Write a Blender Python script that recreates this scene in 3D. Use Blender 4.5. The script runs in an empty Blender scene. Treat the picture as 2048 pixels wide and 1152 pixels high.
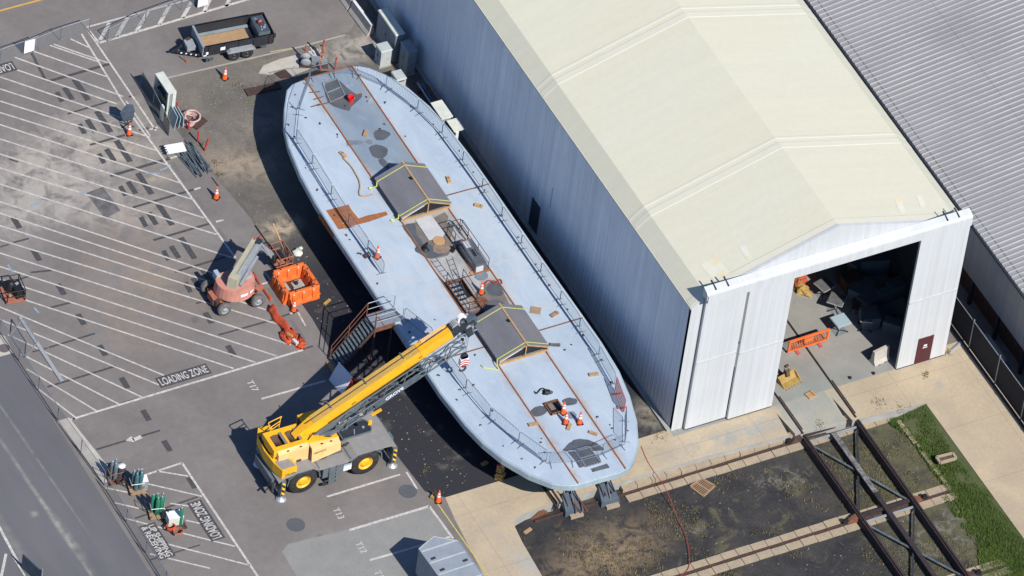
import bpy, bmesh, math, random
from mathutils import Vector, Matrix
random.seed(7)
SC = bpy.context.scene
COL = SC.collection
R = math.radians
PI = math.pi
# ------------------------------------------------------------------ camera (aerial telephoto)
FPX, SPX = 18000.0, 34.7            # focal length in px of a 2048 px wide frame, px per metre at the centre
DIST = FPX / SPX
AZ, DEP, ROLL = R(33.36), R(45), R(8.53)
_right = Vector((math.cos(AZ), -math.sin(AZ), 0))
_fh = Vector((math.sin(AZ), math.cos(AZ), 0))
_v = _fh * math.cos(DEP) - Vector((0, 0, math.sin(DEP)))
_up = _fh * math.sin(DEP) + Vector((0, 0, math.cos(DEP)))
CR = math.cos(ROLL) * _right + math.sin(ROLL) * _up
CU = -math.sin(ROLL) * _right + math.cos(ROLL) * _up
CO = -_v * DIST

def G(px, py, z=0.0):
    """survey point: position on the level z of a spot read off the photograph"""
    d = _v * FPX + CR * (px - 1024) + CU * (576 - py)
    return CO + d * ((z - CO.z) / d.z)

cd = bpy.data.cameras.new('camera')
cam = bpy.data.objects.new('camera', cd)
COL.objects.link(cam)
cd.sensor_width = 36.0
cd.lens = FPX / 2048 * 36.0
cd.clip_start = 5.0
cd.clip_end = 5000
m = Matrix((CR, CU, -_v)).transposed().to_4x4()
m.translation = CO
cam.matrix_world = m
SC.camera = cam
SC.view_settings.view_transform = 'Standard'
SC.view_settings.look = 'None'
SC.view_settings.gamma = 1
SC.view_settings.use_curve_mapping = False
SC.view_settings.exposure = EXPO = 0.45
# ------------------------------------------------------------------ light
SUN_EL, SHADOW = R(44.5), Vector((-0.135, 0.991, 0)).normalized()
to_sun = -SHADOW * math.cos(SUN_EL) + Vector((0, 0, math.sin(SUN_EL)))
W = bpy.data.worlds.new('World')
SC.world = W
W.use_nodes = True
nt = W.node_tree
sky = nt.nodes.new('ShaderNodeTexSky')
sky.sky_type = 'NISHITA'
sky.sun_disc = False
sky.sun_elevation = SUN_EL
sky.sun_rotation = math.atan2(to_sun.x, to_sun.y)
sky.altitude = 0
sky.air_density = 1.0
sky.dust_density = .4
sky.ozone_density = 6.0
bg = nt.nodes['Background']
bg.inputs['Strength'].default_value = 0.068
tint = nt.nodes.new('ShaderNodeMix'); tint.data_type = 'RGBA'; tint.blend_type = 'MULTIPLY'; tint.inputs[0].default_value = 1
tint.inputs[7].default_value = (.90, 1.03, 1.22, 1)
nt.links.new(sky.outputs[0], tint.inputs[6]); nt.links.new(tint.outputs[2], bg.inputs[0])
sl = bpy.data.lights.new('sun', 'SUN')
sl.energy = 4.3
sl.angle = R(0.53)
sl.color = (1.0, 0.955, 0.89)
so = bpy.data.objects.new('sun', sl)
COL.objects.link(so)
so.rotation_euler = (-to_sun).to_track_quat('-Z', 'Y').to_euler()
so.location = to_sun * 200

# ------------------------------------------------------------------ materials
MATS = {}
class NT:
    def __init__(s, name):
        s.m = bpy.data.materials.new(name); s.m.use_nodes = True
        s.t = s.m.node_tree; s.N = s.t.nodes; s.L = s.t.links
        s.b = s.N['Principled BSDF']; s.pos = s.N.new('ShaderNodeNewGeometry').outputs['Position']
    def link(s, a, b): s.L.new(a, b)
    def mapped(s, scale=(1, 1, 1), loc=(0, 0, 0), rz=0, typ='POINT'):
        n = s.N.new('ShaderNodeMapping'); n.vector_type = typ
        n.inputs['Scale'].default_value = scale; n.inputs['Location'].default_value = loc
        n.inputs['Rotation'].default_value = (0, 0, rz); s.link(s.pos, n.inputs[0]); return n.outputs[0]
    def noise(s, scale, detail=4, rough=.55, vec=None, dist=0):
        n = s.N.new('ShaderNodeTexNoise'); n.inputs['Scale'].default_value = scale
        n.inputs['Detail'].default_value = detail; n.inputs['Roughness'].default_value = rough
        n.inputs['Distortion'].default_value = dist
        s.link(vec or s.pos, n.inputs['Vector']); return n.outputs['Fac']
    def ramp(s, f, a, b, lo=0., hi=1., smooth=False):
        n = s.N.new('ShaderNodeMapRange'); n.clamp = True
        if smooth: n.interpolation_type = 'SMOOTHSTEP'
        for k, v in zip(('From Min', 'From Max', 'To Min', 'To Max'), (a, b, lo, hi)): n.inputs[k].default_value = v
        s.link(f, n.inputs['Value']); return n.outputs[0]
    def math(s, op, a, b=None):
        n = s.N.new('ShaderNodeMath'); n.operation = op
        for i, q in enumerate((a, b)):
            if q is None: continue
            if isinstance(q, (int, float)): n.inputs[i].default_value = q
            else: s.link(q, n.inputs[i])
        return n.outputs[0]
    def mix(s, f, a, b, blend='MIX'):
        n = s.N.new('ShaderNodeMix'); n.data_type = 'RGBA'; n.blend_type = blend
        if isinstance(f, (int, float)): n.inputs[0].default_value = f
        else: s.link(f, n.inputs[0])
        for i, q in ((6, a), (7, b)):
            if isinstance(q, tuple): n.inputs[i].default_value = q + (1,) if len(q) == 3 else q
            else: s.link(q, n.inputs[i])
        return n.outputs[2]
    def blob(s, c, rx, ry, rz=0, soft=.6):
        v = s.mapped((rx, ry, 1), (c[0], c[1], 0), rz, 'TEXTURE')
        w = s.N.new('ShaderNodeVectorMath'); w.operation = 'MULTIPLY'; w.inputs[1].default_value = (1, 1, 0); s.link(v, w.inputs[0])
        l = s.N.new('ShaderNodeVectorMath'); l.operation = 'LENGTH'; s.link(w.outputs[0], l.inputs[0])
        return s.ramp(l.outputs['Value'], 1 - soft, 1 + soft * .3, 1, 0, True)
    def sep(s):
        n = s.N.new('ShaderNodeSeparateXYZ'); s.link(s.pos, n.inputs[0]); return n.outputs
    def bump(s, f, strength=.3, dist=.02):
        n = s.N.new('ShaderNodeBump'); n.inputs['Strength'].default_value = strength; n.inputs['Distance'].default_value = dist
        s.link(f, n.inputs['Height']); s.link(n.outputs[0], s.b.inputs['Normal'])
    def done(s, col, rough=.8, metal=0, spec=.3):
        if isinstance(col, tuple): s.b.inputs['Base Color'].default_value = col + (1,)
        else: s.link(col, s.b.inputs['Base Color'])
        if isinstance(rough, (int, float)): s.b.inputs['Roughness'].default_value = rough
        else: s.link(rough, s.b.inputs['Roughness'])
        s.b.inputs['Metallic'].default_value = metal
        s.b.inputs['Specular IOR Level'].default_value = spec
        return s.m

def mat(key, c1, c2=None, scale=2.5, rough=.7, metal=0, spec=.3, lo=.35, hi=.68, grime=.12, stretch=(1, 1, 1), bump=0, bscale=20):
    """painted / plain surface: two tones mottled by noise, plus fine grime"""
    if c2 is None: c2 = tuple(x * .78 for x in c1)
    n = NT(key)
    f = n.ramp(n.noise(scale, 5, .6, n.mapped(stretch)), lo, hi)
    col = n.mix(f, c1, c2)
    g = n.ramp(n.noise(scale * 9, 3, .7), .3, .75, 1 - grime, 1 + grime * .4)
    col = n.mix(1.0, col, g, 'MULTIPLY')
    if bump: n.bump(n.noise(bscale, 3), bump)
    MATS[key] = n.done(col, rough, metal, spec)
    return MATS[key]

# ------------------------------------------------------------------ mesh collector
class MB:
    def __init__(s): s.v = []; s.f = []; s.m = []; s.sm = []; s.mats = []; s.cur = 0
    def use(s, key):
        if key not in s.mats: s.mats.append(key)
        s.cur = s.mats.index(key); return s
    def face(s, pts, smooth=False):
        i = len(s.v); s.v += [Vector(p) for p in pts]; s.f.append(list(range(i, i + len(pts)))); s.m.append(s.cur); s.sm.append(smooth)
    def add(s, vs, fs, smooth=False):
        i = len(s.v); s.v += [Vector(p) for p in vs]
        for f in fs: s.f.append([i + k for k in f]); s.m.append(s.cur); s.sm.append(smooth)
        return s
    def hexa(s, b, t):
        n = len(b)
        fs = [list(range(n))[::-1], list(range(n, 2 * n))] + [[k, (k + 1) % n, n + (k + 1) % n, n + k] for k in range(n)]
        return s.add(list(b) + list(t), fs)
    def bb(s, x0, x1, y0, y1, z0, z1):
        q = [(x0, y0), (x1, y0), (x1, y1), (x0, y1)]
        return s.hexa([(a, b, z0) for a, b in q], [(a, b, z1) for a, b in q])
    def box(s, c, d, rz=0, top=1.0):
        cs, sn = math.cos(rz), math.sin(rz)
        q = [(-1, -1), (1, -1), (1, 1), (-1, 1)]
        def P(a, b, k): x, y = a * d[0] / 2 * k, b * d[1] / 2 * k; return (c[0] + x * cs - y * sn, c[1] + x * sn + y * cs)
        return s.hexa([P(a, b, 1) + (c[2] - d[2] / 2,) for a, b in q], [P(a, b, top) + (c[2] + d[2] / 2,) for a, b in q])
    def prism(s, poly, z0, z1): return s.hexa([(p[0], p[1], z0) for p in poly], [(p[0], p[1], z1) for p in poly])
    def prism_y(s, poly, y0, y1):      # poly in x,z extruded along y
        return s.hexa([(p[0], y0, p[1]) for p in poly], [(p[0], y1, p[1]) for p in poly])
    def prism_x(s, poly, x0, x1):
        return s.hexa([(x0, p[0], p[1]) for p in poly], [(x1, p[0], p[1]) for p in poly])
    def bar(s, p, q, w, h=None, up=None):
        p, q = Vector(p), Vector(q); h = h or w; d = (q - p).normalized()
        u = Vector(up) if up else (Vector((0, 0, 1)) if abs(d.z) < .95 else Vector((1, 0, 0)))
        a = d.cross(u).normalized(); b = a.cross(d)
        o = [a * (w / 2 * i) + b * (h / 2 * j) for i, j in ((-1, -1), (1, -1), (1, 1), (-1, 1))]
        return s.hexa([p + k for k in o], [q + k for k in o])
    def tube(s, p, q, r, n=6, r2=None, smooth=True):
        p, q = Vector(p), Vector(q); d = (q - p).normalized(); r2 = r if r2 is None else r2
        u = Vector((0, 0, 1)) if abs(d.z) < .95 else Vector((1, 0, 0))
        a = d.cross(u).normalized(); b = a.cross(d)
        A = [p + (a * math.cos(t) + b * math.sin(t)) * r for t in [2 * PI * k / n for k in range(n)]]
        B = [q + (a * math.cos(t) + b * math.sin(t)) * r2 for t in [2 * PI * k / n for k in range(n)]]
        s.add(A + B, [[k, (k + 1) % n, n + (k + 1) % n, n + k] for k in range(n)], smooth)
        s.add(A, [list(range(n))[::-1]]); s.add(B, [list(range(n))]); return s
    def path(s, pts, r, n=6):
        for a, b in zip(pts, pts[1:]): s.tube(a, b, r, n)
        return s
    def rail(s, pts, w, h=None):
        for a, b in zip(pts, pts[1:]): s.bar(a, b, w, h)
        return s
    def lathe(s, prof, n=16, c=(0, 0, 0), axis='z', smooth=True, caps=True):
        def T(r, h, t):
            x, y = r * math.cos(t), r * math.sin(t)
            if axis == 'z': v = (x, y, h)
            elif axis == 'y': v = (x, h, y)
            else: v = (h, x, y)
            return Vector(v) + Vector(c)
        vs = [T(r, h, 2 * PI * k / n) for r, h in prof for k in range(n)]
        fs = [[i * n + k, i * n + (k + 1) % n, (i + 1) * n + (k + 1) % n, (i + 1) * n + k] for i in range(len(prof) - 1) for k in range(n)]
        s.add(vs, fs, smooth)
        if caps:
            s.add(vs[:n], [list(range(n))[::-1]]); s.add(vs[-n:], [list(range(n))])
        return s
    def rings(s, rs, caps=True, smooth=False):
        n = len(rs[0]); vs = [p for r in rs for p in r]
        fs = [[i * n + k, i * n + (k + 1) % n, (i + 1) * n + (k + 1) % n, (i + 1) * n + k] for i in range(len(rs) - 1) for k in range(n)]
        s.add(vs, fs, smooth)
        if caps: s.add(rs[0], [list(range(n))[::-1]]); s.add(rs[-1], [list(range(n))])
        return s
    def blobby(s, c, d, n=10, m=6, rough=.25, seed=1):
        rnd = random.Random(seed); vs = []; 
        for i in range(m + 1):
            a = PI / 2 * i / m
            for k in range(n):
                t = 2 * PI * k / n; j = 1 + rnd.uniform(-rough, rough)
                vs.append((c[0] + d[0] * math.cos(a) * math.cos(t) * j, c[1] + d[1] * math.cos(a) * math.sin(t) * j, c[2] + d[2] * math.sin(a) * j))
        return s.add(vs, [[i * n + k, i * n + (k + 1) % n, (i + 1) * n + (k + 1) % n, (i + 1) * n + k] for i in range(m) for k in range(n)], True)
    def build(s, name, parent=None, matkey=None, loc=None, fix=True):
        me = bpy.data.meshes.new(name)
        off = Vector(loc) if loc is not None else Vector((0, 0, 0))
        if parent is not None and parent.get('_w'): off = Vector(parent['_w'])
        me.from_pydata([v - off for v in s.v], [], s.f)
        keys = s.mats or [matkey]
        for k in keys: me.materials.append(MATS[k])
        for p, mi, sm in zip(me.polygons, s.m, s.sm): p.material_index = mi; p.use_smooth = sm
        if fix:
            bm = bmesh.new(); bm.from_mesh(me); bmesh.ops.recalc_face_normals(bm, faces=bm.faces); bm.to_mesh(me); bm.free()
        o = bpy.data.objects.new(name, me); COL.objects.link(o)
        if loc is not None: o.location = loc
        if parent is not None:
            o.parent = parent
            if parent.get('_w'): o['_w'] = parent['_w']
        return o

def tag(o, label, cat, group=None):
    o['label'] = label; o['category'] = cat
    if group: o['group'] = group
    return o
def thing(name, label, cat, loc=(0, 0, 0), rz=0, group=None, world=False):
    """an Empty at the thing's base; with world=True its parts are given in world coordinates"""
    o = bpy.data.objects.new(name, None); COL.objects.link(o); o.empty_display_size = .3
    o.location = loc; o.rotation_euler = (0, 0, rz)
    if world: o['_w'] = list(loc)
    return tag(o, label, cat, group)
def struct(o, kind='structure'):
    o['kind'] = kind; return o
def dup(root, loc, rz=None, label=None, group=None, sx=None):
    r = root.copy(); COL.objects.link(r); r.location = loc
    if rz is not None: r.rotation_euler = (0, 0, rz)
    if sx: r.scale = (sx, 1, 1)
    if label: r['label'] = label
    if group: r['group'] = group
    for ch in list(root.children):
        c = ch.copy(); COL.objects.link(c); c.parent = r
        for g in list(ch.children):
            d = g.copy(); COL.objects.link(d); d.parent = c
    return r
def fill(outer, holes=(), z=0.):
    """flat sheet with holes -> (verts, faces)"""
    bm = bmesh.new(); es = []
    for loop in (outer,) + tuple(holes):
        vs = [bm.verts.new((p[0], p[1], z)) for p in loop]
        es += [bm.edges.new((vs[k], vs[(k + 1) % len(vs)])) for k in range(len(vs))]
    bmesh.ops.triangle_fill(bm, use_beauty=True, use_dissolve=False, edges=es)
    bmesh.ops.recalc_face_normals(bm, faces=bm.faces)
    bm.verts.index_update()
    v = [p.co.copy() for p in bm.verts]; f = [[q.index for q in p.verts] for p in bm.faces]
    for k, q in enumerate(f):
        if (v[q[1]] - v[q[0]]).cross(v[q[2]] - v[q[0]]).z < 0: f[k] = q[::-1]
    bm.free(); return v, f
def sheet(name, poly, z, key, holes=()):
    b = MB(); b.use(key); b.add(*fill(poly, holes, z)); return struct(b.build(name, fix=False))
# ------------------------------------------------------------------ materials used all over
mat('white_paint', (.72, .72, .70), (.6, .59, .56), 3, .6)
mat('worn_white', (.58, .56, .52), (.33, .31, .29), 5, .8, lo=.36, hi=.7)
mat('hatch_white', (.55, .53, .49), (.34, .32, .30), 3.5, .85, lo=.38, hi=.72, grime=.2)
mat('faded_yellow', (.60, .50, .12), (.40, .36, .14), 5, .8)
mat('road_yellow', (.62, .36, .06), (.5, .3, .08), 5, .8)
mat('black_out', (.055, .055, .06), (.12, .115, .115), 9, .85, lo=.45, hi=.8)
mat('faint_black', (.145, .135, .135), (.17, .16, .155), 7, .9)
mat('blue_chalk', (.22, .36, .55), (.24, .26, .3), 6, .9, lo=.35, hi=.6)
mat('concrete', (.48, .45, .39), (.38, .36, .32), 1.2, .85)
mat('grey_concrete', (.36, .36, .33), (.28, .28, .26), 1.5, .85)
mat('tan_block', (.42, .33, .22), (.33, .28, .21), 2.2, .85, grime=.3)
mat('rust', (.235, .095, .05), (.14, .062, .04), 4, .85, grime=.3)
mat('rust_orange', (.40, .145, .05), (.26, .105, .05), 4, .8, grime=.25)
mat('dark_rust', (.10, .055, .045), (.05, .035, .035), 4, .8, grime=.3)
mat('girder_dark', (.03, .026, .03), (.05, .036, .036), 4, .7)
mat('rail_steel', (.05, .04, .045), (.085, .058, .058), 5, .55, .3)
mat('galv', (.42, .45, .48), (.3, .33, .36), 8, .45, .5, .5)
mat('dark_steel', (.035, .045, .06), (.055, .06, .07), 5, .5, .3)
mat('black', (.012, .013, .016), (.02, .02, .024), 6, .5)
mat('black_paint', (.018, .02, .026), (.03, .033, .04), 5, .4, 0, .5)
mat('rubber', (.022, .021, .021), (.045, .042, .04), 6, .85)
mat('grey_tyre', (.10, .10, .095), (.16, .155, .145), 6, .9)
mat('cone_orange', (.85, .12, .025), (.72, .10, .02), 6, .5)
mat('reflective', (.82, .83, .84), (.7, .7, .7), 6, .4)
mat('red_paint', (.52, .045, .04), (.40, .04, .04), 6, .6)
mat('bucket_red', (.85, .02, .025), (.7, .02, .02), 5, .4)
mat('pale_red', (.50, .12, .10), (.42, .10, .09), 6, .7)
mat('crane_yellow', (.86, .45, .018), (.74, .37, .02), 1.4, .42, 0, .5, grime=.16, lo=.42, hi=.75)
mat('crane_cream', (.84, .52, .22), (.74, .45, .18), 2, .5, 0, .4, grime=.14)
mat('crane_grey', (.13, .155, .165), (.10, .12, .13), 2.5, .5, 0, .4)
mat('deck_grey', (.27, .265, .25), (.235, .225, .215), 3, .8)
mat('jib_grey', (.075, .10, .125), (.11, .14, .16), 4, .5, .2, .4)
mat('silver', (.62, .62, .62), (.48, .48, .48), 6, .4, .5, .5)
mat('shingle', (.18, .18, .195), (.15, .15, .165), 1.2, .9, grime=.15, stretch=(1, .35, 1))
mat('tape_yellow', (.62, .66, .16), (.52, .56, .14), 6, .5)
mat('wood', (.50, .31, .15), (.38, .23, .11), 4, .8, stretch=(1, 4, 1))
mat('plywood', (.36, .24, .145), (.27, .175, .105), 3, .85)
mat('cardboard', (.42, .275, .15), (.33, .215, .12), 5, .85)
mat('barrier_orange', (.84, .165, .025), (.66, .16, .05), 2.2, .5, grime=.25)
mat('tank_green', (.02, .20, .11), (.02, .15, .09), 5, .35, 0, .5)
mat('tank_teal', (.06, .16, .17), (.05, .12, .13), 5, .35, 0, .5)
mat('tank_grey', (.12, .16, .18), (.10, .13, .15), 5, .4, 0, .5)
mat('lift_red', (.56, .255, .195), (.46, .20, .15), 2.5, .65)
mat('lift_rust', (.40, .15, .09), (.30, .11, .07), 4, .8)
mat('lift_grey', (.30, .32, .34), (.24, .26, .28), 3, .6)
mat('lift_khaki', (.42, .40, .29), (.36, .34, .25), 3, .6)
mat('hose_pink', (.50, .30, .25), (.55, .45, .42), 8, .7)
mat('hose_red', (.38, .05, .04), (.3, .05, .04), 6, .6)
mat('cable', (.20, .15, .12), (.12, .09, .08), 6, .7)
mat('pipe_grey', (.26, .31, .33), (.13, .17, .19), 5, .4, .5, .5)
mat('cream_panel', (.62, .64, .56), (.52, .54, .48), 2, .6)
mat('grey_panel', (.26, .30, .32), (.21, .25, .27), 2, .6)
mat('cabinet_grey', (.46, .50, .50), (.38, .42, .42), 3, .55)
mat('pale_blue', (.38, .48, .53), (.30, .40, .45), 2, .4)
mat('board_white', (.80, .80, .82), (.72, .72, .75), 2, .5)
mat('sign_dark', (.05, .075, .10), (.08, .10, .13), 2, .5)
mat('mesh_grey', (.33, .34, .35), (.27, .28, .29), 4, .6)
mat('door_brown', (.085, .022, .03), (.07, .02, .025), 3, .5)
mat('dark_wood', (.12, .075, .055), (.08, .05, .04), 4, .8)
mat('weathered', (.23, .225, .22), (.09, .085, .085), 3, .8, lo=.4, hi=.6)
mat('table_dark', (.10, .10, .105), (.15, .15, .15), 4, .6)
mat('table_blue', (.30, .44, .55), (.36, .42, .42), 3, .5)
mat('bucket_yellow', (.44, .29, .08), (.30, .20, .08), 3, .7)
mat('trailer_roof', (.275, .31, .345), (.235, .265, .30), 1.5, .6)
mat('wet_dark', (.080, .092, .108), (.115, .122, .13), 1.5, .3, 0, .5, grime=.06)
mat('wet_light', (.14, .165, .195), (.19, .22, .26), 1.5, .4, 0, .5, grime=.04)
mat('mud', (.20, .175, .145), (.14, .13, .115), 1.6, .5, 0, .5)
mat('net_orange', (.62, .10, .04), (.40, .06, .03), 8, .7, grime=.3)
mat('barrier_steel', (.20, .255, .32), (.14, .18, .23), 8, .45, .4, .5)
mat('dusty_yellow', (.62, .38, .075), (.52, .32, .09), 1.6, .6, grime=.2)
mat('glass', (.10, .14, .16), (.08, .1, .12), 3, .12, 0, .6)
mat('blue_tarp', (.06, .20, .42), (.05, .15, .3), 3, .5)

def asphalt():
    n = NT('asphalt')
    big = n.ramp(n.noise(.16, 7, .62, dist=.6), .34, .66)
    col = n.mix(big, (.155, .140, .131), (.208, .190, .177))
    for (px, py), rx, ry, rz, c, a in (((120, 330), 9, 4.2, .3, (.40, .365, .315), .85), ((215, 420), 6, 2.2, -.5, (.38, .345, .30), .85), ((60, 395), 7, 3, .4, (.36, .335, .30), .75),
                                       ((270, 570), 8.5, 4.2, 1.1, (.255, .20, .155), .65), ((335, 570), 3.6, 2.0, -.5, (.26, .205, .16), .5), ((225, 300), 3.5, 1.2, -.6, (.42, .36, .28), .7),
                                       ((300, 360), 1.8, .7, 0, (.40, .33, .24), .6), ((80, 330), 2.6, .8, -.9, (.40, .36, .30), .5),
                                       ((715, 1125), 4.5, 3.0, 0, (.235, .245, .232), .5), ((650, 1085), 1.6, .7, 0, (.34, .31, .26), .4),
                                       ((760, 60), 3, 1.6, 0, (.34, .30, .26), .6), ((390, 640), .25, .28, 0, (.06, .06, .06), .8), ((640, 905 + 170), .3, .3, 0, (.05, .05, .05), .6)):
        g = G(px, py)
        k = n.math('MULTIPLY', n.blob(g, rx, ry, rz, .9), n.ramp(n.noise(.9, 6, .65, dist=.8), .36, .62))
        col = n.mix(n.math('MULTIPLY', k, a), col, c)
    oil = n.ramp(n.noise(.75, 3, .5), .70, .80)
    col = n.mix(n.math('MULTIPLY', oil, .35), col, (.12, .11, .11))
    seam = n.ramp(n.noise(2.2, 5, .7), .3, .72, .91, 1.06)
    col = n.mix(1, col, seam, 'MULTIPLY')
    sp = n.ramp(n.noise(16, 3, .8), .25, .75, .86, 1.12)
    col = n.mix(1, col, sp, 'MULTIPLY')
    n.bump(n.noise(30, 3, .7), .25, .01)
    MATS['asphalt'] = n.done(col, .9, 0, .25)
def road_mat():
    n = NT('road')
    col = n.mix(n.ramp(n.noise(.35, 6, .6, n.mapped((1, .25, 1))), .35, .68), (.108, .108, .117), (.135, .134, .140))
    for (px, py), rx, ry, rz, a in (((105, 1035), .16, 9, .03, .75), ((65, 905), .10, 8, .04, .45), ((140, 1080), .35, 3, .05, .55), ((30, 1090), .4, 4, 0, .3), ((68, 1028), .3, .3, 0, .7)):
        k = n.math('MULTIPLY', n.blob(G(px, py), rx, ry, rz, .9), n.ramp(n.noise(1.2, 4, .6), .3, .6))
        col = n.mix(n.math('MULTIPLY', k, a), col, (.32, .31, .27))
    col = n.mix(1, col, n.ramp(n.noise(18, 3, .8), .25, .75, .9, 1.08), 'MULTIPLY')
    MATS['road'] = n.done(col, .85, 0, .25)
def dirt_mat():
    n = NT('dirt')
    big = n.ramp(n.noise(.28, 8, .65, dist=.7), .36, .64)
    col = n.mix(big, (.11, .102, .092), (.19, .17, .145))
    # crushed black gravel towards the dock, swept sand elsewhere
    p = n.sep()
    far = n.ramp(p[1], 4, 13, 1, 0, True)
    col = n.mix(n.math('MULTIPLY', far, n.ramp(n.noise(.5, 6, .6), .2, .42)), col, (.033, .034, .040))
    for (px, py), rx, ry, rz, c, a in (((480, 330), 3.2, 1.8, -.4, (.34, .275, .20), .8), ((560, 455), 1.7, 1.0, .2, (.44, .36, .26), .95), ((455, 420), .6, 1.2, .2, (.46, .38, .28), .8), ((720, 95), 3.5, 1.5, 0, (.38, .345, .30), .9),
                                       ((520, 250), 2.6, 1.5, 0, (.26, .225, .19), .6), ((440, 160), 3, .9, 0, (.13, .13, .115), .6), ((1300, 830), 1.2, 1.6, 0, (.30, .27, .22), .8), ((810, 700 + 35), 1.6, .7, 0, (.15, .14, .135), .7), ((720, 755), 2.6, 1.2, 0, (.17, .15, .14), .6)):
        k = n.math('MULTIPLY', n.blob(G(px, py), rx, ry, rz, .9), n.ramp(n.noise(1.3, 6, .65, dist=.6), .34, .56))
        col = n.mix(n.math('MULTIPLY', k, a), col, c)
    moss = n.math('MULTIPLY', n.ramp(n.noise(.9, 5, .6), .60, .70), n.ramp(p[1], 8, 12, 0, 1))
    col = n.mix(n.math('MULTIPLY', moss, .6), col, (.115, .14, .07))
    v = n.N.new('ShaderNodeTexVoronoi'); v.inputs['Scale'].default_value = 2.6; n.link(n.pos, v.inputs['Vector'])
    st = n.math('MULTIPLY', n.ramp(v.outputs['Distance'], .05, .09, 1, 0), n.ramp(n.noise(1.1, 2), .58, .63))
    col = n.mix(st, col, (.30, .285, .26))
    col = n.mix(1, col, n.ramp(n.noise(7, 5, .8), .28, .75, .78, 1.2), 'MULTIPLY')
    n.bump(n.noise(9, 5, .7), .6, .04)
    MATS['dirt'] = n.done(col, .95, 0, .15)
def pit_mat():
    n = NT('pit_gravel')
    p = n.sep()
    col = n.mix(n.ramp(n.noise(.5, 8, .68, dist=.6), .36, .62), (.028, .029, .034), (.056, .052, .05))
    pat = n.ramp(n.noise(.55, 7, .7, dist=1.0), .56, .66)
    col = n.mix(n.math('MULTIPLY', pat, .7), col, (.125, .115, .065))
    br = n.math('MULTIPLY', n.blob(G(1210, 1110, -.5), 5.0, 2.6, .2, .9), n.ramp(n.noise(1.1, 7, .75, dist=.8), .40, .56))
    col = n.mix(n.math('MULTIPLY', br, .9), col, (.25, .185, .115))
    gr = n.math('MULTIPLY', n.ramp(p[0], 8, 15, 0, 1, True), n.ramp(n.noise(.7, 6, .65, dist=.6), .30, .52))
    col = n.mix(n.math('MULTIPLY', gr, .8), col, (.115, .112, .062))
    for (px, py), rx, ry in (((1560, 960), 2.2, 1.2), ((1380, 1060), 1.2, .6), ((1870, 1060), 4, 3)):
        k = n.math('MULTIPLY', n.blob(G(px, py, -.5), rx, ry, 0, .9), n.ramp(n.noise(1.6, 6, .75, dist=.8), .5, .6))
        col = n.mix(n.math('MULTIPLY', k, .7), col, (.20, .19, .165))
    v = n.N.new('ShaderNodeTexVoronoi'); v.inputs['Scale'].default_value = 2.2; n.link(n.pos, v.inputs['Vector'])
    st = n.math('MULTIPLY', n.ramp(v.outputs['Distance'], .05, .09, 1, 0), n.ramp(n.noise(1.3, 2), .54, .6))
    col = n.mix(st, col, (.40, .37, .30))
    col = n.mix(1, col, n.ramp(n.noise(6, 6, .8), .28, .75, .7, 1.25), 'MULTIPLY')
    n.bump(n.noise(8, 5, .7), .7, .05)
    MATS['pit_gravel'] = n.done(col, .95, 0, .15)
def apron_mat():
    n = NT('apron')
    col = n.mix(n.ramp(n.noise(.4, 7, .62, dist=.5), .33, .68), (.465, .38, .262), (.375, .312, .23))
    for (px, py), rx, ry, c, a in (((1450, 880), 4.5, .9, (.25, .27, .27), .75), ((1500, 855), 2.5, .6, (.30, .31, .30), .6), ((1640, 815), 2.2, 1.4, (.33, .36, .33), .85), ((1880, 770), .3, .5, (.25, .27, .3), .6), ((1010, 1100), 1, 2.5, (.34, .33, .3), .35), ((1060, 1130), .9, 1.6, (.36, .38, .38), .6), ((1960, 700), 1.5, 3, (.46, .40, .31), .6)):
        k = n.math('MULTIPLY', n.blob(G(px, py), rx, ry, 0, .9), n.ramp(n.noise(1.0, 6, .65, dist=.8), .36, .58))
        col = n.mix(n.math('MULTIPLY', k, a), col, c)
    br = n.N.new('ShaderNodeTexBrick')
    br.offset = 0; br.inputs['Scale'].default_value = 1
    br.inputs['Mortar Size'].default_value = .02; br.inputs['Brick Width'].default_value = 4.6; br.inputs['Row Height'].default_value = 4.4
    br.inputs['Color1'].default_value = br.inputs['Color2'].default_value = (1, 1, 1, 1); br.inputs['Mortar'].default_value = (.80, .79, .77, 1)
    n.link(n.mapped((1, 1, 1), (1.2, 1.7, 0)), br.inputs['Vector'])
    col = n.mix(1, col, br.outputs['Color'], 'MULTIPLY')
    col = n.mix(1, col, n.ramp(n.noise(5, 5, .75), .28, .75, .88, 1.1), 'MULTIPLY')
    MATS['apron'] = n.done(col, .9, 0, .2)
def floor_mat():
    n = NT('hangar_floor')
    col = n.mix(n.ramp(n.noise(.5, 6, .6), .35, .66), (.30, .29, .265), (.24, .24, .225))
    k = n.math('MULTIPLY', n.blob((12.5, -14.5, 0), 4.5, 2.6, 0, .9), n.ramp(n.noise(.8, 5, .6), .3, .6))
    col = n.mix(n.math('MULTIPLY', k, .7), col, (.26, .30, .275))
    st = n.ramp(n.noise(1.5, 4, .6), .66, .74)
    col = n.mix(n.math('MULTIPLY', st, .5), col, (.13, .12, .115))
    col = n.mix(1, col, n.ramp(n.noise(8, 4, .7), .28, .75, .9, 1.08), 'MULTIPLY')
    MATS['hangar_floor'] = n.done(col, .7, 0, .3)
asphalt(); road_mat(); dirt_mat(); pit_mat(); apron_mat(); floor_mat()

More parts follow.
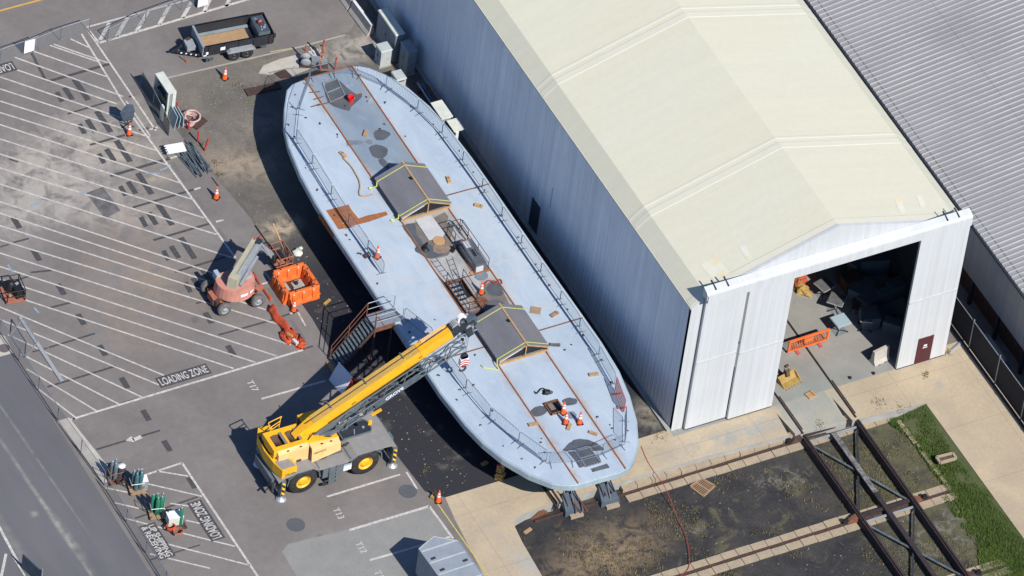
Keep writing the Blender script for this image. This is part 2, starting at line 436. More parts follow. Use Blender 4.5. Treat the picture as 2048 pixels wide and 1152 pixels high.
# ------------------------------------------------------------------ ground
ZP = -.6
PIT = [(-8.2, -16.3), (-7.4, -16.1), (-5.62, -16.05), (-5.5, -13.9), (-5.36, -16.05), (-2.42, -15.95), (-2.3, -13.9), (-2.12, -15.95), (4, -16.0), (9.42, -16.3), (9.6, -14.5), (9.82, -16.35),
       (13.05, -16.6), (13.2, -14.6), (13.42, -16.65), (18.05, -17.0), (18.15, -40), (18.2, -90), (-9.2, -90), (-8.9, -24), (-8.8, -20.7), (-8.65, -18), (-8.5, -16.8)]
sheet('ground', [(-600, -600), (900, -600), (900, 1800), (-600, 1800)], 0, 'asphalt', [PIT])
b = MB(); b.use('grey_concrete')
for p, q in zip(PIT, PIT[1:] + PIT[:1]): b.face([(p[0], p[1], 0), (q[0], q[1], 0), (q[0], q[1], ZP), (p[0], p[1], ZP)])
struct(b.build('pit_wall'))
sheet('pit_ground', [(-10, -95), (19, -95), (19, -13), (-10, -13)], ZP, 'pit_gravel')
yard = [G(333, 158), G(470, 122), G(600, 95), G(700, 62), (3.2, 24.5), (3.2, -13.35), (-11.15, -13.35), (-12.0, -12.5), (-12.25, -9), (-12.2, -3), (-11.9, 2), (-12.05, 7), (-11.6, 10.5), (-12.0, 14), (-12.4, 17.5), (-12.5, 20)]
sheet('dirt_yard', [(p[0], p[1]) for p in yard], .004, 'dirt')
sheet('concrete_apron', [(-11.15, -13.35), (22.6, -13.35), (22.6, -90), (18.2, -90), (18.15, -40), (18.05, -17.0), (13.42, -16.65), (13.2, -14.6), (13.05, -16.6), (9.82, -16.35), (9.6, -14.5), (9.42, -16.3), (4, -16.0), (-2.12, -15.95), (-2.3, -13.9), (-2.42, -15.95), (-5.36, -16.05), (-5.5, -13.9), (-5.62, -16.05), (-7.4, -16.1), (-8.2, -16.3), (-8.5, -16.8), (-8.65, -18), (-8.8, -20.7), (-8.9, -24), (-9.2, -90), (-12.2, -90), (-11.9, -20), (-11.4, -15)], .008, 'apron')
sheet('hangar_floor', [(3.2, -13.95), (21.2, -13.95), (21.2, 40), (3.2, 40)], .012, 'hangar_floor')
sheet('road', [(-29.15, 12), (-29.15, -90), (-39.0, -90), (-38.3, 12)], .004, 'road')
sheet('lane', [(p.x, p.y) for p in (G(-400, 250), G(-300, 160), G(0, 122), G(170, 52), G(420, -22), G(420, -400), G(-400, -400))], .003, 'asphalt')
# the far edge strip between lot and yard, edged in older concrete
b = MB(); b.use('grey_concrete')
for p, q in (((335, 156), (600, 94)), ((600, 94), (690, 70))): b.bar(G(*p, .0), G(*q, .0), .10, .05)
struct(b.build('kerb'))
sheet('concrete_pad', [tuple(G(*p)[:2]) for p in ((517, 147), (527, 131), (560, 118), (606, 106), (640, 96), (650, 122), (615, 140), (585, 152), (572, 140), (540, 150))], .008, 'concrete')
sheet('loading_ramp', [(-29.0, .05), (-28.25, .05), (-27.75, -5.1), (-28.65, -5.3)], .05, 'concrete')
sheet('manhole_apron', [tuple(G(*p)[:2]) for p in ((-30, 665), (10, 672), (27, 706), (-30, 722))], .01, 'concrete')
# patched asphalt
sheet('asphalt_patch', [tuple(G(*p)[:2]) for p in ((564, 1104), (576, 1088), (700, 1058), (858, 1013), (905, 1075), (1000, 1230), (660, 1260))], .003, 'patch') if mat('patch', (.225, .228, .215), (.265, .262, .245), .8, .9) else 0
for px, py in ((592, 1050), (816, 983), (1360 - 1352, 697)):
    c = G(px, py); b = MB(); b.use('cover_dark' if px > 100 else 'cover_rust')
    if 'cover_dark' not in MATS: mat('cover_dark', (.088, .095, .105), (.10, .108, .118), 3, .8); mat('cover_rust', (.15, .12, .12), (.11, .09, .09), 3, .8)
    b.lathe([(.515 if px > 100 else .33, .004), (.515 if px > 100 else .33, .024)], 28, (c.x, c.y, 0))
    o = b.build('manhole_cover', loc=(c.x, c.y, 0))
    tag(o, {592: 'round dark patch cover in the asphalt left of the bay lettered T13', 816: 'round dark patch cover in the asphalt near the crane front wheel', 8: 'round brown manhole cover in pale concrete beside the road fence'}[px], 'manhole cover')

# ------------------------------------------------------------------ painted lines
class Lines:
    def __init__(s): s.b = MB()
    def w(s, p, q, width, z=.010):
        p, q = Vector((p[0], p[1], 0)), Vector((q[0], q[1], 0)); d = (q - p).normalized(); n = Vector((-d.y, d.x, 0)) * width / 2
        s.b.face([(p - n) + Vector((0, 0, z)), (q - n) + Vector((0, 0, z)), (q + n) + Vector((0, 0, z)), (p + n) + Vector((0, 0, z))])
    def px(s, a, c, width, z=.010): s.w(G(*a), G(*c), width, z)
    def quad(s, pts, z=.010): s.b.face([Vector((p[0], p[1], z)) for p in (G(*q) for q in pts)])
L = Lines(); L.b.use('hatch_white')
for a, c in (((141, 78), (180, 96)), ((107, 88.5), (216, 126)), ((100, 91), (200, 125)), ((68, 103), (217, 155)), ((30, 115), (246, 193)), ((25, 137), (234, 208)), ((0, 154), (242, 236)), ((0, 178), (301, 275)),
             ((-20, 196), (315, 302)), ((-20, 219), (341, 332)), ((-20, 243), (360, 366)), ((-20, 272), (388, 400)), ((-20, 302), (408, 436)), ((-20, 330), (433, 469)), ((-20, 362), (466, 516)),
             ((-20, 397), (456, 556)), ((-20, 420), (500, 590)), ((-20, 445), (533, 620)), ((-20, 474), (561, 650)), ((-20, 500), (582, 690)), ((-20, 527), (553, 712)), ((-20, 552), (511, 725)), ((-20, 577), (467, 737)),
             ((-5, 612), (328, 751)), ((-5, 637), (318, 770)), ((15, 669), (283, 794)), ((42, 708), (237, 808)), ((53, 738), (193, 822)), ((70, 773), (155, 838))):
    L.px(a, c, .105)
struct(L.b.build('hatch_lines', fix=False))
L = Lines(); L.b.use('worn_white')
L.px((195, 86), (620, 700), .12, .014) if 0 else None
for a, c, w in (((230, 133), (405, 419), 0), ((163, 68), (239, 193), .12), ((175, 60), (312, 262), .12), ((252, 202), (300, 272), .10), ((239, 193), (258, 224), .1), ((267, 236), (471, 516), .13),
                ((145, 838), (606, 700), .14), ((115, 846), (150, 837), .12), ((172, 55), (390, -4), .12), ((198, 86), (520, -8), .17), ((175, 58), (198, 86), .14),
                ((653.6, 993.8), (800, 949.3), .14), ((813, 944), (834, 978), .12), ((698, 1060.6), (858.6, 1012.6), .17), ((858, 1012), (906, 1077), .15), ((739, 1121), (900, 1074), .15), ((782, 1182), (880, 1152), .15),
                ((523, 798), (650, 762), .13), ((288, 951), (364, 926), .13), ((364, 926), (540, 1190), .14),
                ((314, 942.5), (376, 952.5), .10), ((296, 968), (404, 993), .10), ((340, 1007), (390, 1014), .10), ((230, 1006), (278, 1017), .10), ((372, 1041), (414, 1050), .10), ((251, 1037), (330, 1058), .10), ((366, 1067), (470, 1093), .10), ((310, 1082), (500, 1131), .10), ((300, 1108), (420, 1137), .10), ((212, 976), (255, 985), .10)):
    if w: L.px(a, c, w, .014)
for a, c in (((20, 222 - 0), (0, 0)),):
    pass
for k, (xa, ya, xb, yb) in enumerate(((200, 80, 219, 46), (233, 74, 257, 32), (273, 62, 296, 23), (318, 49, 340, 10), (365, 36, 385, 1), (408, 24, 424, -10), (452, 13, 462, -8))):
    L.px((xa, ya), (xb, yb), .22, .014)
for a, c in (((315.5, 255), (299, 259)), ((356, 312), (341, 317)), ((401, 375.5), (388, 379.5)), ((447, 440), (432, 444)), ((544, 562), (522, 569)), ((592, 623), (580, 628))): L.px(a, c, .13, .014)
L.px((545, 566), (530, 545), .10, .014); L.px((611, 652), (596, 625), .10, .014)
L.px((-20, 1020), (38, 1128), .16, .014); L.px((12, 1108), (0, 1165), .16, .014); L.px((24, 1110), (50, 1152), .1, .014)
# arrow
L.quad(((251, 881.5), (262, 872.5), (267, 877), (270, 883), (266, 884.5)), .014); L.px((266, 880), (283, 873.5), .26, .014)
struct(L.b.build('white_markings', fix=False))
L = Lines(); L.b.use('road_yellow'); L.px((-20, 27), (88, -2), .13, .012)
struct(L.b.build('yellow_line', fix=False))
L = Lines(); L.b.use('faded_yellow'); L.px((870, 1000), (1000, 1185), .07, .014); L.px((540, 104), (610, 92), .06, .012)
struct(L.b.build('kerb_paint', fix=False))
# blacked out old markings
L = Lines(); L.b.use('black_out')
for a, c, w in (((96, 163), (222, 127), .2), ((70, 120), (92, 161), .17), ((63, 106), (71, 120), .17), ((66, 100), (78, 97), .16), ((135, 228), (215, 204), .13), ((258, 194), (268, 190), .14), ((180, 290), (250, 270), .16), ((278, 261), (297, 256), .16), ((221, 352), (340, 317), .2), ((266, 415), (388, 379), .16), ((307, 480.5), (420, 447), .16),
                ((350, 544), (450, 514), .15), ((392, 607), (430, 597), .13), ((437, 670), (545, 640), .13), ((560, 634), (582, 627), .13), ((599, 701), (626, 692), .13), ((27, 485), (58, 477), .13), ((0, 494), (18, 489), .11), ((62, 545), (103, 541), .14), ((30, 562), (62, 551), .12), ((98, 616), (146, 604), .14), ((65, 704), (95, 696), .1), ((98, 695), (190, 667), .13), ((95, 774), (232, 732), .14), ((241, 807), (275, 797), .1),
                ((193, 899), (320, 861), .13), ((270, 1037), (395, 994), .12), ((300, 1120), (400, 1090), .1), ((18, 318), (36, 324), .12)):
    L.px(a, c, w, .007)
def slot(pts): L.quad(pts, .007)
def sq(px, py, lx=20, ly=28, w=13):
    slot(((px, py), (px + w, py - 3.5), (px + w + lx, py + ly - 3), (px + lx, py + ly)))
for ox, oy in ((109, 185), (154, 249), (193, 308), (236, 373), (277, 435), (322, 502), (366, 566)):
    sq(ox, oy + 1, 11, 19, 9); sq(ox + 15, oy - 8, 16, 24, 10); sq(ox + 34, oy - 25, 28, 42, 11)
for px, py in ((21, 437), (61, 502), (110, 570), (150, 630), (193, 692), (237, 757), (280, 822), (322, 883), (372, 957), (405, 627 - 0), (450, 693)): sq(px, py, 13, 21, 11)
struct(L.b.build('blacked_out_marks', fix=False))
L = Lines(); L.b.use('faint_black')
for px, py in ((345, 325), (392, 394), (436, 457), (537, 576), (582, 640)): L.px((px, py), (px + 27, py + 39), .22, .007)
struct(L.b.build('faded_marks', fix=False))
mat('tar_patch', (.095, .094, .094), (.17, .16, .152), 1.4, .85, lo=.4, hi=.66)
L = Lines(); L.b.use('tar_patch'); L.quad(((172, 386), (206, 374), (241, 421), (210, 437)), .006)
struct(L.b.build('tar_patch', fix=False))
L = Lines(); L.b.use('blue_chalk')
for a, c in (((62, 412), (83, 404)), ((15, 530), (26, 545)), ((320, 348), (292, 346)), ((338, 334), (320, 341)), ((68, 615), (77, 626)), ((158, 386), (170, 387))): L.px(a, c, .12, .0165)
struct(L.b.build('chalk_marks', fix=False))

def text(name, s, size, key, at, rz, z=.02, sx=1.0, parent=None, rot=None, align='LEFT', bold=0):
    c = bpy.data.curves.new(name, 'FONT'); c.body = s; c.size = size; c.align_x = align; c.offset = bold; c.extrude = .002
    t = bpy.data.objects.new(name, c); COL.objects.link(t)
    bpy.context.view_layer.update()
    me = bpy.data.meshes.new_from_object(t.evaluated_get(bpy.context.evaluated_depsgraph_get()))
    bpy.data.objects.remove(t); bpy.data.curves.remove(c)
    me.name = name; me.materials.clear(); me.materials.append(MATS[key])
    o = bpy.data.objects.new(name, me); COL.objects.link(o)
    o.location = (at[0], at[1], z); o.rotation_euler = rot or (0, 0, rz); o.scale = (sx, 1, 1)
    if parent: o.parent = parent
    return o
def lettering(s, corner, L_, H, rz, nm='painted_lettering', pad=.1, lines=1):
    """black ground with white letters; corner = lower left of the text block, reading along rz"""
    cs, sn = math.cos(rz), math.sin(rz)
    T = lambda x, y: (corner[0] + x * cs - y * sn, corner[1] + x * sn + y * cs)
    b_ = MB(); b_.use('black_out'); b_.face([T(-pad, -pad) + (.017,), T(L_ + pad, -pad) + (.017,), T(L_ + pad, H + pad) + (.017,), T(-pad, H + pad) + (.017,)])
    struct(b_.build('lettering_ground', fix=False))
    rows = s.split('\n'); h = H / len(rows)
    for k, r in enumerate(rows):
        y = H - (k + 1) * h + h * .08
        o = text(nm, r, h * 1.25, 'worn_white', T(0, y), rz, .019, bold=.012)
        wid = max(v.co.x for v in o.data.vertices)
        o.scale = (L_ / wid, 1.0, 1)
        struct(o)
lettering('LOADING ZONE', tuple(G(324, 773)[:2]), 3.0, .62, R(0))
lettering('LOADING ZONE', (G(446, 1074)[0] - .0, G(446, 1074)[1] - .0), 2.95, .66, R(90))
lettering('LOADING ZONE', tuple(G(22, 125)[:2]), 3.0, .62, R(180))
lettering('UP SHIPPING\n& RECEIVING', (G(281, 1056)[0], G(281, 1056)[1]), 2.55, .82, R(-90))
for s, p in (('T17', (497, 762)), ('T13', (669, 1017)), ('T12', (714, 1085)), ('T11', (752, 1142))):
    g = G(*p); o = text('bay_number', s, .57, 'worn_white', (g.x - .15, g.y), R(-90), .012, sx=.95, bold=.006); struct(o)
# ------------------------------------------------------------------ the ferry
ZD = 2.8
def deck_mat(key, a, c, streak):
    n = NT(key)
    col = n.mix(n.ramp(n.noise(.55, 7, .65, n.mapped((1, .45, 1)), .5), .34, .68), a, c)
    k = n.ramp(n.noise(1.3, 6, .7, n.mapped((1.6, .35, 1)), .8), .58, .78)
    col = n.mix(n.math('MULTIPLY', k, .35), col, streak)
    sp = n.ramp(n.noise(4.5, 5, .8), .62, .78)
    col = n.mix(n.math('MULTIPLY', sp, .22), col, (.30, .26, .24))
    br = n.N.new('ShaderNodeTexBrick'); br.offset = .5; br.inputs['Scale'].default_value = 1
    br.inputs['Mortar Size'].default_value = .012; br.inputs['Mortar Smooth'].default_value = .6; br.inputs['Brick Width'].default_value = 2.05; br.inputs['Row Height'].default_value = 5.9
    br.inputs['Color1'].default_value = (1, 1, 1, 1); br.inputs['Color2'].default_value = (.95, .955, .96, 1); br.inputs['Mortar'].default_value = (.84, .83, .82, 1)
    n.link(n.mapped((1, 1, 1), (.95, .1, 0)), br.inputs['Vector']); col = n.mix(1, col, br.outputs['Color'], 'MULTIPLY')
    # rust bled out of the coamings and seams, foot traffic dirt amidships
    p = n.sep(); ed = None
    for x in (SL - .05, SR + .02):
        d = n.math('ABSOLUTE', n.math('SUBTRACT', p[0], x)); k = n.ramp(d, .05, .55, 1, 0, True); ed = k if ed is None else n.math('MAXIMUM', ed, k)
    k = n.math('MULTIPLY', ed, n.ramp(n.noise(1.6, 6, .7, n.mapped((1, .5, 1))), .45, .68)); col = n.mix(n.math('MULTIPLY', k, .6), col, (.36, .25, .18))
    mid = n.math('MULTIPLY', n.ramp(n.math('ABSOLUTE', p[1]), 3, 9, 1, 0, True), n.ramp(n.noise(.8, 7, .7, dist=.8), .42, .62)); col = n.mix(n.math('MULTIPLY', mid, .5), col, (.48, .49, .49))
    sc = n.ramp(n.noise(2.2, 5, .75, n.mapped((.5, 1.4, 1)), 1.2), .60, .72); col = n.mix(n.math('MULTIPLY', sc, .28), col, (.34, .35, .36))
    sp2 = n.ramp(n.noise(1.1, 6, .7, dist=.6), .58, .74); col = n.mix(n.math('MULTIPLY', sp2, .30), col, (.60, .63, .66))
    col = n.mix(1, col, n.ramp(n.noise(14, 3, .7), .28, .75, .93, 1.04), 'MULTIPLY')
    MATS[key] = n.done(col, n.ramp(n.noise(.9, 4, .6), .3, .7, .42, .68), 0, .35)
SL, SR = -5.03, -2.07
deck_mat('deck_paint', (.445, .515, .585), (.345, .425, .505), (.33, .37, .415))
deck_mat('strip_paint', (.195, .25, .305), (.255, .31, .37), (.17, .20, .235))
deck_mat('mid_paint', (.36, .355, .34), (.255, .255, .25), (.22, .17, .135))
mat('hull_paint', (.36, .44, .47), (.28, .35, .40), 1.2, .5, stretch=(1, 1, .2))
mat('hull_shaded', (.10, .13, .17), (.07, .09, .12), 1.2, .6, stretch=(1, 1, .2))  # shaded copy of the hull paint, shade put into the colour
left = [(-5.1, 17.38), (-5.9, 17.28), (-6.45, 16.95), (-7.3, 15.6), (-7.95, 14.3), (-8.45, 12.7), (-8.85, 10.4), (-9.05, 8.0), (-9.12, 5), (-9.14, 0), (-9.16, -4.5), (-9.2, -8.2), (-9.0, -11.0), (-8.72, -12.6), (-8.25, -14.1), (-7.4, -15.75), (-6.5, -16.85), (-6.0, -17.2), (-5.35, -17.45)]
right = [(-2.5, -17.5), (-1.75, -17.32), (-1.25, -16.9), (-.5, -16.0), (.3, -14.3), (.85, -12.4), (1.2, -10.4), (1.32, -8), (1.28, -4), (1.22, 0), (1.22, 5), (1.2, 8), (1.08, 10.4), (.82, 12.7), (.35, 14.5), (-.2, 15.7), (-1.05, 16.85), (-1.55, 17.22), (-2.1, 17.38)]
OUT = left + right
CX = -3.95
def ring(z, kx, ky, ins=0):
    return [((x - CX) * kx + CX, y * ky, z) for x, y in OUT]
FERRY = thing('ferry_hull', 'long double-ended ferry hull with pale blue deck, stripped bare and set up on the slipway', 'ferry boat', (CX, 0, 0), world=True)
b = MB(); b.use('hull_shaded')
b.rings([ring(.55, .55, .70), ring(.75, .72, .78), ring(1.5, .86, .86), ring(2.3, .93, .95), ring(2.42, .955, .985)], smooth=False)
b.build('hull', FERRY)
b = MB(); b.use('hull_paint')
b.rings([ring(2.30, .985, .9965), ring(2.36, 1.0, 1.0), ring(2.72, 1.0, 1.0), ring(2.77, .994, .998)])
b.build('rubbing_strake', FERRY)
b = MB(); b.use('deck_paint')
b.rings([ring(2.70, .985, .995), ring(ZD, .985, .995)])
b.build('deck', FERRY)
SL, SR = -5.03, -2.07
def zd(k): return ZD + .0035 * k
b = MB(); b.use('strip_paint'); b.face([(SL, 4.8, zd(1)), (SR, 4.8, zd(1)), (SR, 17.3, zd(1)), (SL, 17.3, zd(1))]); b.build('forward_walkway', FERRY)
b = MB(); b.use('mid_paint'); b.face([(SL, -4.3, zd(1)), (SR, -4.3, zd(1)), (SR, 4.75, zd(1)), (SL, 4.75, zd(1))]); b.build('midship_panel', FERRY)
b = MB(); b.use('rust_orange')
for x0, x1 in ((SL - .02, SL - .1), (SR + .06, SR - .02)):
    b.bar((x0, 17.34, ZD + .035), (x1, -17.4, ZD + .035), .06, .07)
b.bar((SL, 17.34, ZD + .03), (SR, 17.34, ZD + .03), .06, .07)
b.build('coaming', FERRY)
for p, q in (((SR + .05, 5.72), (1.1, 5.66)), ((SR + .05, -5.95), (1.15, -5.95)), ((-9.0, -5.95), (SL - .1, -5.95)), ((SL, -.55), (SR, -.62))):
    b = MB(); b.use('rust'); b.bar(p + (ZD + .015,), q + (ZD + .015,), .065, .03); b.build('deck_seam', FERRY)
# bare primer patch on the port side
def dsheet(name, pts, key, k=2, par=None):
    if name == 'wet_patch':
        rj = random.Random(int(pts[0][0] * 7 + pts[0][1])); pts = [(a_ + rj.uniform(-.9, .9), c_ + rj.uniform(-.7, .7)) for a_, c_ in pts]
    v, f = fill([tuple(G(p[0], p[1], ZD)[:2]) for p in pts], (), zd(k))
    b_ = MB(); b_.use(key); b_.add(v, f); return b_.build(name, par or FERRY)
dsheet('primer_patch', ((652, 421), (697, 409), (703, 420), (717, 437), (735, 431), (755, 427), (772, 423), (776, 430), (757, 437), (740, 443), (725, 447), (716, 449), (690, 457), (677, 459)), 'rust_orange', 3)
b = MB(); b.use('rust_orange')
q = [G(p[0], p[1], ZD) for p in ((646, 422), (678, 460))]
b.face([(-9.16, 7.2, 2.72), (-9.16, 5.35, 2.72), (-9.175, 5.35, 2.4), (-9.175, 7.2, 2.4)]); b.build('primer_patch', FERRY)
mat('rust_stain', (.22, .15, .11), (.29, .22, .17), 2.5, .7)
# puddles and stains (names say what they are)
def smooth(pts, n=4):
    out = []; N = len(pts)
    for i in range(N):
        a, b_, c, d = (pts[(i + k - 1) % N] for k in range(4))
        for t in [k / n for k in range(n)]:
            out.append(tuple(.5 * (2 * b_[j] + (c[j] - a[j]) * t + (2 * a[j] - 5 * b_[j] + 4 * c[j] - d[j]) * t * t + (3 * b_[j] - a[j] - 3 * c[j] + d[j]) * t ** 3) for j in (0, 1)))
    return out
for key, pts, sm in (('wet_light', ((692, 282), (702, 280), (725, 283), (722, 289), (706, 290), (695, 292)), 1), ('wet_dark', ((747, 268), (752, 261), (766, 260), (781, 267), (772, 278), (757, 281), (750, 277)), 1), ('wet_light', ((730, 283), (740, 280), (745, 286), (738, 290)), 1),
                     ('wet_dark', ((738, 296), (750, 290), (768, 293), (776, 303), (770, 314), (757, 317), (744, 310)), 1), ('wet_dark', ((758, 319), (768, 318), (776, 327), (777, 337), (768, 335), (760, 328)), 1), ('wet_dark', ((808, 343), (826, 338), (830, 348), (812, 352)), 1),
                     ('wet_dark', ((650, 164), (664, 160), (676, 158), (700, 180), (714, 190), (724, 187), (723, 195), (712, 205), (703, 213), (698, 223), (685, 219), (668, 213), (656, 205), (650, 190)), 0),
                     ('mud', ((803, 452), (836, 443), (868, 436), (890, 425), (897, 434), (893, 445), (905, 448), (906, 460), (900, 478), (905, 498), (895, 512), (880, 515), (862, 519), (846, 511), (838, 505), (830, 490), (822, 480), (826, 470)), 0),
                     ('mud', ((915, 612), (940, 600), (962, 575), (985, 560), (1000, 566), (1010, 590), (1022, 615), (1024, 640), (955, 655), (948, 640), (932, 632), (922, 622)), 0),
                     ('wet_dark', ((975, 572), (992, 562), (1002, 575), (1006, 590), (985, 592), (974, 584)), 1), ('wet_dark', ((966, 612), (985, 600), (1008, 606), (1020, 632), (980, 640), (965, 634)), 1),
                     ('wet_dark', ((1126, 800), (1140, 796), (1154, 800), (1152, 808), (1136, 811), (1127, 808)), 1), ('wet_dark', ((1062, 822), (1075, 813), (1092, 815), (1094, 824), (1082, 832), (1066, 832)), 1), ('wet_light', ((1132, 826), (1146, 823), (1153, 832), (1144, 838), (1134, 834)), 1),
                     ('wet_dark', ((1126, 902), (1140, 886), (1155, 879), (1178, 881), (1196, 889), (1208, 900), (1180, 903), (1150, 900)), 1), ('wet_dark', ((1136, 904), (1176, 892), (1200, 926), (1160, 936), (1150, 922)), 0), ('wet_dark', ((1181, 938), (1214, 928), (1220, 936), (1188, 945)), 0)):
    _k = globals().get('_k', 2.4) + .35; dsheet('wet_patch', smooth(pts) if sm else pts, key, _k)
# pale central gangway between the two stair covers
for key, pts in (('wet_dark', ((830, 500), (838, 490), (858, 488), (872, 498), (890, 506), (880, 513), (858, 517), (842, 510))), ('wet_dark', ((806, 454), (828, 448), (834, 470), (846, 486), (836, 492), (824, 478))), ('rust_stain', ((930, 600), (948, 594), (956, 606), (948, 622), (934, 620))), ('wet_light', ((956, 548), (972, 545), (976, 556), (962, 562), (950, 556))), ('rust_stain', ((868, 492), (888, 486), (900, 500), (884, 508), (868, 504))), ('wet_dark', ((925, 622), (948, 630), (958, 645), (942, 640)))):
    _k += .35; dsheet('wet_patch', smooth(pts), key, _k)
dsheet('deck_panel', ((830, 440), (862, 431), (890, 468), (885, 476), (858, 482)), 'strip_pale' if mat('strip_pale', (.52, .53, .53), (.44, .45, .45), 1.5, .6) else 0, 14)
# grids let in at both ends
for qs in (((645, 168), (661, 205), (674, 158), (690, 192), 'a'), ((1148, 900), (1172, 935), (1176, 893), (1202, 926), 'b')):
    A, B_, C_, D_ = (G(p[0], p[1], ZD) for p in qs[:4])
    b = MB(); b.use('galv')
    for t in (0, 1): b.bar(A.lerp(C_, t) + Vector((0, 0, .04)), B_.lerp(D_, t) + Vector((0, 0, .04)), .06, .06)
    for t in (0, .5, 1): b.bar(A.lerp(B_, t) + Vector((0, 0, .045)), C_.lerp(D_, t) + Vector((0, 0, .045)), .05, .05)
    b.build('hatch_frame', FERRY)
for p, q in (((635, 211), (724, 187)), ((622, 214), (640, 208)), ((627, 199), (647, 193)), ((619, 185), (640, 183)), ((1150, 899), (1190, 887))):
    b = MB(); b.use('rust'); b.bar(G(*p, ZD + .03), G(*q, ZD + .03), .05, .04); b.build('rust_runner', FERRY)
# round tank lids
for i, (px, py, r, key) in enumerate(((877.5, 482, .36, 'wood'), (962, 604, .38, 'rust'), (944, 547, .13, 'wood'))):
    b = MB(); b.use(key); c = G(px, py, ZD); b.lathe([(r, ZD), (r, ZD + .05), (r * .95, ZD + .06)], 24, (c.x, c.y, 0)); b.use('dark_rust'); b.lathe([(r * 1.08, ZD), (r * 1.08, ZD + .022)], 24, (c.x, c.y, 0))
    b.build('tank_lid', FERRY)
c = G(1108, 816, ZD)      # open deck hatch forward
b = MB(); b.use('rust'); w = .42
for s in (-1, 1):
    b.box((c.x + s * w, c.y, ZD + .06), (.07, .95, .12)); b.box((c.x, c.y + s * .44, ZD + .06), (.9, .07, .12))
b.use('black'); b.face([(c.x - .4, c.y - .42, ZD + .014), (c.x + .4, c.y - .42, ZD + .014), (c.x + .4, c.y + .42, ZD + .014), (c.x - .4, c.y + .42, ZD + .014)])  # black sheet paints the dark inside the open hatch
b.use('mud'); b.box((c.x - .1, c.y + .12, ZD + .03), (.3, .5, .03)); b.build('deck_hatch', FERRY)
# small fittings sunk in the deck edge
proto = None
fits = []
for s, xs in ((-1, -8.55), (1, .62)):
    for y in range(-13, 14, 2):
        fits.append((xs - s * max(0, abs(y) - 9) ** 1.35 * .13 + random.uniform(-.1, .1), y + random.uniform(-.4, .4)))
for px, py in ((690, 213), (612, 236), (590, 190), (585, 215), (577, 250), (640, 248), (675, 275), (770, 205), (733, 195), (735, 203), (760, 215), (769, 249), (811, 273), (760, 258), (675, 270), (950, 690 + 20), (1040, 640), (947, 770), (920, 780), (1012, 715), (1130, 700), (1143, 690), (1090, 905), (1070, 935), (1083, 878), (1082, 885), (1220, 850), (1225, 857), (1252, 845), (1256, 862), (1230, 880), (1187, 943), (1195, 834), (1044, 918), (985, 822), (870, 640), (722, 508), (700, 480), (930, 640), (860, 720)):
    g = G(px, py, ZD); fits.append((g.x, g.y))
for x, y in fits[:96]:
    if proto is None:
        b = MB(); b.use('dark_rust'); b.box((0, 0, .03), (.17, .10, .06), .3, .8); b.box((.06, .09, .02), (.05, .12, .04), .3); proto = b.build('deck_fitting'); o = proto
    else:
        o = proto.copy(); COL.objects.link(o)
    o.parent = FERRY; o.location = (x - CX, y, ZD); o.rotation_euler = (0, 0, random.uniform(0, 3)); k = random.choice((.4, .5, .65, .8)); o.scale = (k, k, 1)
# --- companionway with ladder (port) and machinery casing (starboard)
def uprights(b_, pts, h, levels, r=.022):
    for p in pts: b_.tube((p[0], p[1], ZD), (p[0], p[1], ZD + h), r, 5)
    for l in levels: b_.path([(p[0], p[1], ZD + h * l) for p in pts], r, 5)
x0, x1, y0, y1 = -4.95, -3.95, -3.45, -.72
b = MB(); b.use('black'); b.face([(x0, y0, ZD + .018), (x1, y0, ZD + .018), (x1, y1, ZD + .018), (x0, y1, ZD + .018)])  # black sheet on the closed deck, painting the dark of the stairwell
b.build('stairwell_dark_sheet', FERRY)
SW = b = MB(); b.use('rust')
for a, c in (((x0, y0), (x1, y0)), ((x1, y0), (x1, y1)), ((x1, y1), (x0, y1)), ((x0, y1), (x0, y0))): b.bar(a + (ZD + .08,), c + (ZD + .08,), .06, .16)
swc = b.build('stairwell_coaming', FERRY)
b = MB(); b.use('silver')
for k in range(7): b.box((x0 + .33, y0 + .45 + k * .33, ZD + .03 + k * .02), (.56, .17, .03))
b.build('step', swc)
b = MB(); b.use('dark_steel'); uprights(b, [(x0, y0), (x1, y0)], .95, (.55, 1)); b.use('dark_steel'); uprights(b, [(x0, y0), (x0, y0 + 1.3), (x0, y1 + .05)], .95, (.55, 1)); uprights(b, [(x1, y0 + .9), (x1, y1)], .9, (.5, 1), .02)
b.build('guard_rail', swc)
b = MB(); b.use('dark_steel')
for dx in (0, .38): b.tube((x0 + .22 + dx, y1 - 1.4, ZD + .1), (x0 + .22 + dx, y1 + .75, ZD + 1.35), .022, 5)
for k in range(8):
    t = .1 + k * .12; p = Vector((x0 + .22, y1 - 1.4, ZD + .1)).lerp(Vector((x0 + .22, y1 + .75, ZD + 1.35)), t); b.tube(p, p + Vector((.38, 0, 0)), .016, 5)
b.build('ladder', swc)
x0, x1, y0, y1 = -3.05, -2.2, -.55, 1.75
b = MB(); b.use('dark_wood' if 0 else 'wet_dark'); b.hexa([(x0, y0, ZD), (x1, y0, ZD), (x1, y1, ZD), (x0, y1, ZD)], [(x0 + .05, y0 + .05, ZD + .62), (x1 - .1, y0 + .05, ZD + .62), (x1 - .1, y1 - .3, ZD + .72), (x0 + .05, y1 - .3, ZD + .72)])
cas = b.build('machinery_casing', FERRY)
b = MB(); b.use('strip_pale'); b.face([(x0 + .08, y0 - .006, ZD + .1), (x1 - .3, y0 - .006, ZD + .1), (x1 - .3, y0 + .03, ZD + .5), (x0 + .08, y0 + .03, ZD + .5)])
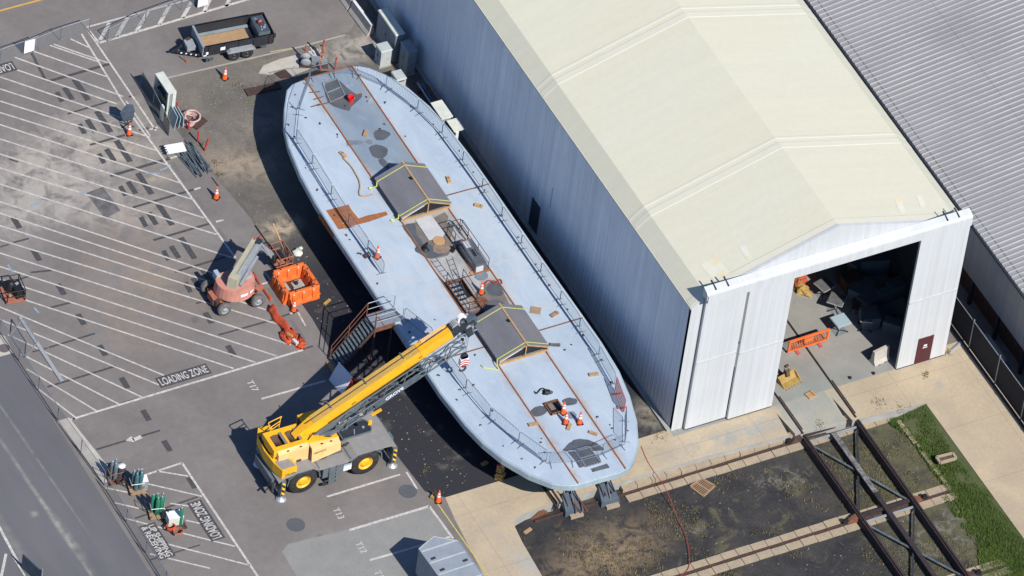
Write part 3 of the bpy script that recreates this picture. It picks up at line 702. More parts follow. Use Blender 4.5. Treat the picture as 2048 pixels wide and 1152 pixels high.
b.face([(x0 + .1, y1 - .9, ZD + .73), (x0 + .45, y1 - .9, ZD + .73), (x0 + .5, y1 - .35, ZD + .73), (x0 + .1, y1 - .35, ZD + .73)]); b.use('rust_orange'); b.bar((x0 + .02, y1 - .28, ZD + .7), (x1 - .1, y1 - .28, ZD + .7), .05)
b.bar((x0 - .04, y0, ZD + .05), (x0 - .04, y1 + 1.2, ZD + .05), .05); b.bar((x0 - .04, y0 - .04, ZD + .05), (x1 + .1, y0 - .04, ZD + .05), .06, .08)
b.build('casing_trim', cas)
b = MB(); b.use('black'); b.face([(x0 + .34, y0 + .7, ZD + .685), (x0 + .56, y0 + .7, ZD + .685), (x0 + .56, y0 + 1.25, ZD + .70), (x0 + .34, y0 + 1.25, ZD + .70)]); b.build('slot_dark_face', cas)  # black face on the solid casing, painting the dark of a slot
b = MB(); b.use('dark_steel'); uprights(b, [(x0, y1 + .25), (x0, y1 + 1.2), (x1 - .05, y1 + 1.2), (x1 - .05, y1 + .2)], .9, (.5, 1), .024); uprights(b, [(x1 + .02, y1 + 1.1), (x1 + .03, y0 + 1.35), (x1 + .04, y0 + .05)], .9, (.55, 1), .02)
b.use('galv'); b.path([(x0 + .02, y1 + .25, ZD + .9), (x0 + .05, y0 + .4, ZD + .9)], .02, 5); b.path([(x0 + .3, y1, ZD + .95), (x0 + .35, y0 + .4, ZD + .95)], .02, 5); b.path([(x0, y1 - .4, ZD + .45), (x0 + .02, y0 + .5, ZD + .45)], .02, 5)
b.build('guard_rail', cas)
# hull rests on a carriage running on the slip rails
b = MB(); b.use('dark_steel')
for x in (-5.6, -2.3): b.bar((x, -13.0, .35), (x, 14, .35), .3, .5)
for y in (-12, -6, 0, 6, 12): b.bar((-7.2, y, .48), (-.7, y, .48), .3, .26)
tag(b.build('slipway_carriage', loc=(CX, 0, 0)), 'dark steel carriage carrying the ferry hull on the slip rails', 'carriage')

# ------------------------------------------------------------------ stair covers (grey shingled roofs strapped with tape)
def cover(y0, y1, label, loose):
    xl, xr, xm = -5.12, -1.93, -3.42
    T = thing('stair_cover', label, 'roof cover', (xm, (y0 + y1) / 2, ZD), world=True, group='taped roof covers on the ferry deck')
    ze, zr, zb = ZD + .42, ZD + 1.14, ZD
    b_ = MB(); b_.use('shingle')
    th = .07
    for (xa, xb, za, zb_) in ((xl - .04, xm, ze, zr), (xm, xr + .04, zr, ze)):
        b_.hexa([(xa, y0 - .02, za - th), (xb, y0 - .02, zb_ - th), (xb, y1 + .12, zb_ - th), (xa, y1 + .12, za - th)], [(xa, y0 - .02, za), (xb, y0 - .02, zb_), (xb, y1 + .12, zb_), (xa, y1 + .12, za)])
    rf = b_.build('roof', T)
    b_ = MB(); b_.use('wood'); b_.bar((xm, y0 - .14, zr + .012), (xm, y1 + .14, zr + .012), .10, .03); b_.build('ridge_batten', rf)
    b_ = MB(); b_.use('black'); b_.box((xm - .13, (y0 + y1) / 2 + .35, zr + .02), (.13, .2, .05), .2); b_.build('roof_vent', rf)
    for y in (y0 + .12, y1 - .22):
        b_ = MB(); b_.use('tape_yellow'); b_.rail([(xl - .06, y, ze - .06), (xl - .045, y, ze + .013), (xm, y, zr + .03), (xr + .045, y, ze + .013), (xr + .06, y, ze - .06)], .055, .012); b_.build('tape', T)
    b_ = MB(); b_.use('tape_yellow')
    if loose: b_.path([(xl - .05, y0 + .12, ze), (xl - .15, y0 - .1, ZD + .25), (xl - .12, y0 - .35, ZD + .04), (xl - .55, y0 - .05, ZD + .03), (xl - .85, y0 + .12, ZD + .03), (xl - .9, y0 + .32, ZD + .1)], .03, 4)
    else:
        for y in (y0 + .25, y1 - .25):
            b_ = MB(); b_.use('tape_yellow'); b_.path([(xl - .05, y, ze), (xl - .1, y - .1, ZD + .2), (xl - .3, y + .05, ZD + .04), (xl - .5, y + .05, ZD + .08), (xl - .42, y - .12, ZD + .03)], .045, 4); b_.build('loose_tape', T)
    if loose: b_.build('loose_tape', T)
    b_ = MB(); b_.use('shingle'); b_.bb(xl, xl + .08, y0, y1, ZD, ze - .08); b_.use('dark_steel'); b_.bb(xl - .02, xl, y0, y1, ZD + .12, ZD + .17); b_.build('side_wall', T)
    b_ = MB(); b_.use('shingle'); b_.bb(xr - .08, xr, y0, y1, ZD, ze - .08); b_.build('side_wall', T)
    for y, s in ((y0, -1), (y1, 1)):
        b_ = MB(); b_.use('wood')
        b_.bar((xl, y, ZD + .08), (xr, y, ZD + .08), .08, .13); b_.bar((xm, y, ZD + .14), (xm, y, zr - .1), .07, .06)
        b_.bar((xl + .02, y, ze - .09), (xm, y, zr - .11), .07, .07); b_.bar((xm, y, zr - .11), (xr - .02, y, ze - .09), .07, .07)
        b_.use('strip_pale'); b_.bar((xl + .05, y - .05, ze - .14), (xm - .3, y - .05, zr - .24), .03, .06)
        fr = b_.build('gable_frame', T)
        b_ = MB(); b_.use('black'); b_.face([(xl + .12, y - s * .06, ZD + .2), (xr - .12, y - s * .06, ZD + .2), (xr - .12, y - s * .06, ze - .14), (xm, y - s * .06, zr - .2), (xl + .12, y - s * .06, ze - .14)]); b_.build('gable_dark_sheet', fr)  # black sheet paints the unlit inside of the cover
cover(4.75, 8.05, 'grey shingled stair cover strapped with yellow tape, beside the bare orange primer band', False)
cover(-7.55, -4.25, 'grey shingled stair cover at the crane boom tip, yellow tape trailing from its corner', True)

# ------------------------------------------------------------------ crowd barriers round the deck edge
def barrier_proto():
    T = thing('crowd_barrier', 'x', 'crowd barrier', (0, 0, -20), group='steel crowd barriers round the ferry deck')
    b_ = MB(); b_.use('barrier_steel'); Lh = 1.16
    b_.cur = 0; b_.path([(-Lh, 0, .2), (-Lh, 0, 1.0), (-Lh + .08, 0, 1.08), (Lh - .08, 0, 1.08), (Lh, 0, 1.0), (Lh, 0, .2), (-Lh, 0, .2)], .017, 5)
    b_.build('frame', T)
    b_ = MB(); b_.use('barrier_steel')
    for k in range(1, 20): x = -Lh + 2 * Lh * k / 20; b_.tube((x, 0, .2), (x, 0, 1.08), .008, 4)
    b_.build('bars', T)
    for s in (-1, 1):
        b_ = MB(); b_.use('barrier_steel'); b_.path([(s * .95, -.3, .02), (s * .95, -.05, .06), (s * .95, .05, .06), (s * .95, .3, .02)], .022, 5); b_.tube((s * .95, 0, .05), (s * .95, 0, .2), .02, 5); b_.build('foot', T)
    return T
BP = barrier_proto(); first = True
ORD = ['first', 'second', 'third', 'fourth', 'fifth', 'sixth', 'seventh', 'eighth', 'ninth', 'tenth', 'eleventh', 'twelfth', 'thirteenth', 'fourteenth', 'fifteenth', 'sixteenth']
RUNS = [('port side beyond the access stairs, {} from the trailer end', [(619, 163), (597, 225), (591, 284), (623, 334), (661, 396), (696, 451), (734, 505), (766, 553)]),
        ('port side between access stairs and crane boom, {} one', [(807, 641), (862, 684)]),
        ('port side nearer than the crane boom, {} from the boom', [(893, 733), (930, 783), (978, 840), (1036, 889), (1092, 929)]),
        ('near end of the ferry by the wet grid, {} from the left', [(1096, 931), (1150, 928), (1203, 914), (1249, 893)]),
        ('starboard side by the hangar, {} from the trailer end', [(712, 152), (771, 177), (834, 224), (883, 272), (924, 327), (963, 381), (1002, 438), (1041, 494), (1080, 550), (1119, 606), (1157.5, 660), (1196, 716)]),
        ('starboard near corner by the red mesh barrier, {} from the hangar side', [(1196, 718), (1228, 775)]),
        ('starboard near corner below the red mesh barrier, {} in its short run', [(1249, 838), (1249, 890)]),
        ('far end of the ferry by the red posts, {} from the left', [(619, 160), (664, 150), (710, 150)])]
for txt, pts in RUNS:
    P_ = [G(p[0], p[1], ZD) for p in pts]
    for k, (a, c) in enumerate(zip(P_, P_[1:])):
        d = c - a; n_ = max(1, round(d.length / 2.6)); 
        for j in range(n_):
            mid = a + d * ((j + .5) / n_); sx = d.length / n_ / 2.38
            idx = ORD[k] + (' pair, ' + ('far panel' if j == 0 else 'near panel') if n_ > 1 else '')
            lab = 'grey crowd barrier, ' + txt.format(idx)
            lz = math.atan2(d.y, d.x)
            if first: BP.location = mid; BP.rotation_euler = (0, 0, lz); BP.scale = (sx, 1, 1); BP['label'] = lab; first = False
            else: dup(BP, mid, lz, lab, sx=sx)
# red mesh barrier
a, c = G(1229, 778, ZD), G(1248, 828, ZD); d = c - a
T = thing('mesh_barrier', 'translucent red mesh barrier panel among the grey barriers on the deck', 'barrier', (a + c) / 2, math.atan2(d.y, d.x))
n = NT('red_mesh'); n.done((.62, .10, .09), .6); n.b.inputs['Alpha'].default_value = .45; MATS['red_mesh'] = n.m
b = MB(); b.use('red_mesh'); hl = d.length / 2 - .06; b.bb(-hl, hl, -.012, .012, .12, 1.05); b.build('panel', T)
b = MB(); b.use('pale_red'); b.path([(-hl, 0, .1), (-hl, 0, 1.06), (hl, 0, 1.06), (hl, 0, .1), (-hl, 0, .1)], .022, 5); b.build('frame', T)
for s in (-1, 1): b = MB(); b.use('pale_red'); b.bar((s * hl * .6, -.28, .05), (s * hl * .6, .28, .05), .07, .09); b.build('foot', T)

# ------------------------------------------------------------------ cones
def cone_proto():
    T = thing('traffic_cone', 'x', 'traffic cone', (0, 0, 0), group='orange traffic cones')
    b_ = MB(); b_.use('black'); b_.box((0, 0, .025), (.40, .40, .05), 0, .94); b_.build('base', T)
    b_ = MB(); b_.use('cone_orange'); b_.lathe([(.165, .05), (.15, .08), (.045, .88), (.035, .9)], 14); b_.build('body', T)
    for z0, z1 in ((.42, .56), (.63, .73)):
        b_ = MB(); b_.use('reflective'); rr = lambda z: .154 - (z - .06) * .13; b_.lathe([(rr(z0), z0), (rr(z1), z1)], 14, caps=False); b_.build('collar', T)
    return T
CP = cone_proto(); first = True
for px, py, z, lab in ((449, 157, 0, 'orange cone on the dark dirt below the dump trailer'), (258, 268, 0, 'orange cone standing in front of the dark folded sign on the hatched lot'), (432, 396, 0, 'orange cone at the lower end of the heap of grey pipes'),
                       (587, 621, 0, 'orange cone at the corner of the orange barrier ring'), (754, 514, ZD, 'orange cone on the ferry deck next to the port crowd barriers'), (962, 586, ZD, 'orange cone amid the muddy patch of the ferry between stairwell and round rusty lid'),
                       (1126, 826, ZD, 'orange cone right at the edge of the open deck hatch, farthest of three'), (1131, 846, ZD, 'orange cone below the open deck hatch, nearest and left of three'), (1159, 846, ZD, 'orange cone right of the open deck hatch, rightmost of three'),
                       (876, 1003, 0, 'orange cone at the corner of the tan apron, by the bay lettered T13')):
    g = G(px, py, z)
    if first: CP.location = g; CP['label'] = lab; first = False; CP.rotation_euler = (0, 0, .3)
    else: dup(CP, g, random.uniform(0, 1.5), lab)

# ------------------------------------------------------------------ loose things on the deck
def block(name, px, py, z, d, rz, key, label, cat, tilt=None, group=None):
    g = G(px, py, z); b_ = MB(); b_.use(key); b_.box((0, 0, d[2] / 2), d, 0, .985)
    if d[2] > .04: b_.use('dark_wood' if key in ('wood', 'plywood') else key); b_.box((d[0] * .2, 0, d[2] + .004), (.05, d[1] * .9, .008))
    o = b_.build(name); o.location = g; o.rotation_euler = (0, 0, rz); return tag(o, label, cat, group)
for px, py, l, w, rz, key, lab in ((731, 268, .5, .22, .85, 'cardboard', 'short tan timber offcut on the dark walkway above the oval puddles'), (686, 311, .5, .22, 1.75, 'wood', 'short timber offcut beside the port coaming above the trailing hose'), (897, 361, .5, .2, 1.35, 'wood', 'short timber offcut on the pale deck between the far cover and the hangar side barriers'),
                              (957, 413, .5, .2, -.75, 'wood', 'short timber offcut just below the right hand red seam of the far cover'), (1109, 630, .55, .2, .28, 'plywood', 'flat tan timber offcut beside the square plywood sheet'), (1110, 691, .6, .17, -.45, 'weathered', 'grey weathered timber offcut touching the right eave of the near cover'),
                              (1187, 750, .55, .2, -.2, 'cardboard', 'tan timber offcut alone on the starboard deck near the red mesh barrier'), (1066, 850, .55, .2, -.15, 'cardboard', 'tan timber offcut lying over the port coaming near the dark oval puddle'), (1138, 855, .5, .2, .85, 'cardboard', 'tan timber offcut lying below the three cones'), (1186, 868, .5, .18, -.85, 'cardboard', 'tan timber offcut near the starboard coaming above the near grid')):
    block('timber_offcut', px, py, ZD, (l, w, .12), rz, key, lab, 'timber', group='timber offcuts on the ferry deck')
block('plywood_sheet', 1071, 621, ZD, (.55, .6, .03), .95, 'plywood', 'square tan plywood sheet lying on the starboard deck', 'plywood')
g = G(701, 203, ZD); T = thing('bucket', 'bright red plastic bucket on the ferry deck by the far wet grid', 'bucket', g)
b = MB(); b.use('bucket_red'); b.lathe([(.15, 0), (.19, .38), (.20, .40), (.18, .38), (.15, .06)], 16, caps=False); b.lathe([(.15, 0), (.15, .05)], 16); b.build('body', T)
b = MB(); b.use('silver'); b.path([(.19, 0, .36), (.2, .1, .28), (.2, 0, .22), (.19, -.1, .28), (.19, 0, .36)], .008, 4); b.build('handle', T)
def hose(name, pts, z, r, key, label, cat, zs=None):
    b_ = MB(); b_.use(key); P_ = [G(p[0], p[1], z) + Vector((0, 0, r + (zs[i] if zs else 0))) for i, p in enumerate(pts)]
    S = []
    for i in range(len(P_) - 1):
        a_, b2, c_, d_ = P_[max(0, i - 1)], P_[i], P_[i + 1], P_[min(len(P_) - 1, i + 2)]
        for t in [k / 5 for k in range(5)]: S.append(.5 * (2 * b2 + (c_ - a_) * t + (2 * a_ - 5 * b2 + 4 * c_ - d_) * t * t + (3 * b2 - a_ - 3 * c_ + d_) * t ** 3))
    S.append(P_[-1]); b_.path(S, r, 6)
    o = b_.build(name, loc=S[0]); return tag(o, label, cat)
hose('hose', ((686, 317), (693, 324), (703, 335), (712, 350), (718, 362), (720, 375), (718, 387), (722, 393), (735, 393), (747, 390)), ZD, .045, 'wood', 'tan hose trailing along the port coaming down to the far cover', 'hose')
hose('cable', ((1069, 784), (1072, 788), (1077, 784), (1081, 779), (1087, 778), (1091, 782)), ZD, .04, 'black', 'black coiled cable end above the open deck hatch', 'cable')
hose('hose', ((1282, 893), (1296, 925), (1318, 958), (1330, 975), (1345, 1000), (1359, 1030), (1371, 1053), (1378, 1080), (1381, 1110), (1377, 1128), (1362, 1142), (1352, 1160)), 0, .022, 'hose_red', 'thin red hose running from the ferry across the apron into the gravel pit', 'hose', (0, 0, 0, 0, -.3, -.5, -.5, -.5, -.5, -.5, -.5, -.5))
g = G(1093, 785, ZD); b = MB(); b.use('black'); b.blobby((0, 0, 0), (.26, .17, .16), 14, 6, .4, 41); b.use('sign_dark'); b.blobby((.2, -.12, 0), (.14, .12, .12), 12, 5, .4, 42); o = b.build('tool_bag'); o.location = g; tag(o, 'lumpy black tool bag at the cable end above the open deck hatch', 'tool bag')
# chain hoist / tools by the port barriers
g = G(731, 515, ZD); b = MB(); b.use('dark_rust'); b.box((0, 0, .12), (.2, .14, .24), .4, .7); b.path([(.05, .05, .1), (.2, .1, .3), (.28, -.05, .15), (.2, -.15, .03)], .035, 5)
o = b.build('chain_hoist'); o.location = g; tag(o, 'small rust brown hoist lying outside the port barriers by the cone', 'hoist')
g = G(850, 500, ZD); b = MB(); b.use('black'); b.blobby((0, 0, 0), (.24, .26, .14), 9, 4, .3, 3); o = b.build('rag_heap'); o.location = g; tag(o, 'black rag heap in the mud patch below the far cover', 'rag')
g = G(849, 489, ZD); b = MB(); b.use('black'); b.prism([(.26 * math.cos(t), .16 * math.sin(t)) for t in [PI + k * PI / 8 for k in range(9)]], 0, .05); o = b.build('drain_cover'); o.location = g; o.rotation_euler = (0, 0, R(20)); tag(o, 'black half round drain cover in the mud below the far cover', 'drain cover')
g = G(908, 500, ZD); b = MB(); b.use('black'); b.lathe([(.08, 0), (.08, .3), (.05, .33)], 10); b.tube((.05, 0, .25), (.3, .2, .1), .05, 6); b.box((-.15, -.1, .08), (.2, .16, .16), .4); o = b.build('pump'); o.location = g; tag(o, 'small black pump at the left foot of the machinery casing', 'pump')
g = G(963, 636, ZD); b = MB(); b.use('board_white'); b.blobby((0, 0, 0), (.17, .14, .12), 8, 4, .3, 9); o = b.build('plastic_bag'); o.location = g; tag(o, 'crumpled white bag by the far edge of the near cover', 'bag')
hose('hose', ((955, 640), (957, 625), (965, 618), (980, 614), (1000, 620), (1012, 632)), ZD, .02, 'cable', 'thin brown hose curving past the round rusty lid', 'hose')
hose('hose', ((966, 574), (972, 566), (980, 562), (990, 568), (1000, 560), (1004, 568)), ZD, .045, 'hose_red', 'dark red hose heap on the mud beside the cone', 'hose')
g = G(950, 561 + 20, ZD)
# ------------------------------------------------------------------ hangar
def GX(px, py, x):
    d = _v * FPX + CR * (px - 1024) + CU * (576 - py); return CO + d * ((x - CO.x) / d.x)
def GY(px, py, y):
    d = _v * FPX + CR * (px - 1024) + CU * (576 - py); return CO + d * ((y - CO.y) / d.y)
def wall_mat(key, a, c, streakc, sx, sy, amt=.5):
    n = NT(key)
    col = n.mix(n.ramp(n.noise(.5, 5, .6), .35, .66), a, c)
    st = n.ramp(n.noise(1.0, 5, .65, n.mapped((sx, sy, .05))), .40, .68)
    col = n.mix(n.math('MULTIPLY', st, amt), col, streakc)
    f = n.ramp(n.noise(1.0, 2, .5, n.mapped((sx * 4, sy * 4, .04))), .3, .7, .92, 1.04)
    col = n.mix(1, col, f, 'MULTIPLY')
    MATS[key] = n.done(col, .6, 0, .3)
wall_mat('hangar_wall', (.80, .83, .84), (.72, .75, .77), (.56, .60, .63), .01, 1.6, .6)
wall_mat('hangar_door', (.525, .54, .545), (.50, .52, .525), (.45, .465, .47), 1.2, .01, .2)
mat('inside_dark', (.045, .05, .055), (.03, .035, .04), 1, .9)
def roof_mat():
    n = NT('hangar_roof')
    col = n.mix(n.ramp(n.noise(.22, 6, .55, n.mapped((.5, 1, 1))), .35, .66), (.615, .59, .45), (.605, .587, .465))
    st = n.ramp(n.noise(.5, 4, .6, n.mapped((.25, 1.2, .5))), .58, .74)
    col = n.mix(n.math('MULTIPLY', st, .35), col, (.64, .57, .41))
    wv = n.ramp(n.noise(1.0, 3, .6, n.mapped((.15, 2.2, .5))), .35, .65, .98, 1.01); col = n.mix(1, col, wv, 'MULTIPLY')
    p = n.sep(); fr = n.math('FRACT', n.math('MULTIPLY', p[1], .55)); lap = n.ramp(fr, .0, .03, .955, 1.0); col = n.mix(1, col, lap, 'MULTIPLY')
    col = n.mix(1, col, n.ramp(n.noise(3, 4, .7), .28, .75, .96, 1.02), 'MULTIPLY')
    MATS['hangar_roof'] = n.done(col, .6, 0, .3)
roof_mat()
mat('roof_seam', (.62, .60, .485), (.60, .58, .465), 2, .6, grime=.04)
mat('door_trim', (.50, .52, .52), (.46, .48, .48), 2, .6, grime=.04)
mat('roof_patch', (.66, .58, .38), (.65, .635, .53), .9, .7, lo=.44, hi=.54, grime=.03)
XL, XR, XM, YF, YB = 3.25, 21.25, 12.25, -13.5, 42
SEC = [(XL, 10.0), (XL + .85, 10.75), (XM, 13.28), (XR - .85, 10.75), (XR, 10.0)]
HG = thing('hangar', 'large white metal hangar with pale cream roof and a tall open sliding door front', 'hangar', (XM, YF, 0), world=True)
b = MB(); b.use('hangar_wall'); b.bb(XL, XL + .2, YF, YB, .0, 10.0)
for k in range(int((YB - YF) / .38)): y = YF + .2 + k * .38; b.prism([(XL, y), (XL, y + .13), (XL - .012, y + .10), (XL - .012, y + .03)], .02, 9.88)
lw = b.build('side_wall', HG)
b = MB(); b.use('roof_seam'); b.bb(XL - .05, XL, YF, YB, 9.88, 9.99); b.build('eave_trim', HG)
b = MB(); b.use('inside_dark'); b.bb(XL + .2, XL + .24, YF + .25, YB - .2, .02, 10.0); b.bb(XR - .24, XR - .2, YF + .25, YB - .2, .02, 10.0); b.bb(XL + .24, XR - .24, YB - .24, YB - .2, .02, 10.6)  # dark lining added to cut light bouncing off the white walls inside
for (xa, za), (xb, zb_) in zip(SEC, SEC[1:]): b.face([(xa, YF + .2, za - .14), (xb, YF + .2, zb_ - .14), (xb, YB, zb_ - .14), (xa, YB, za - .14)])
b.build('added_dark_lining', HG, fix=False)
b = MB(); b.use('hangar_wall'); b.bb(XR - .2, XR, YF, YB, .0, 10.0); b.build('side_wall', HG)
b = MB(); b.use('hangar_wall'); b.bb(XL + .2, XR - .2, YB - .2, YB, 0, 10.7); b.build('end_wall', HG)
b = MB(); b.use('hangar_roof')
for (xa, za), (xb, zb_) in zip(SEC, SEC[1:]):
    b.hexa([(xa, YF, za - .12), (xb, YF, zb_ - .12), (xb, YB, zb_ - .12), (xa, YB, za - .12)], [(xa, YF, za), (xb, YF, zb_), (xb, YB, zb_), (xa, YB, za)])
roof = b.build('roof', HG)
ys = [G(1370, 30, 13.28).y, G(1558, 291, 13.28).y, YF + .35]
for y in ys:
    for dy, w, h in ((0, .5, .014), (.62, .22, .012)) if y != ys[-1] else ((0, .55, .02),):
        b = MB(); b.use('roof_seam')
        for (xa, za), (xb, zb_) in zip(SEC, SEC[1:]): b.hexa([(xa, y + dy - w / 2, za), (xb, y + dy - w / 2, zb_), (xb, y + dy + w / 2, zb_), (xa, y + dy + w / 2, za)], [(xa, y + dy - w / 2 + .04, za + h), (xb, y + dy - w / 2 + .04, zb_ + h), (xb, y + dy + w / 2 - .04, zb_ + h), (xa, y + dy + w / 2 - .04, za + h)])
        b.build('roof_seam', roof)
def on_roof(px, py):
    z = 12.0
    for _ in range(8):
        g = G(px, py, z); z = 10.75 + (13.28 - 10.75) * (1 - abs(g.x - XM) / 8.15)
    return Vector((g.x, g.y, z + .012))
for pts in (((1400, 530), (1430, 512), (1462, 548), (1432, 566)), ((1478, 494), (1490, 490), (1504, 516), (1494, 520)), ((1788, 396), (1800, 392), (1812, 424), (1800, 428)), ((1832, 392), (1842, 390), (1852, 412), (1842, 416))):
    b = MB(); b.use('roof_patch'); b.face([on_roof(*p) for p in pts]); b.build('roof_patch', roof)
# front wall: strips either side, gable above the door head
b = MB(); b.use('hangar_door')
b.hexa([(XL, YF - .02, 0), (4.05, YF - .02, 0), (4.05, YF + .2, 0), (XL, YF + .2, 0)], [(XL, YF - .02, 9.98), (4.05, YF - .02, 10.7), (4.05, YF + .2, 10.7), (XL, YF + .2, 9.98)])
b.hexa([(XR, YF + .2, 0), (20.4, YF + .2, 0), (20.4, YF - .02, 0), (XR, YF - .02, 0)], [(XR, YF + .2, 9.98), (20.4, YF + .2, 10.7), (20.4, YF - .02, 10.7), (XR, YF - .02, 9.98)])
b.prism_y([(4.05, 10.6), (20.45, 10.6), (20.45, 10.78), (XM, 13.36), (4.05, 10.78)], YF - .1, YF + .1)
b.build('front_wall', HG)
b = MB(); b.use('hangar_door'); b.bb(3.75, 20.95, YF - .62, YF - .12, 11.0, 11.42); b.bb(3.8, 20.9, YF - .7, YF - .62, 10.8, 11.36); b.hexa([(3.75, YF - .62, 11.42), (20.95, YF - .62, 11.42), (20.95, YF - .12, 11.42), (3.75, YF - .12, 11.42)], [(3.75, YF - .5, 11.52), (20.95, YF - .5, 11.52), (20.95, YF - .12, 11.66), (3.75, YF - .12, 11.66)])
hd = b.build('door_head', HG)
for x in (4.35, 5.15, 19.35, 20.1):
    b = MB(); b.use('dark_steel'); b.bar((x, YF - .5, 11.56), (x, YF + .15, 11.72), .07, .09); b.build('head_bracket', hd)
def door(x0, x1, ya, yb, nm='sliding_door'):
    b_ = MB(); b_.use('hangar_door'); b_.bb(x0, x1, ya, yb, .12, 11.0)
    for k in range(int((x1 - x0) / .42)): x = x0 + .12 + k * .42; b_.hexa([(x, ya, .14), (x + .16, ya, .14), (x + .12, ya - .009, .14), (x + .04, ya - .009, .14)], [(x, ya, 10.9), (x + .16, ya, 10.9), (x + .12, ya - .009, 10.9), (x + .04, ya - .009, 10.9)])
    d = b_.build(nm, HG)
    b_ = MB(); b_.use('door_trim'); b_.bb(x0 + .03, x1 - .03, ya - .035, ya, 5.4, 5.56); b_.build('girt', d)
    b_ = MB(); b_.use('dark_steel'); b_.bb(x0 + .02, x1 - .02, ya + .02, yb - .02, .02, .12); b_.build('bottom_guide', d)
    return d
door(3.98, 6.62, YF - .28, YF - .12); door(6.66, 9.55, YF - .48, YF - .32); d3 = door(17.72, 20.93, YF - .56, YF - .40)
b = MB(); b.use('door_brown'); b.bb(18.88, 19.9, YF - .60, YF - .56, .12, 2.15); md = b.build('personnel_door', d3)
b = MB(); b.use('reflective'); b.bb(19.3, 19.52, YF - .608, YF - .60, 1.42, 1.55); b.bb(19.26, 19.56, YF - .608, YF - .60, 1.28, 1.34); b.build('door_sign', d3)
b = MB(); b.use('sign_dark'); a = GX(1068, 440, XL); b.bb(XL - .03, XL, a.y - .5, a.y + .5, .1, 2.35); b.build('side_door', HG)
b = MB(); b.use('silver'); b.bb(XL - .03, XL, GX(1100, 420, XL).y, GX(1100, 420, XL).y + .05, 3.3, 4.9); b.build('conduit', HG)
b = MB(); b.use('grey_concrete'); b.bb(XL - .28, XL - .02, YF, YB, 0, .16); struct(b.build('wall_footing'))
sheet('rail_slab', [(9.86, -16.3), (13.02, -16.55), (13.02, -13.96), (9.86, -13.96)], .0105, 'rail_slab') if mat('rail_slab', (.30, .315, .285), (.37, .35, .29), .8, .85) else 0
# rails across the floor and out to the pit
for x in (10.25, 13.72):
    b = MB(); b.use('rail_steel'); b.bb(x - .07, x + .07, -16.5, 30, .008, .02); b.bb(x - .03, x + .03, -16.5, 30, .02, .07); b.bb(x + .09, x + .16, -16.2, -13.4, .01, .04); struct(b.build('floor_rail'))
for x in (-5.62, -5.25, -2.6, -2.2, -4.55, -4.15):
    b = MB(); b.use('rust' if x in (-4.55, -4.15) else 'rail_steel'); b.bb(x - .045, x + .045, -16.6 if x < -4.8 or x > -3 else -17.3, 12, .008, .09); struct(b.build('slip_rail'))
# ---- things in the hangar
def ped_table(px, py, key, rz, label, tilt=0, h=.85, w=.95):
    g = G(px, py, 0); T = thing('pedestal_table', label, 'table', g, rz, group='square pedestal tables in the hangar doorway')
    b_ = MB(); b_.use('silver'); b_.box((0, 0, h - .03), (w, w, .05)); b_.use(key); b_.box((0, 0, h + .005), (w - .06, w - .06, .03)); b_.build('top', T)
    b_ = MB(); b_.use('galv'); b_.tube((0, 0, .1), (0, 0, h - .04), .05, 8); b_.build('post', T)
    b_ = MB(); b_.use('galv'); b_.box((0, 0, .02), (w * .85, w * .85, .03)); b_.use('dark_steel')
    for s in (-1, 1): b_.bar((-.4 * s, -.35, .05), (.4 * s, .35, .05), .06, .06)
    b_.build('foot', T)
    return T
ped_table(1646, 589, 'table_dark', .25, 'dark topped square table nearest the orange netting heap in the hangar')
ped_table(1670, 619, 'table_dark', .75, 'dark topped square table turned cornerwise, middle of the hangar tables')
ped_table(1678, 661, 'table_blue', .05, 'pale blue topped square table nearest the long orange barrier')
T = ped_table(1729, 656, 'table_dark', -.5, 'narrow dark topped table at the shadow edge, right of the blue one', w=.7)
b = MB(); b.use('dark_wood'); g = G(1727, 645, 0); b.box((0, 0, .55), (.5, 1.0, .05)); b.use('galv'); b.tube((.1, .1, 0), (.1, .1, .53), .04); b.tube((-.1, -.2, 0), (-.1, -.2, .53), .04); b.box((0, 0, .02), (.5, .5, .03)); o = b.build('bench'); o.location = g; o.rotation_euler = (0, 0, -.6); o.location.y += 1.0; tag(o, 'dark bench standing behind the narrow table in the hangar', 'bench')
g = G(1598, 572, 0); b = MB(); b.use('bucket_yellow'); b.blobby((0, -.35, 0), (.45, .6, .32), 18, 8, .4, 4); b.use('net_orange'); b.blobby((.1, .35, 0), (.5, .5, .5), 18, 8, .42, 5); b.use('rust_orange'); b.blobby((0, .1, .1), (.35, .35, .45), 16, 7, .45, 6); b.use('pale_red'); b.blobby((.1, .5, .2), (.2, .25, .36), 14, 6, .4, 7)
o = b.build('netting_heap'); o.location = g; tag(o, 'heap of orange and tan netting beside the left sliding door', 'netting')
a, c = G(1574, 708, 0), G(1655, 682, 0); d = c - a
T = thing('plastic_barrier', 'long orange slatted plastic barrier across the rail in the hangar doorway', 'barrier', (a + c) / 2, math.atan2(d.y, d.x))
hl = d.length / 2; b = MB(); b.use('barrier_orange'); b.bb(-hl, hl, -.05, .05, .92, 1.04); b.bb(-hl, hl, -.04, .04, .12, .2); b.bb(-hl, -hl + .1, -.04, .04, .2, .92); b.bb(hl - .1, hl, -.04, .04, .2, .92); b.bb(-.3, .3, -.03, .03, .5, .75); b.build('frame', T)
b = MB(); b.use('barrier_orange')
for k in range(22): x = -hl + .14 + k * (2 * hl - .28) / 21; b.bar((x, 0, .2), (x, 0, .92), .035, .03)
b.build('slats', T)
for s in (-1, 1): b = MB(); b.use('pale_red'); b.bb(s * hl * .55 - .1, s * hl * .55 + .1, -.35, .35, 0, .08); b.build('foot', T)
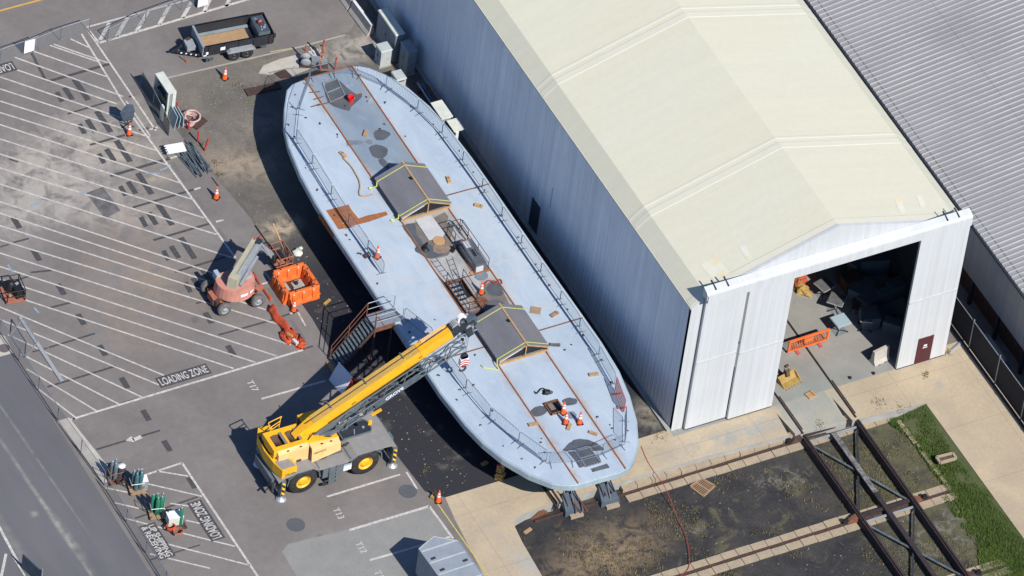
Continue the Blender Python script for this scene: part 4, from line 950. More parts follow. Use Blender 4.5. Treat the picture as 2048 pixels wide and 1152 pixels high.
def jersey(name, g, rz, ln, label, key, tip=None, h=.82):
    T_ = thing(name, label, 'concrete barrier', g, rz)
    b_ = MB(); b_.use(key); b_.prism_x([(-.3, 0), (.3, 0), (.3, .08), (.16, .3), (.09, h), (-.09, h), (-.16, .3), (-.3, .08)], -ln / 2, ln / 2); o_ = b_.build('body', T_)
    b_ = MB(); b_.use('black'); b_.bb(-.3, -.15, -.31, .31, 0, .06); b_.bb(.15, .3, -.31, .31, 0, .06); b_.build('slot_dark_strip', T_)  # black strips on the solid body, painting the dark of the slots
    if tip: b_ = MB(); b_.use(tip); b_.bb(-ln / 2, ln / 2, -.085, .085, h, h + .03); b_.build('cap', T_)
    return T_
g = G(1755, 722, 0); jersey('concrete_barrier', (g.x + .1, g.y, 0), R(10), 1.1, 'short pale concrete barrier block inside the hangar by the right door', 'concrete', h=1.0)
g = G(1578, 764, 0); T = thing('digger_bucket', 'yellow digger bucket with brown arm lug on the hangar floor', 'digger bucket', g, R(12))
b = MB(); b.use('bucket_yellow'); pr = [(-.35, .05), (-.28, .0), (.1, .0), (.32, .15), (.38, .42), (.33, .42), (.26, .2), (.05, .06), (-.3, .06)]
b.prism_x(pr, -.62, .62); b.build('shell', T)
for s in (-1, 1): b = MB(); b.use('bucket_yellow'); b.prism_x([(-.35, .05), (-.28, 0), (.1, 0), (.32, .15), (.38, .45), (.1, .35)], s * .62 - .02, s * .62 + .02); b.build('side_plate', T)
b = MB(); b.use('bucket_yellow')
for k in range(6): b.bar((-.55 + k * .22, -.3, .03), (-.55 + k * .22, -.5, .03), .07, .04)
b.build('teeth', T)
b = MB(); b.use('dark_wood'); b.prism_x([(.1, .35), (.42, .4), (.5, 1.0), (.36, 1.05)], -.12, .12); b.use('reflective'); b.bb(-.13, .13, .3, .46, .75, .9); b.build('arm_lug', T)
g = G(1621, 790, 0); block('pallet_scrap', 1621, 791, .012, (.55, .45, .1), .2, 'wood', 'small brown wooden scrap on the hangar threshold between the rails', 'timber scrap')
for px, py, lab in ((1700, 757, 'tiny dark cap stub in the concrete left of two on the hangar threshold'), (1747, 748, 'tiny dark cap stub in the concrete toward the right sliding door')):
    g = G(px, py, 0); b = MB(); b.use('black'); b.lathe([(.09, 0), (.09, .12), (.05, .15)], 10); o = b.build('pipe_stub'); o.location = g; tag(o, lab, 'pipe stub')
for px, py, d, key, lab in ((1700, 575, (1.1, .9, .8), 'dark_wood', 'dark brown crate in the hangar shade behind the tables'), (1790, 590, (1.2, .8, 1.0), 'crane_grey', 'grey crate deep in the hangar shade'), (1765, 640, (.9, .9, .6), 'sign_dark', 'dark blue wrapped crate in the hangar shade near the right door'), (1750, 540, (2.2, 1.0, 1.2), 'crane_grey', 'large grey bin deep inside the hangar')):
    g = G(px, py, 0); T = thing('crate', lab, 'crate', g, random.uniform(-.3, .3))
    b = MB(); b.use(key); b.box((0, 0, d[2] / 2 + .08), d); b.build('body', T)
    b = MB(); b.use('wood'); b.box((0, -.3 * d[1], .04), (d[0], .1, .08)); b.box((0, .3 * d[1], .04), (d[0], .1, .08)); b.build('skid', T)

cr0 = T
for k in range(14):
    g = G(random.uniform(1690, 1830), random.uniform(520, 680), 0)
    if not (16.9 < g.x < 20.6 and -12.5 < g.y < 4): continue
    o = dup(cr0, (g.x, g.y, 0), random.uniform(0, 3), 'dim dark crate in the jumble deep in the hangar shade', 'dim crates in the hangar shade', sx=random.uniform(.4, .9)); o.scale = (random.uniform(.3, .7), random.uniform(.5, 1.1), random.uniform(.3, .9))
# ------------------------------------------------------------------ things along the hangar's shaded wall
jersey('concrete_barrier', (1.75, 22.9, 0), R(92), 2.3, 'white concrete barrier at the hangar wall, nearer of the two by the trailer', 'concrete', 'white_paint')
jersey('concrete_barrier', (1.68, 25.4, 0), R(91), 2.4, 'white concrete barrier with blue cap, farther of the two by the trailer', 'concrete', 'table_blue')
def cabinet(name, x0, x1, y0, y1, h, key, label, cat='utility cabinet', edge=None, lean=0):
    T_ = thing(name, label, cat, ((x0 + x1) / 2, (y0 + y1) / 2, 0), world=True)
    b_ = MB(); b_.use(key); b_.bb(x0, x1, y0, y1, .08, h); b_.build('body', T_)
    b_ = MB(); b_.use(edge or key); b_.hexa([(x0 - .04, y0 - .04, h), (x1 + .04, y0 - .04, h), (x1 + .04, y1 + .04, h), (x0 - .04, y1 + .04, h)], [(x0, y0, h + .06), (x1, y0, h + .06), (x1, y1, h + .06), (x0, y1, h + .06)]); b_.build('lid', T_)
    b_ = MB(); b_.use('grey_concrete'); b_.bb(x0 - .06, x1 + .06, y0 - .06, y1 + .06, 0, .08); b_.build('plinth', T_)
    b_ = MB(); b_.use('grey_panel'); ym = (y0 + y1) / 2; b_.bb(x0 - .015, x0, ym - .01, ym + .01, .15, h - .08); b_.bb(x0 - .05, x0, ym + .05, ym + .09, h * .5, h * .5 + .18); b_.build('door_handle', T_)
    return T_
cabinet('utility_cabinet', 2.0, 2.55, 19.3, 21.6, 2.1, 'grey_panel', 'tall wide grey cabinet against the hangar wall beside the concrete barrier', edge='cream_panel')
cabinet('utility_cabinet', 2.15, 2.7, 17.9, 18.9, 1.9, 'grey_panel', 'narrow grey cabinet in shade right of the tall wide cabinet')
cabinet('utility_cabinet', 1.0, 1.7, 19.05, 19.75, 1.3, 'cabinet_grey', 'pale grey square cabinet standing in sun near the ferry bow')
T = cabinet('utility_cabinet', 1.05, 1.65, 17.0, 17.75, .85, 'cabinet_grey', 'low pale cabinet with rusty lid edge just off the ferry bow')
b = MB(); b.use('rust'); b.bb(1.0, 1.5, 16.93, 16.96, .72, .78); b.build('rust_streak', T)
for x0, x1, y0, y1, h, lab in ((1.15, 2.25, 11.7, 13.35, 2.35, 'pale flat topped electrical unit between ferry and hangar, farther of two'), ):
    x0, x1, y0, y1 = 1.2, 1.95, 11.85, 13.3
    T = thing('electrical_unit', lab, 'electrical unit', (1.7, 12.5, 0), world=True)
    b = MB(); b.use('grey_panel'); b.bb(x0 + .08, x1 - .1, y0 + .05, y1 - .05, 0, h - .1); b.build('body', T)
    b = MB(); b.use('cream_panel'); b.bb(x0, x1, y0, y1, h - .1, h); b.build('top', T)
T = thing('canopy_post', 'pale square canopy slab on a white post between ferry and hangar', 'canopy', (1.75, 11.2, 0), world=True)
b = MB(); b.use('cream_panel'); b.bb(1.5, 2.2, 10.8, 11.78, 2.1, 2.18); b.build('slab', T)
b = MB(); b.use('white_paint'); b.bb(1.6, 1.8, 10.74, 10.86, 0, 2.1); b.build('post', T)
hose('cable', ((788, 148), (792, 162), (801, 176), (812, 184), (822, 196)), 0, .03, 'black', 'black cable looping on the dirt beside the ferry bow', 'cable')
hose('cable', ((795, 150), (800, 160), (806, 172), (818, 182), (826, 192)), 0, .03, 'cable', 'brown cable looping on the dirt beside the black cable', 'cable')
T = thing('pipe_rack', 'low rack of rusty and blue pipes in shade along the hangar wall', 'pipe rack', (2.6, 15.5, 0), world=True)
for i, (x, z, key) in enumerate(((2.35, .3, 'galv'), (2.55, .3, 'blue_tarp'), (2.75, .32, 'rust'), (2.62, .46, 'rust'))):
    b = MB(); b.use(key); b.tube((x, 14.3, z), (x + .05, 16.9 - i * .2, z), .07, 8); b.build('pipe', T)
for y in (14.6, 16.3): b = MB(); b.use('dark_wood'); b.bb(2.2, 2.95, y, y + .1, 0, .22); b.build('bearer', T)

# ------------------------------------------------------------------ warehouse to the right, dark fence in between
XE, ZE = 24.15, 6.0
def mroof():
    n = NT('metal_roof')
    col = n.mix(n.ramp(n.noise(.25, 5, .6, n.mapped((.6, 1, 1))), .35, .66), (.30, .30, .308), (.255, .255, .268))
    st = n.ramp(n.noise(1.0, 4, .6, n.mapped((.12, 2.6, 1))), .55, .75)
    col = n.mix(n.math('MULTIPLY', st, .3), col, (.40, .39, .385))
    MATS['metal_roof'] = n.done(col, .45, .1, .5)
mroof(); mat('rib_metal', (.50, .49, .455), (.36, .355, .345), .35, .4, .1, .5)
wall_mat('warehouse_siding', (.36, .34, .33), (.31, .30, .29), (.22, .21, .21), .05, 2.2, .4)
WH = thing('warehouse', 'long grey warehouse with ribbed metal roof beyond the hangar', 'warehouse', (XE, 0, 0), world=True)
XRG, SL2 = 39.5, .13
ZR2 = ZE + SL2 * (XRG - XE)
b = MB(); b.use('metal_roof')
for (xa, za), (xb, zb_) in (((XE - .15, ZE), (XRG, ZR2)), ((XRG, ZR2), (56, ZR2 - SL2 * 1.15 * (56 - XRG)))):
    b.hexa([(xa, -40, za - .1), (xb, -40, zb_ - .1), (xb, 40, zb_ - .1), (xa, 40, za - .1)], [(xa, -40, za), (xb, -40, zb_), (xb, 40, zb_), (xa, 40, za)])
rf = b.build('roof', WH)
b = MB(); b.use('rib_metal')
y = -28.
while y < 40:
    b.prism_y([(0, 0)] * 0 or [(XE - .15, ZE), (XRG, ZR2), (XRG, ZR2 + .07), (XE - .15, ZE + .07)], y, y + .042)
    b.prism_y([(XRG, ZR2), (56, ZR2 - SL2 * 1.15 * (56 - XRG)), (56, ZR2 - SL2 * 1.15 * (56 - XRG) + .07), (XRG, ZR2 + .07)], y, y + .055); y += .367
b.build('roof_ribs', rf)
for xx in (XE + .35, XE + 6.2, XE + 11.6):
    b = MB(); b.use('crane_grey' if xx < XE + 1 else 'metal_roof'); z_ = ZE + SL2 * (xx - XE); b.bb(xx - .03, xx + .03, -40, 40, z_ - .02, z_ + .025); b.build('sheet_lap', rf)
b = MB(); b.use('metal_roof'); b.bb(XRG - .2, XRG + .2, -40, 40, ZR2 + .05, ZR2 + .11); b.build('ridge_cap', rf)
b = MB(); b.use('dark_steel'); b.bb(XE - .27, XE - .15, -40, 40, ZE - .16, ZE - .02); b.build('gutter', rf)
b = MB(); b.use('warehouse_siding'); b.bb(XE, XE + .15, -40, 40, 2.15, ZE - .1); b.build('upper_wall', WH)
b = MB(); b.use('dark_wood'); b.bb(XE + .55, XE + .7, -40, 40, 0, 2.3); b.build('recess_shade_wall', WH)  # dark sheet standing for the shade of the open recess
for y in range(-26, 20, 3): b = MB(); b.use('dark_steel'); b.bb(XE + .1, XE + .3, y, y + .2, 0, 2.15); b.build('post', WH)
b = MB(); b.use('metal_roof'); b.bb(XE + .7, 56, -40, -39.8, 0, 6); b.build('end_wall', WH)
n = NT('screen_black'); n.done((.016, .018, .026), .8); MATS['screen_black'] = n.m
XF = 22.52
FB = thing('screen_fence', 'tall black screened fence along the concrete right of the hangar', 'fence', (XF, -20, 0), world=True)
b = MB(); b.use('screen_black'); b.bb(XF + .03, XF + .05, -40, -7.5, .1, 2.2); b.build('screen', FB)
b = MB(); b.use('galv'); b.tube((XF + .02, -40, 2.24), (XF + .02, -7.5, 2.24), .03, 6); b.build('top_rail', FB)
for y in [-8 - 3.05 * k for k in range(8)]:
    b = MB(); b.use('galv'); b.tube((XF + .02, y, 0), (XF + .02, y, 2.42), .04, 6); b.build('post', FB)
b = MB(); b.use('dark_steel'); b.bar((XF - .2, -40, .06), (XF - .1, -9, .06), .12, .12); o = b.build('kerb_pipe', loc=(XF, -20, 0)); tag(o, 'dark pipe lying along the foot of the black screened fence', 'pipe')
g = G(2000, 705, .3); T = thing('gas_tank', 'pale grey horizontal tank lying behind the black screened fence', 'tank', (23.4, g.y, 0), R(90))
b = MB(); b.use('lift_grey'); b.lathe([(.05, -1.2), (.28, -1.1), (.33, -.95), (.33, .95), (.28, 1.1), (.05, 1.2)], 14, (0, 0, .75), 'x'); b.build('shell', T)
for s in (-.7, .7): b = MB(); b.use('dark_rust'); b.bb(s - .1, s + .1, -.25, .25, 0, .5); b.build('saddle', T)
g = G(1915, 692, 0); b = MB(); b.use('silver'); b.hexa([(-.75, -.1, 0), (.5, -.13, 0), (.5, .13, 0), (-.75, .1, 0)], [(-.55, -.05, .09), (.4, -.07, .12), (.4, .07, .12), (-.55, .05, .09)]); b.tube((.45, 0, .06), (1.3, .12, .06), .035, 6)
o = b.build('lamp_head'); o.location = g; o.rotation_euler = (0, 0, R(22)); tag(o, 'fallen silver street lamp head lying on the concrete by the black fence', 'lamp head')

# ------------------------------------------------------------------ transfer pit: tracks, carriage, grates
YT = [G(1560, 893, ZP).y - .05, G(1480, 1115, ZP).y, G(2000, 1137, ZP).y]
for yt, xa, xb in ((YT[0], -7.0, 15.6), (YT[1], -8.8, 16.6), (YT[2], -9, 18.0)):
    b = MB(); b.use('tan_block'); x = xa
    while x < xb:
        for s in (-1, 1):
            if yt == YT[0] and x < -1.5 : continue
            j = random.uniform(-.02, .02)
            b.bb(x + .015, x + .93, yt + s * .37 - .24 + j, yt + s * .37 + .24 + j, ZP, ZP + (.30 if yt == YT[0] and s > 0 else .07) + random.uniform(0, .03))
        x += .95
    b.use('dark_rust'); b.bb(xa, xb + .6, yt - .04, yt + .04, ZP, ZP + .13); struct(b.build('pit_track'))
b = MB(); b.use('tan_block')
e0, e1 = G(1795, 842, ZP), G(1905, 985, ZP)
for k in range(9):
    p, q = e0.lerp(e1, k / 9 + .008), e0.lerp(e1, (k + 1) / 9 - .008)
    if k != 3: b.bar(p + Vector((0, 0, .03)), q + Vector((0, 0, .03)), .26, .16)
    else: b.bar(p + Vector((.15, 0, .03)), p.lerp(q, .4) + Vector((.15, 0, .03)), .3, .16)
struct(b.build('pit_kerb'))
CA = thing('transfer_carriage', 'long dark steel transfer carriage with crossed bracing spanning the gravel pit', 'transfer carriage', (12, -20, ZP), world=True)
y0, y1 = -16.75, -42
for x in (10.25, 13.72):
    b = MB(); b.use('dark_wood'); b.use('girder_dark'); b.bb(x - .13, x + .13, y1, y0, ZP + .02, -.06); b.use('rail_steel'); b.bb(x - .12, x + .12, y1, y0, -.06, .0); b.bb(x - .035, x + .035, y1, y0, .0, .10); b.build('side_girder', CA)  # flanks coloured darker than the top to paint their unlit band
b = MB(); b.use('weathered'); b.bb(11.83, 12.14, -22.0, y0 - .3, -.12, -.06); b.use('girder_dark'); b.bb(11.85, 12.12, y1, y0 - .3, -.38, -.12); b.use('girder_dark'); b.bb(11.84, 12.13, y1, -22.0, -.12, -.07); b.build('centre_girder', CA)
for yt in YT:
    for dy, key, zz, w in ((.22, 'girder_dark', -.2, .2), (-.25, 'lift_grey', -.28, .11)):
        b = MB(); b.use(key); b.bb(10.35, 13.62, yt + dy - w / 2 - .2, yt + dy + w / 2 - .2, zz - .1, zz); b.build('cross_tie', CA)
    for x, s in ((10.25, -1), (13.72, 1)):
        b = MB(); b.use('rust' if yt == YT[1] else 'dark_rust'); b.hexa([(x + s * .12, yt - .25, -.42), (x + s * .75, yt - .12, -.42), (x + s * .75, yt + .12, -.42), (x + s * .12, yt + .25, -.42)], [(x + s * .12, yt - .2, -.12), (x + s * .5, yt - .1, -.2), (x + s * .5, yt + .1, -.2), (x + s * .12, yt + .2, -.12)])
        br_ = b.build('wheel_bracket', CA); b = MB(); b.use('black'); b.lathe([(.18, -.08), (.18, .08)], 14, (x + s * .85, yt, -.30), 'y'); b.build('wheel', br_)
for ya, yb in ((YT[0] - .5, YT[1] + .1), (YT[1] - .5, YT[2] + .1), (YT[2] - .5, YT[2] - 6)):
    for xa, xb, key in ((10.35, 13.6, 'pipe_grey'), (13.6, 10.35, 'dark_steel')):
        b = MB(); b.use(key); b.bar((xa, ya, -.33), (xb, yb, -.33), .11, .05); b.build('brace', CA)
T = None
q = [G(*p, ZP) for p in ((1380, 974), (1403, 958), (1430, 973), (1407, 994))]
T = thing('drain_grate', 'square tan metal grate with slots lying on the pit gravel', 'grate', sum(q, Vector()) / 4, world=True)
b = MB(); b.use('plywood'); up = Vector((0, 0, .05))
for i in range(4): b.bar(q[i] + up, q[(i + 1) % 4] + up, .08, .07)
b.bar(q[0].lerp(q[1], .5) + up, q[3].lerp(q[2], .5) + up, .07, .06); b.build('frame', T)
b = MB(); b.use('plywood')
for k in range(1, 9): t = k / 9; b.bar(q[0].lerp(q[3], t) + up, q[1].lerp(q[2], t) + up, .035, .04)
b.build('bars', T)
q = [G(*p, -.12) for p in ((1872, 916), (1905, 908), (1912, 918), (1880, 927))]
T = thing('drain_grate', 'dark drain grate in a pale concrete frame set in the green grass', 'grate', sum(q, Vector()) / 4, world=True)
b = MB(); b.use('tan_block')
for i in range(4): b.bar(q[i] + up, q[(i + 1) % 4] + up, .14, .14)
b.build('frame', T)
b = MB(); b.use('dark_wood'); b.face([v + Vector((0, 0, .03)) for v in q])
b.build('grille', T)
# stern trestles under the ferry
for px, py, lab in ((1140, 1012, 'dark blue grey plated trestle under the ferry stern, left one'), (1212, 993, 'dark blue grey plated trestle under the ferry stern, right one')):
    g = G(px, py + 4, ZP); T = thing('hull_trestle', lab, 'trestle', g, R(-2), group='plated trestles under the ferry stern')
    b = MB(); b.use('sign_dark'); b.hexa([(-.6, -.6, .06), (.6, -.6, .06), (.6, .6, .06), (-.6, .6, .06)], [(-.55, -.5, .35), (.55, -.5, .35), (.4, .45, .85), (-.4, .45, .85)]); b.build('plated_base', T)
    b = MB(); b.use('dark_steel'); b.tube((.1, .35, .8), (.15, .6, 2.6), .06, 8); b.bar((-.3, -.3, .52), (-.35, .45, 1.1), .06, .06); b.bar((.4, -.2, .6), (.15, .5, 1.5), .06, .06); b.bar((.0, -.45, .45), (.1, .4, 1.2), .05, .05); b.build('strut', T)
    b = MB(); b.use('tan_block'); b.bb(-.35, .45, -.85, -.6, 0, .18); b.build('foot_block', T)
g = G(999, 955, 0); T = thing('timber_stack', 'upright stack of yellowish timber blocks under the ferry edge on the apron', 'timber stack', g, .5)
b = MB(); b.use('bucket_yellow')
for k in range(5): b.box((random.uniform(-.05, .05), random.uniform(-.05, .05), .1 + k * .17), (.6 - .05 * k, .45 - .04 * k, .16), random.uniform(-.3, .3))
b.use('cardboard'); b.box((.12, 0, .95), (.3, .25, .2), .4); b.build('blocks', T)
b = MB(); b.use('pale_red'); b.box((-.1, .1, .98), (.18, .2, .12), .3); b.box((.2, .1, .9), (.15, .15, .3), .3); b.build('wedge', T)
block('timber_offcut', 969, 928, 0, (.4, .22, .12), .2, 'bucket_yellow', 'yellow timber block on the dark ground beside the timber stack', 'timber')
block('timber_offcut', 1055, 1063, ZP, (.55, .2, .1), .3, 'cardboard', 'pale timber block in the near corner of the gravel pit', 'timber')
block('timber_offcut', 866, 996, 0, (.3, .25, .18), .6, 'bucket_yellow', 'small yellow block next to the cone at the apron corner', 'timber')
g = G(1078, 1030, ZP); b = MB(); b.use('rust'); b.prism_y([(-.6, 0), (.6, 0), (.25, .4), (-.1, .4)], -.12, .12); b.use('black'); b.prism_y([(-.4, 0), (.3, 0), (.1, .5), (-.3, .4)], .14, .3); o = b.build('wheel_stop'); o.location = g; o.rotation_euler = (0, 0, .1); tag(o, 'rust red wheel stop at the left end of the pit track', 'wheel stop')
# ------------------------------------------------------------------ rough terrain crane
def stripes_mat(key, a, c, s, rz):
    n = NT(key); w = n.N.new('ShaderNodeTexWave'); w.bands_direction = 'DIAGONAL'; w.inputs['Scale'].default_value = s
    n.link(n.pos, w.inputs['Vector']); n.done(n.mix(n.ramp(w.outputs['Fac'], .48, .52), a, c), .5); MATS[key] = n.m
stripes_mat('hazard_stripe', (.72, .45, .03), (.02, .02, .025), 1.6, 0)
EL_, PH = R(23.2), R(4)
bd = Vector((math.cos(EL_) * math.cos(PH), math.cos(EL_) * math.sin(PH), math.sin(EL_)))
bn = Vector((math.sin(PH), -math.cos(PH), 0)); bu = bn.cross(bd) * -1
if bu.z < 0: bu = -bu
B0 = Vector((-18.9, -8.2, 2.42))
def BP_(l, n_, u): return B0 + bd * l + bn * n_ + bu * u
BP_x = BP_
CR_ = thing('mobile_crane', 'yellow and grey four wheeled mobile crane with its boom reaching over the ferry', 'crane', (-16.6, -8.6, 0), world=True)
YN, YFAR, YC = -10.08, -7.12, -8.6
b = MB(); b.use('crane_grey')
b.bb(-20.0, -13.0, -9.30, -7.9, .70, 1.55)
ch = b.build('chassis', CR_)
b = MB(); b.use('deck_grey')
prof = [(-20.15, 1.50), (-19.7, 1.72), (-19.1, 1.84), (-18.0, 1.84), (-17.5, 1.56), (-15.75, 1.54), (-15.25, 1.84), (-14.0, 1.86), (-13.1, 1.80), (-12.75, 1.62)]
for (xa, za), (xb, zb_) in zip(prof, prof[1:]):
    b.hexa([(xa, YN + .02, za - .09), (xb, YN + .02, zb_ - .09), (xb, YFAR - .02, zb_ - .09), (xa, YFAR - .02, za - .09)], [(xa, YN + .02, za), (xb, YN + .02, zb_), (xb, YFAR - .02, zb_), (xa, YFAR - .02, za)])
b.build('deck', CR_)
for y, s in ((YN, -1), (YFAR, 1)):
    b = MB(); b.use('crane_grey')
    for xw in (-18.54, -14.63):
        pts = [(xw - 1.06, .95), (xw - .98, 1.45), (xw - .55, 1.80), (xw + .55, 1.80), (xw + .98, 1.45), (xw + 1.06, .95), (xw + 1.0, .95), (xw + .92, 1.42), (xw + .52, 1.76), (xw - .52, 1.76), (xw - .92, 1.42), (xw - 1.0, .95)]
        for i in range(5):
            q = [pts[i], pts[i + 1], pts[10 - i], pts[11 - i]]
            b.hexa([(p[0], y, p[1]) for p in q], [(p[0], y - s * .62, p[1]) for p in q])
    b.bb(-17.35, -15.75, min(y, y - s * .5), max(y, y - s * .5), .75, 1.42)
    b.build('fender', CR_)
for x in (-17.6, -15.6): b = MB(); b.use('crane_grey'); b.bb(x - .03, x + .03, YN + .03, YFAR - .03, 1.58, 1.66); b.build('deck_seam', ch)
# carry tray
b = MB(); b.use('dark_steel'); pl = [(-15.5, -8.75), (-13.75, -8.75), (-13.6, -8.55), (-13.6, -7.95), (-13.75, -7.75), (-15.5, -7.75)]; b.prism(pl, 1.82, 1.885)
b.use('crane_grey'); pl2 = pl + pl[:1]
for p, q in zip(pl2, pl2[1:]): b.bar(p + (1.89,), q + (1.89,), .07, .1)
b.use('silver'); b.lathe([(.08, 1.88), (.08, 1.94)], 10, (-14.0, -8.3, 0)); b.bar((-14.7, -8.6, 1.9), (-14.55, -8.25, 1.9), .05, .03); b.build('carry_tray', CR_)
def wheel(x, y, s, R_=.91, w=.64):
    b_ = MB(); b_.use('rubber')
    c = (x, y, R_); h = w / 2
    b_.lathe([(.44, -h), (R_ * .90, -h), (R_ * .97, -h * .8), (R_, -h * .5), (R_, h * .5), (R_ * .97, h * .8), (R_ * .90, h), (.44, h)], 32, c, 'y', True, False)
    T_ = b_.build('wheel', CR_)
    b_ = MB(); b_.use('crane_yellow'); f = s * h * .8
    b_.lathe([(.45, s * h * 1.01), (.42, s * h * 1.01), (.39, s * h * .72), (.29, s * h * .62), (.26, s * h * .92), (.12, s * h * .95), (.001, s * h * .95)], 26, c, 'y', True, False); b_.build('rim', T_)
    b_ = MB(); b_.use('dark_steel')
    for k in range(10): t = 2 * PI * k / 10; b_.lathe([(.02, 0), (.02, s * .03)], 6, (x + .34 * math.cos(t), y + s * h * .66, R_ + .34 * math.sin(t)), 'y')
    b_.build('wheel_nut', T_)
for x in (-18.54, -14.63):
    wheel(x, YN + .33, -1); wheel(x, YFAR - .33, 1)
# steps and side plate
b = MB(); b.use('crane_grey')
for x in (-16.95, -16.5): b.bar((x, YN - .12, .28), (x, YN - .02, 1.5), .05, .08)
for k in range(5): b.box((-16.72, YN - .10 + k * .02, .32 + k * .26), (.42, .2, .04))
b.build('ladder', CR_)
b = MB(); b.use('board_white'); b.bb(-16.05, -15.55, YN - .012, YN, .86, 1.22); b.use('table_blue'); b.bb(-16.05, -15.55, YN - .012, YN, 1.24, 1.36); b.build('side_plate', CR_)
b = MB(); b.use('dark_steel'); b.tube((-17.3, YN - .1, .3), (-17.1, YN - .05, .25), .03); b.bb(-17.35, -17.05, YN - .15, YN, .28, .34); b.build('footplate', CR_)
# outriggers
for x in (-19.86, -12.84):
    b = MB(); b.use('crane_grey'); b.bb(x - .16, x + .16, YN - .0, YFAR, .55, 1.05); ob = b.build('outrigger_box', CR_)
    for y in (YN + .06, YFAR - .06):
        b = MB(); b.use('crane_grey'); b.bb(x - .14, x + .14, y - .14, y + .14, .35, 1.55); b.use('hazard_stripe'); b.bb(x - .1, x + .1, y - .165, y - .14, .45, 1.45); b.bb(x + .14, x + .16, y - .1, y + .1, .5, 1.4); b.use('silver'); b.tube((x, y, .1), (x, y, .5), .07, 8); b.build('outrigger_jack', ob)
        b = MB(); b.use('silver'); b.lathe([(.31, .02), (.31, .06), (.12, .13), (.08, .16)], 18, (x, y, 0)); b.build('outrigger_pad', ob)
b = MB(); b.use('crane_grey'); b.bb(-20.35, -20.0, -9.6, -7.5, .75, 1.35); b.use('dark_steel'); b.bb(-20.45, -20.3, -9.9, -9.4, .6, 1.2); b.tube((-20.3, -9.5, .7), (-20.7, -9.7, .75), .05); b.build('rear_bumper', CR_)
b = MB(); b.use('crane_grey'); b.bb(-13.0, -12.62, -9.5, -7.6, .7, 1.5); b.use('tank_grey'); b.bb(-12.95, -12.6, -9.4, -8.9, 1.5, 1.62); b.build('front_bumper', CR_)
# slewing upper structure
b = MB(); b.use('dark_steel'); b.lathe([(.8, 1.5), (.8, 1.8)], 24, (-17.1, YC, 0)); b.build('slew_ring', CR_)
b = MB(); b.use('crane_yellow')
b.bb(-19.9, -15.9, -8.95, -7.65, 1.78, 2.1)
# winch frame with two openings
zt = 2.95
for (xa, xb, ya, yb) in ((-20.05, -17.95, -9.0, -8.72), (-20.05, -17.95, -7.72, -7.5), (-20.05, -19.8, -8.72, -7.72), (-19.05, -18.9, -8.72, -7.72), (-18.15, -17.95, -8.72, -7.72)): b.bb(xa, xb, ya, yb, 2.1, zt)
b.hexa([(-17.95, -9.0, 2.1), (-15.95, -9.0, 1.9), (-15.95, -8.5, 1.9), (-17.95, -8.5, 2.1)], [(-17.95, -9.0, zt), (-15.95, -9.0, 2.55), (-15.95, -8.55, 2.55), (-17.95, -8.55, zt)])
b.bb(-17.95, -16.4, -7.75, -7.5, 1.9, 2.6)
up_ = b.build('upper_frame', CR_)
for xa, xb in ((-19.8, -19.05), (-18.9, -18.15)):
    b = MB(); b.use('dark_wood'); b.lathe([(.34, -8.7), (.34, -8.62), (.26, -8.6), (.26, -7.84), (.34, -7.82), (.34, -7.74)], 18, ((xa + xb) / 2, 0, 2.5), 'y'); b.use('galv'); b.tube((xb - .07, -8.7, 2.88), (xb - .07, -7.75, 2.88), .07, 8); b.build('winch_drum', up_)
b = MB(); b.use('crane_cream'); b.hexa([(-19.85, -9.28, 1.85), (-17.95, -9.28, 1.72), (-17.95, -9.0, 1.72), (-19.85, -9.0, 1.85)], [(-19.85, -9.22, 2.72), (-17.95, -9.22, 2.80), (-17.95, -9.0, 2.9), (-19.85, -9.0, 2.86)]); b.build('engine_hood', CR_)
b = MB(); b.use('crane_cream'); b.hexa([(-17.86, -9.55, 1.72), (-16.0, -9.45, 1.95), (-16.0, -9.0, 1.95), (-17.86, -9.0, 1.72)], [(-17.86, -9.45, 2.62), (-16.0, -9.36, 2.45), (-16.0, -9.0, 2.6), (-17.86, -9.0, 2.72)]); b.build('engine_hood', CR_)
for x0_, z0_, y0_ in ((-19.3, 2.8, -9.16), (-18.5, 2.85, -9.16), (-17.2, 2.68, -9.25), (-16.6, 2.6, -9.2)): b = MB(); b.use('dark_rust'); b.bb(x0_, x0_ + .14, y0_, y0_ + .05, z0_ - .02, z0_ + .04); b.build('hood_hinge', CR_)
b = MB(); b.use('crane_yellow')
cw = [(-19.02, -9.95), (-19.02, -6.55), (-19.75, -6.45), (-20.05, -7.0), (-20.22, -8.2), (-20.15, -9.2), (-19.95, -9.98)]
b.prism(cw, 1.62, 2.3); cwo = b.build('counterweight', CR_)
b = MB(); b.use('deck_grey'); b.prism([(-19.08, -9.88), (-19.2, -9.25), (-19.85, -9.1), (-20.06, -9.25), (-19.92, -9.9)], 2.3, 2.315); b.prism([(-19.9, -7.0), (-20.0, -8.6), (-20.12, -8.6), (-20.02, -7.0)], 2.3, 2.315); b.build('tread_plate', cwo)
b = MB(); b.use('black'); b.bb(-20.1, -19.95, -8.6, -7.2, 2.305, 2.36); b.build('recess_dark_slab', cwo)  # raised black slab painting the dark of a recess
for s_, at, sz in (('GROVE', (-19.75, -9.985, 1.78), .2),):
    o = text('lettering', s_, sz, 'black', (0, 0), 0, rot=(R(90), 0, 0)); o.parent = cwo; o.location = Vector(at) - Vector(CR_['_w']) - Vector((0, 0, 0))
o = text('lettering', 'GROVE RT', .17, 'black', (0, 0), 0, rot=(R(86), 0, R(3))); o.parent = CR_; o.location = Vector((-17.75, -9.56, 2.36)) - Vector(CR_['_w'])
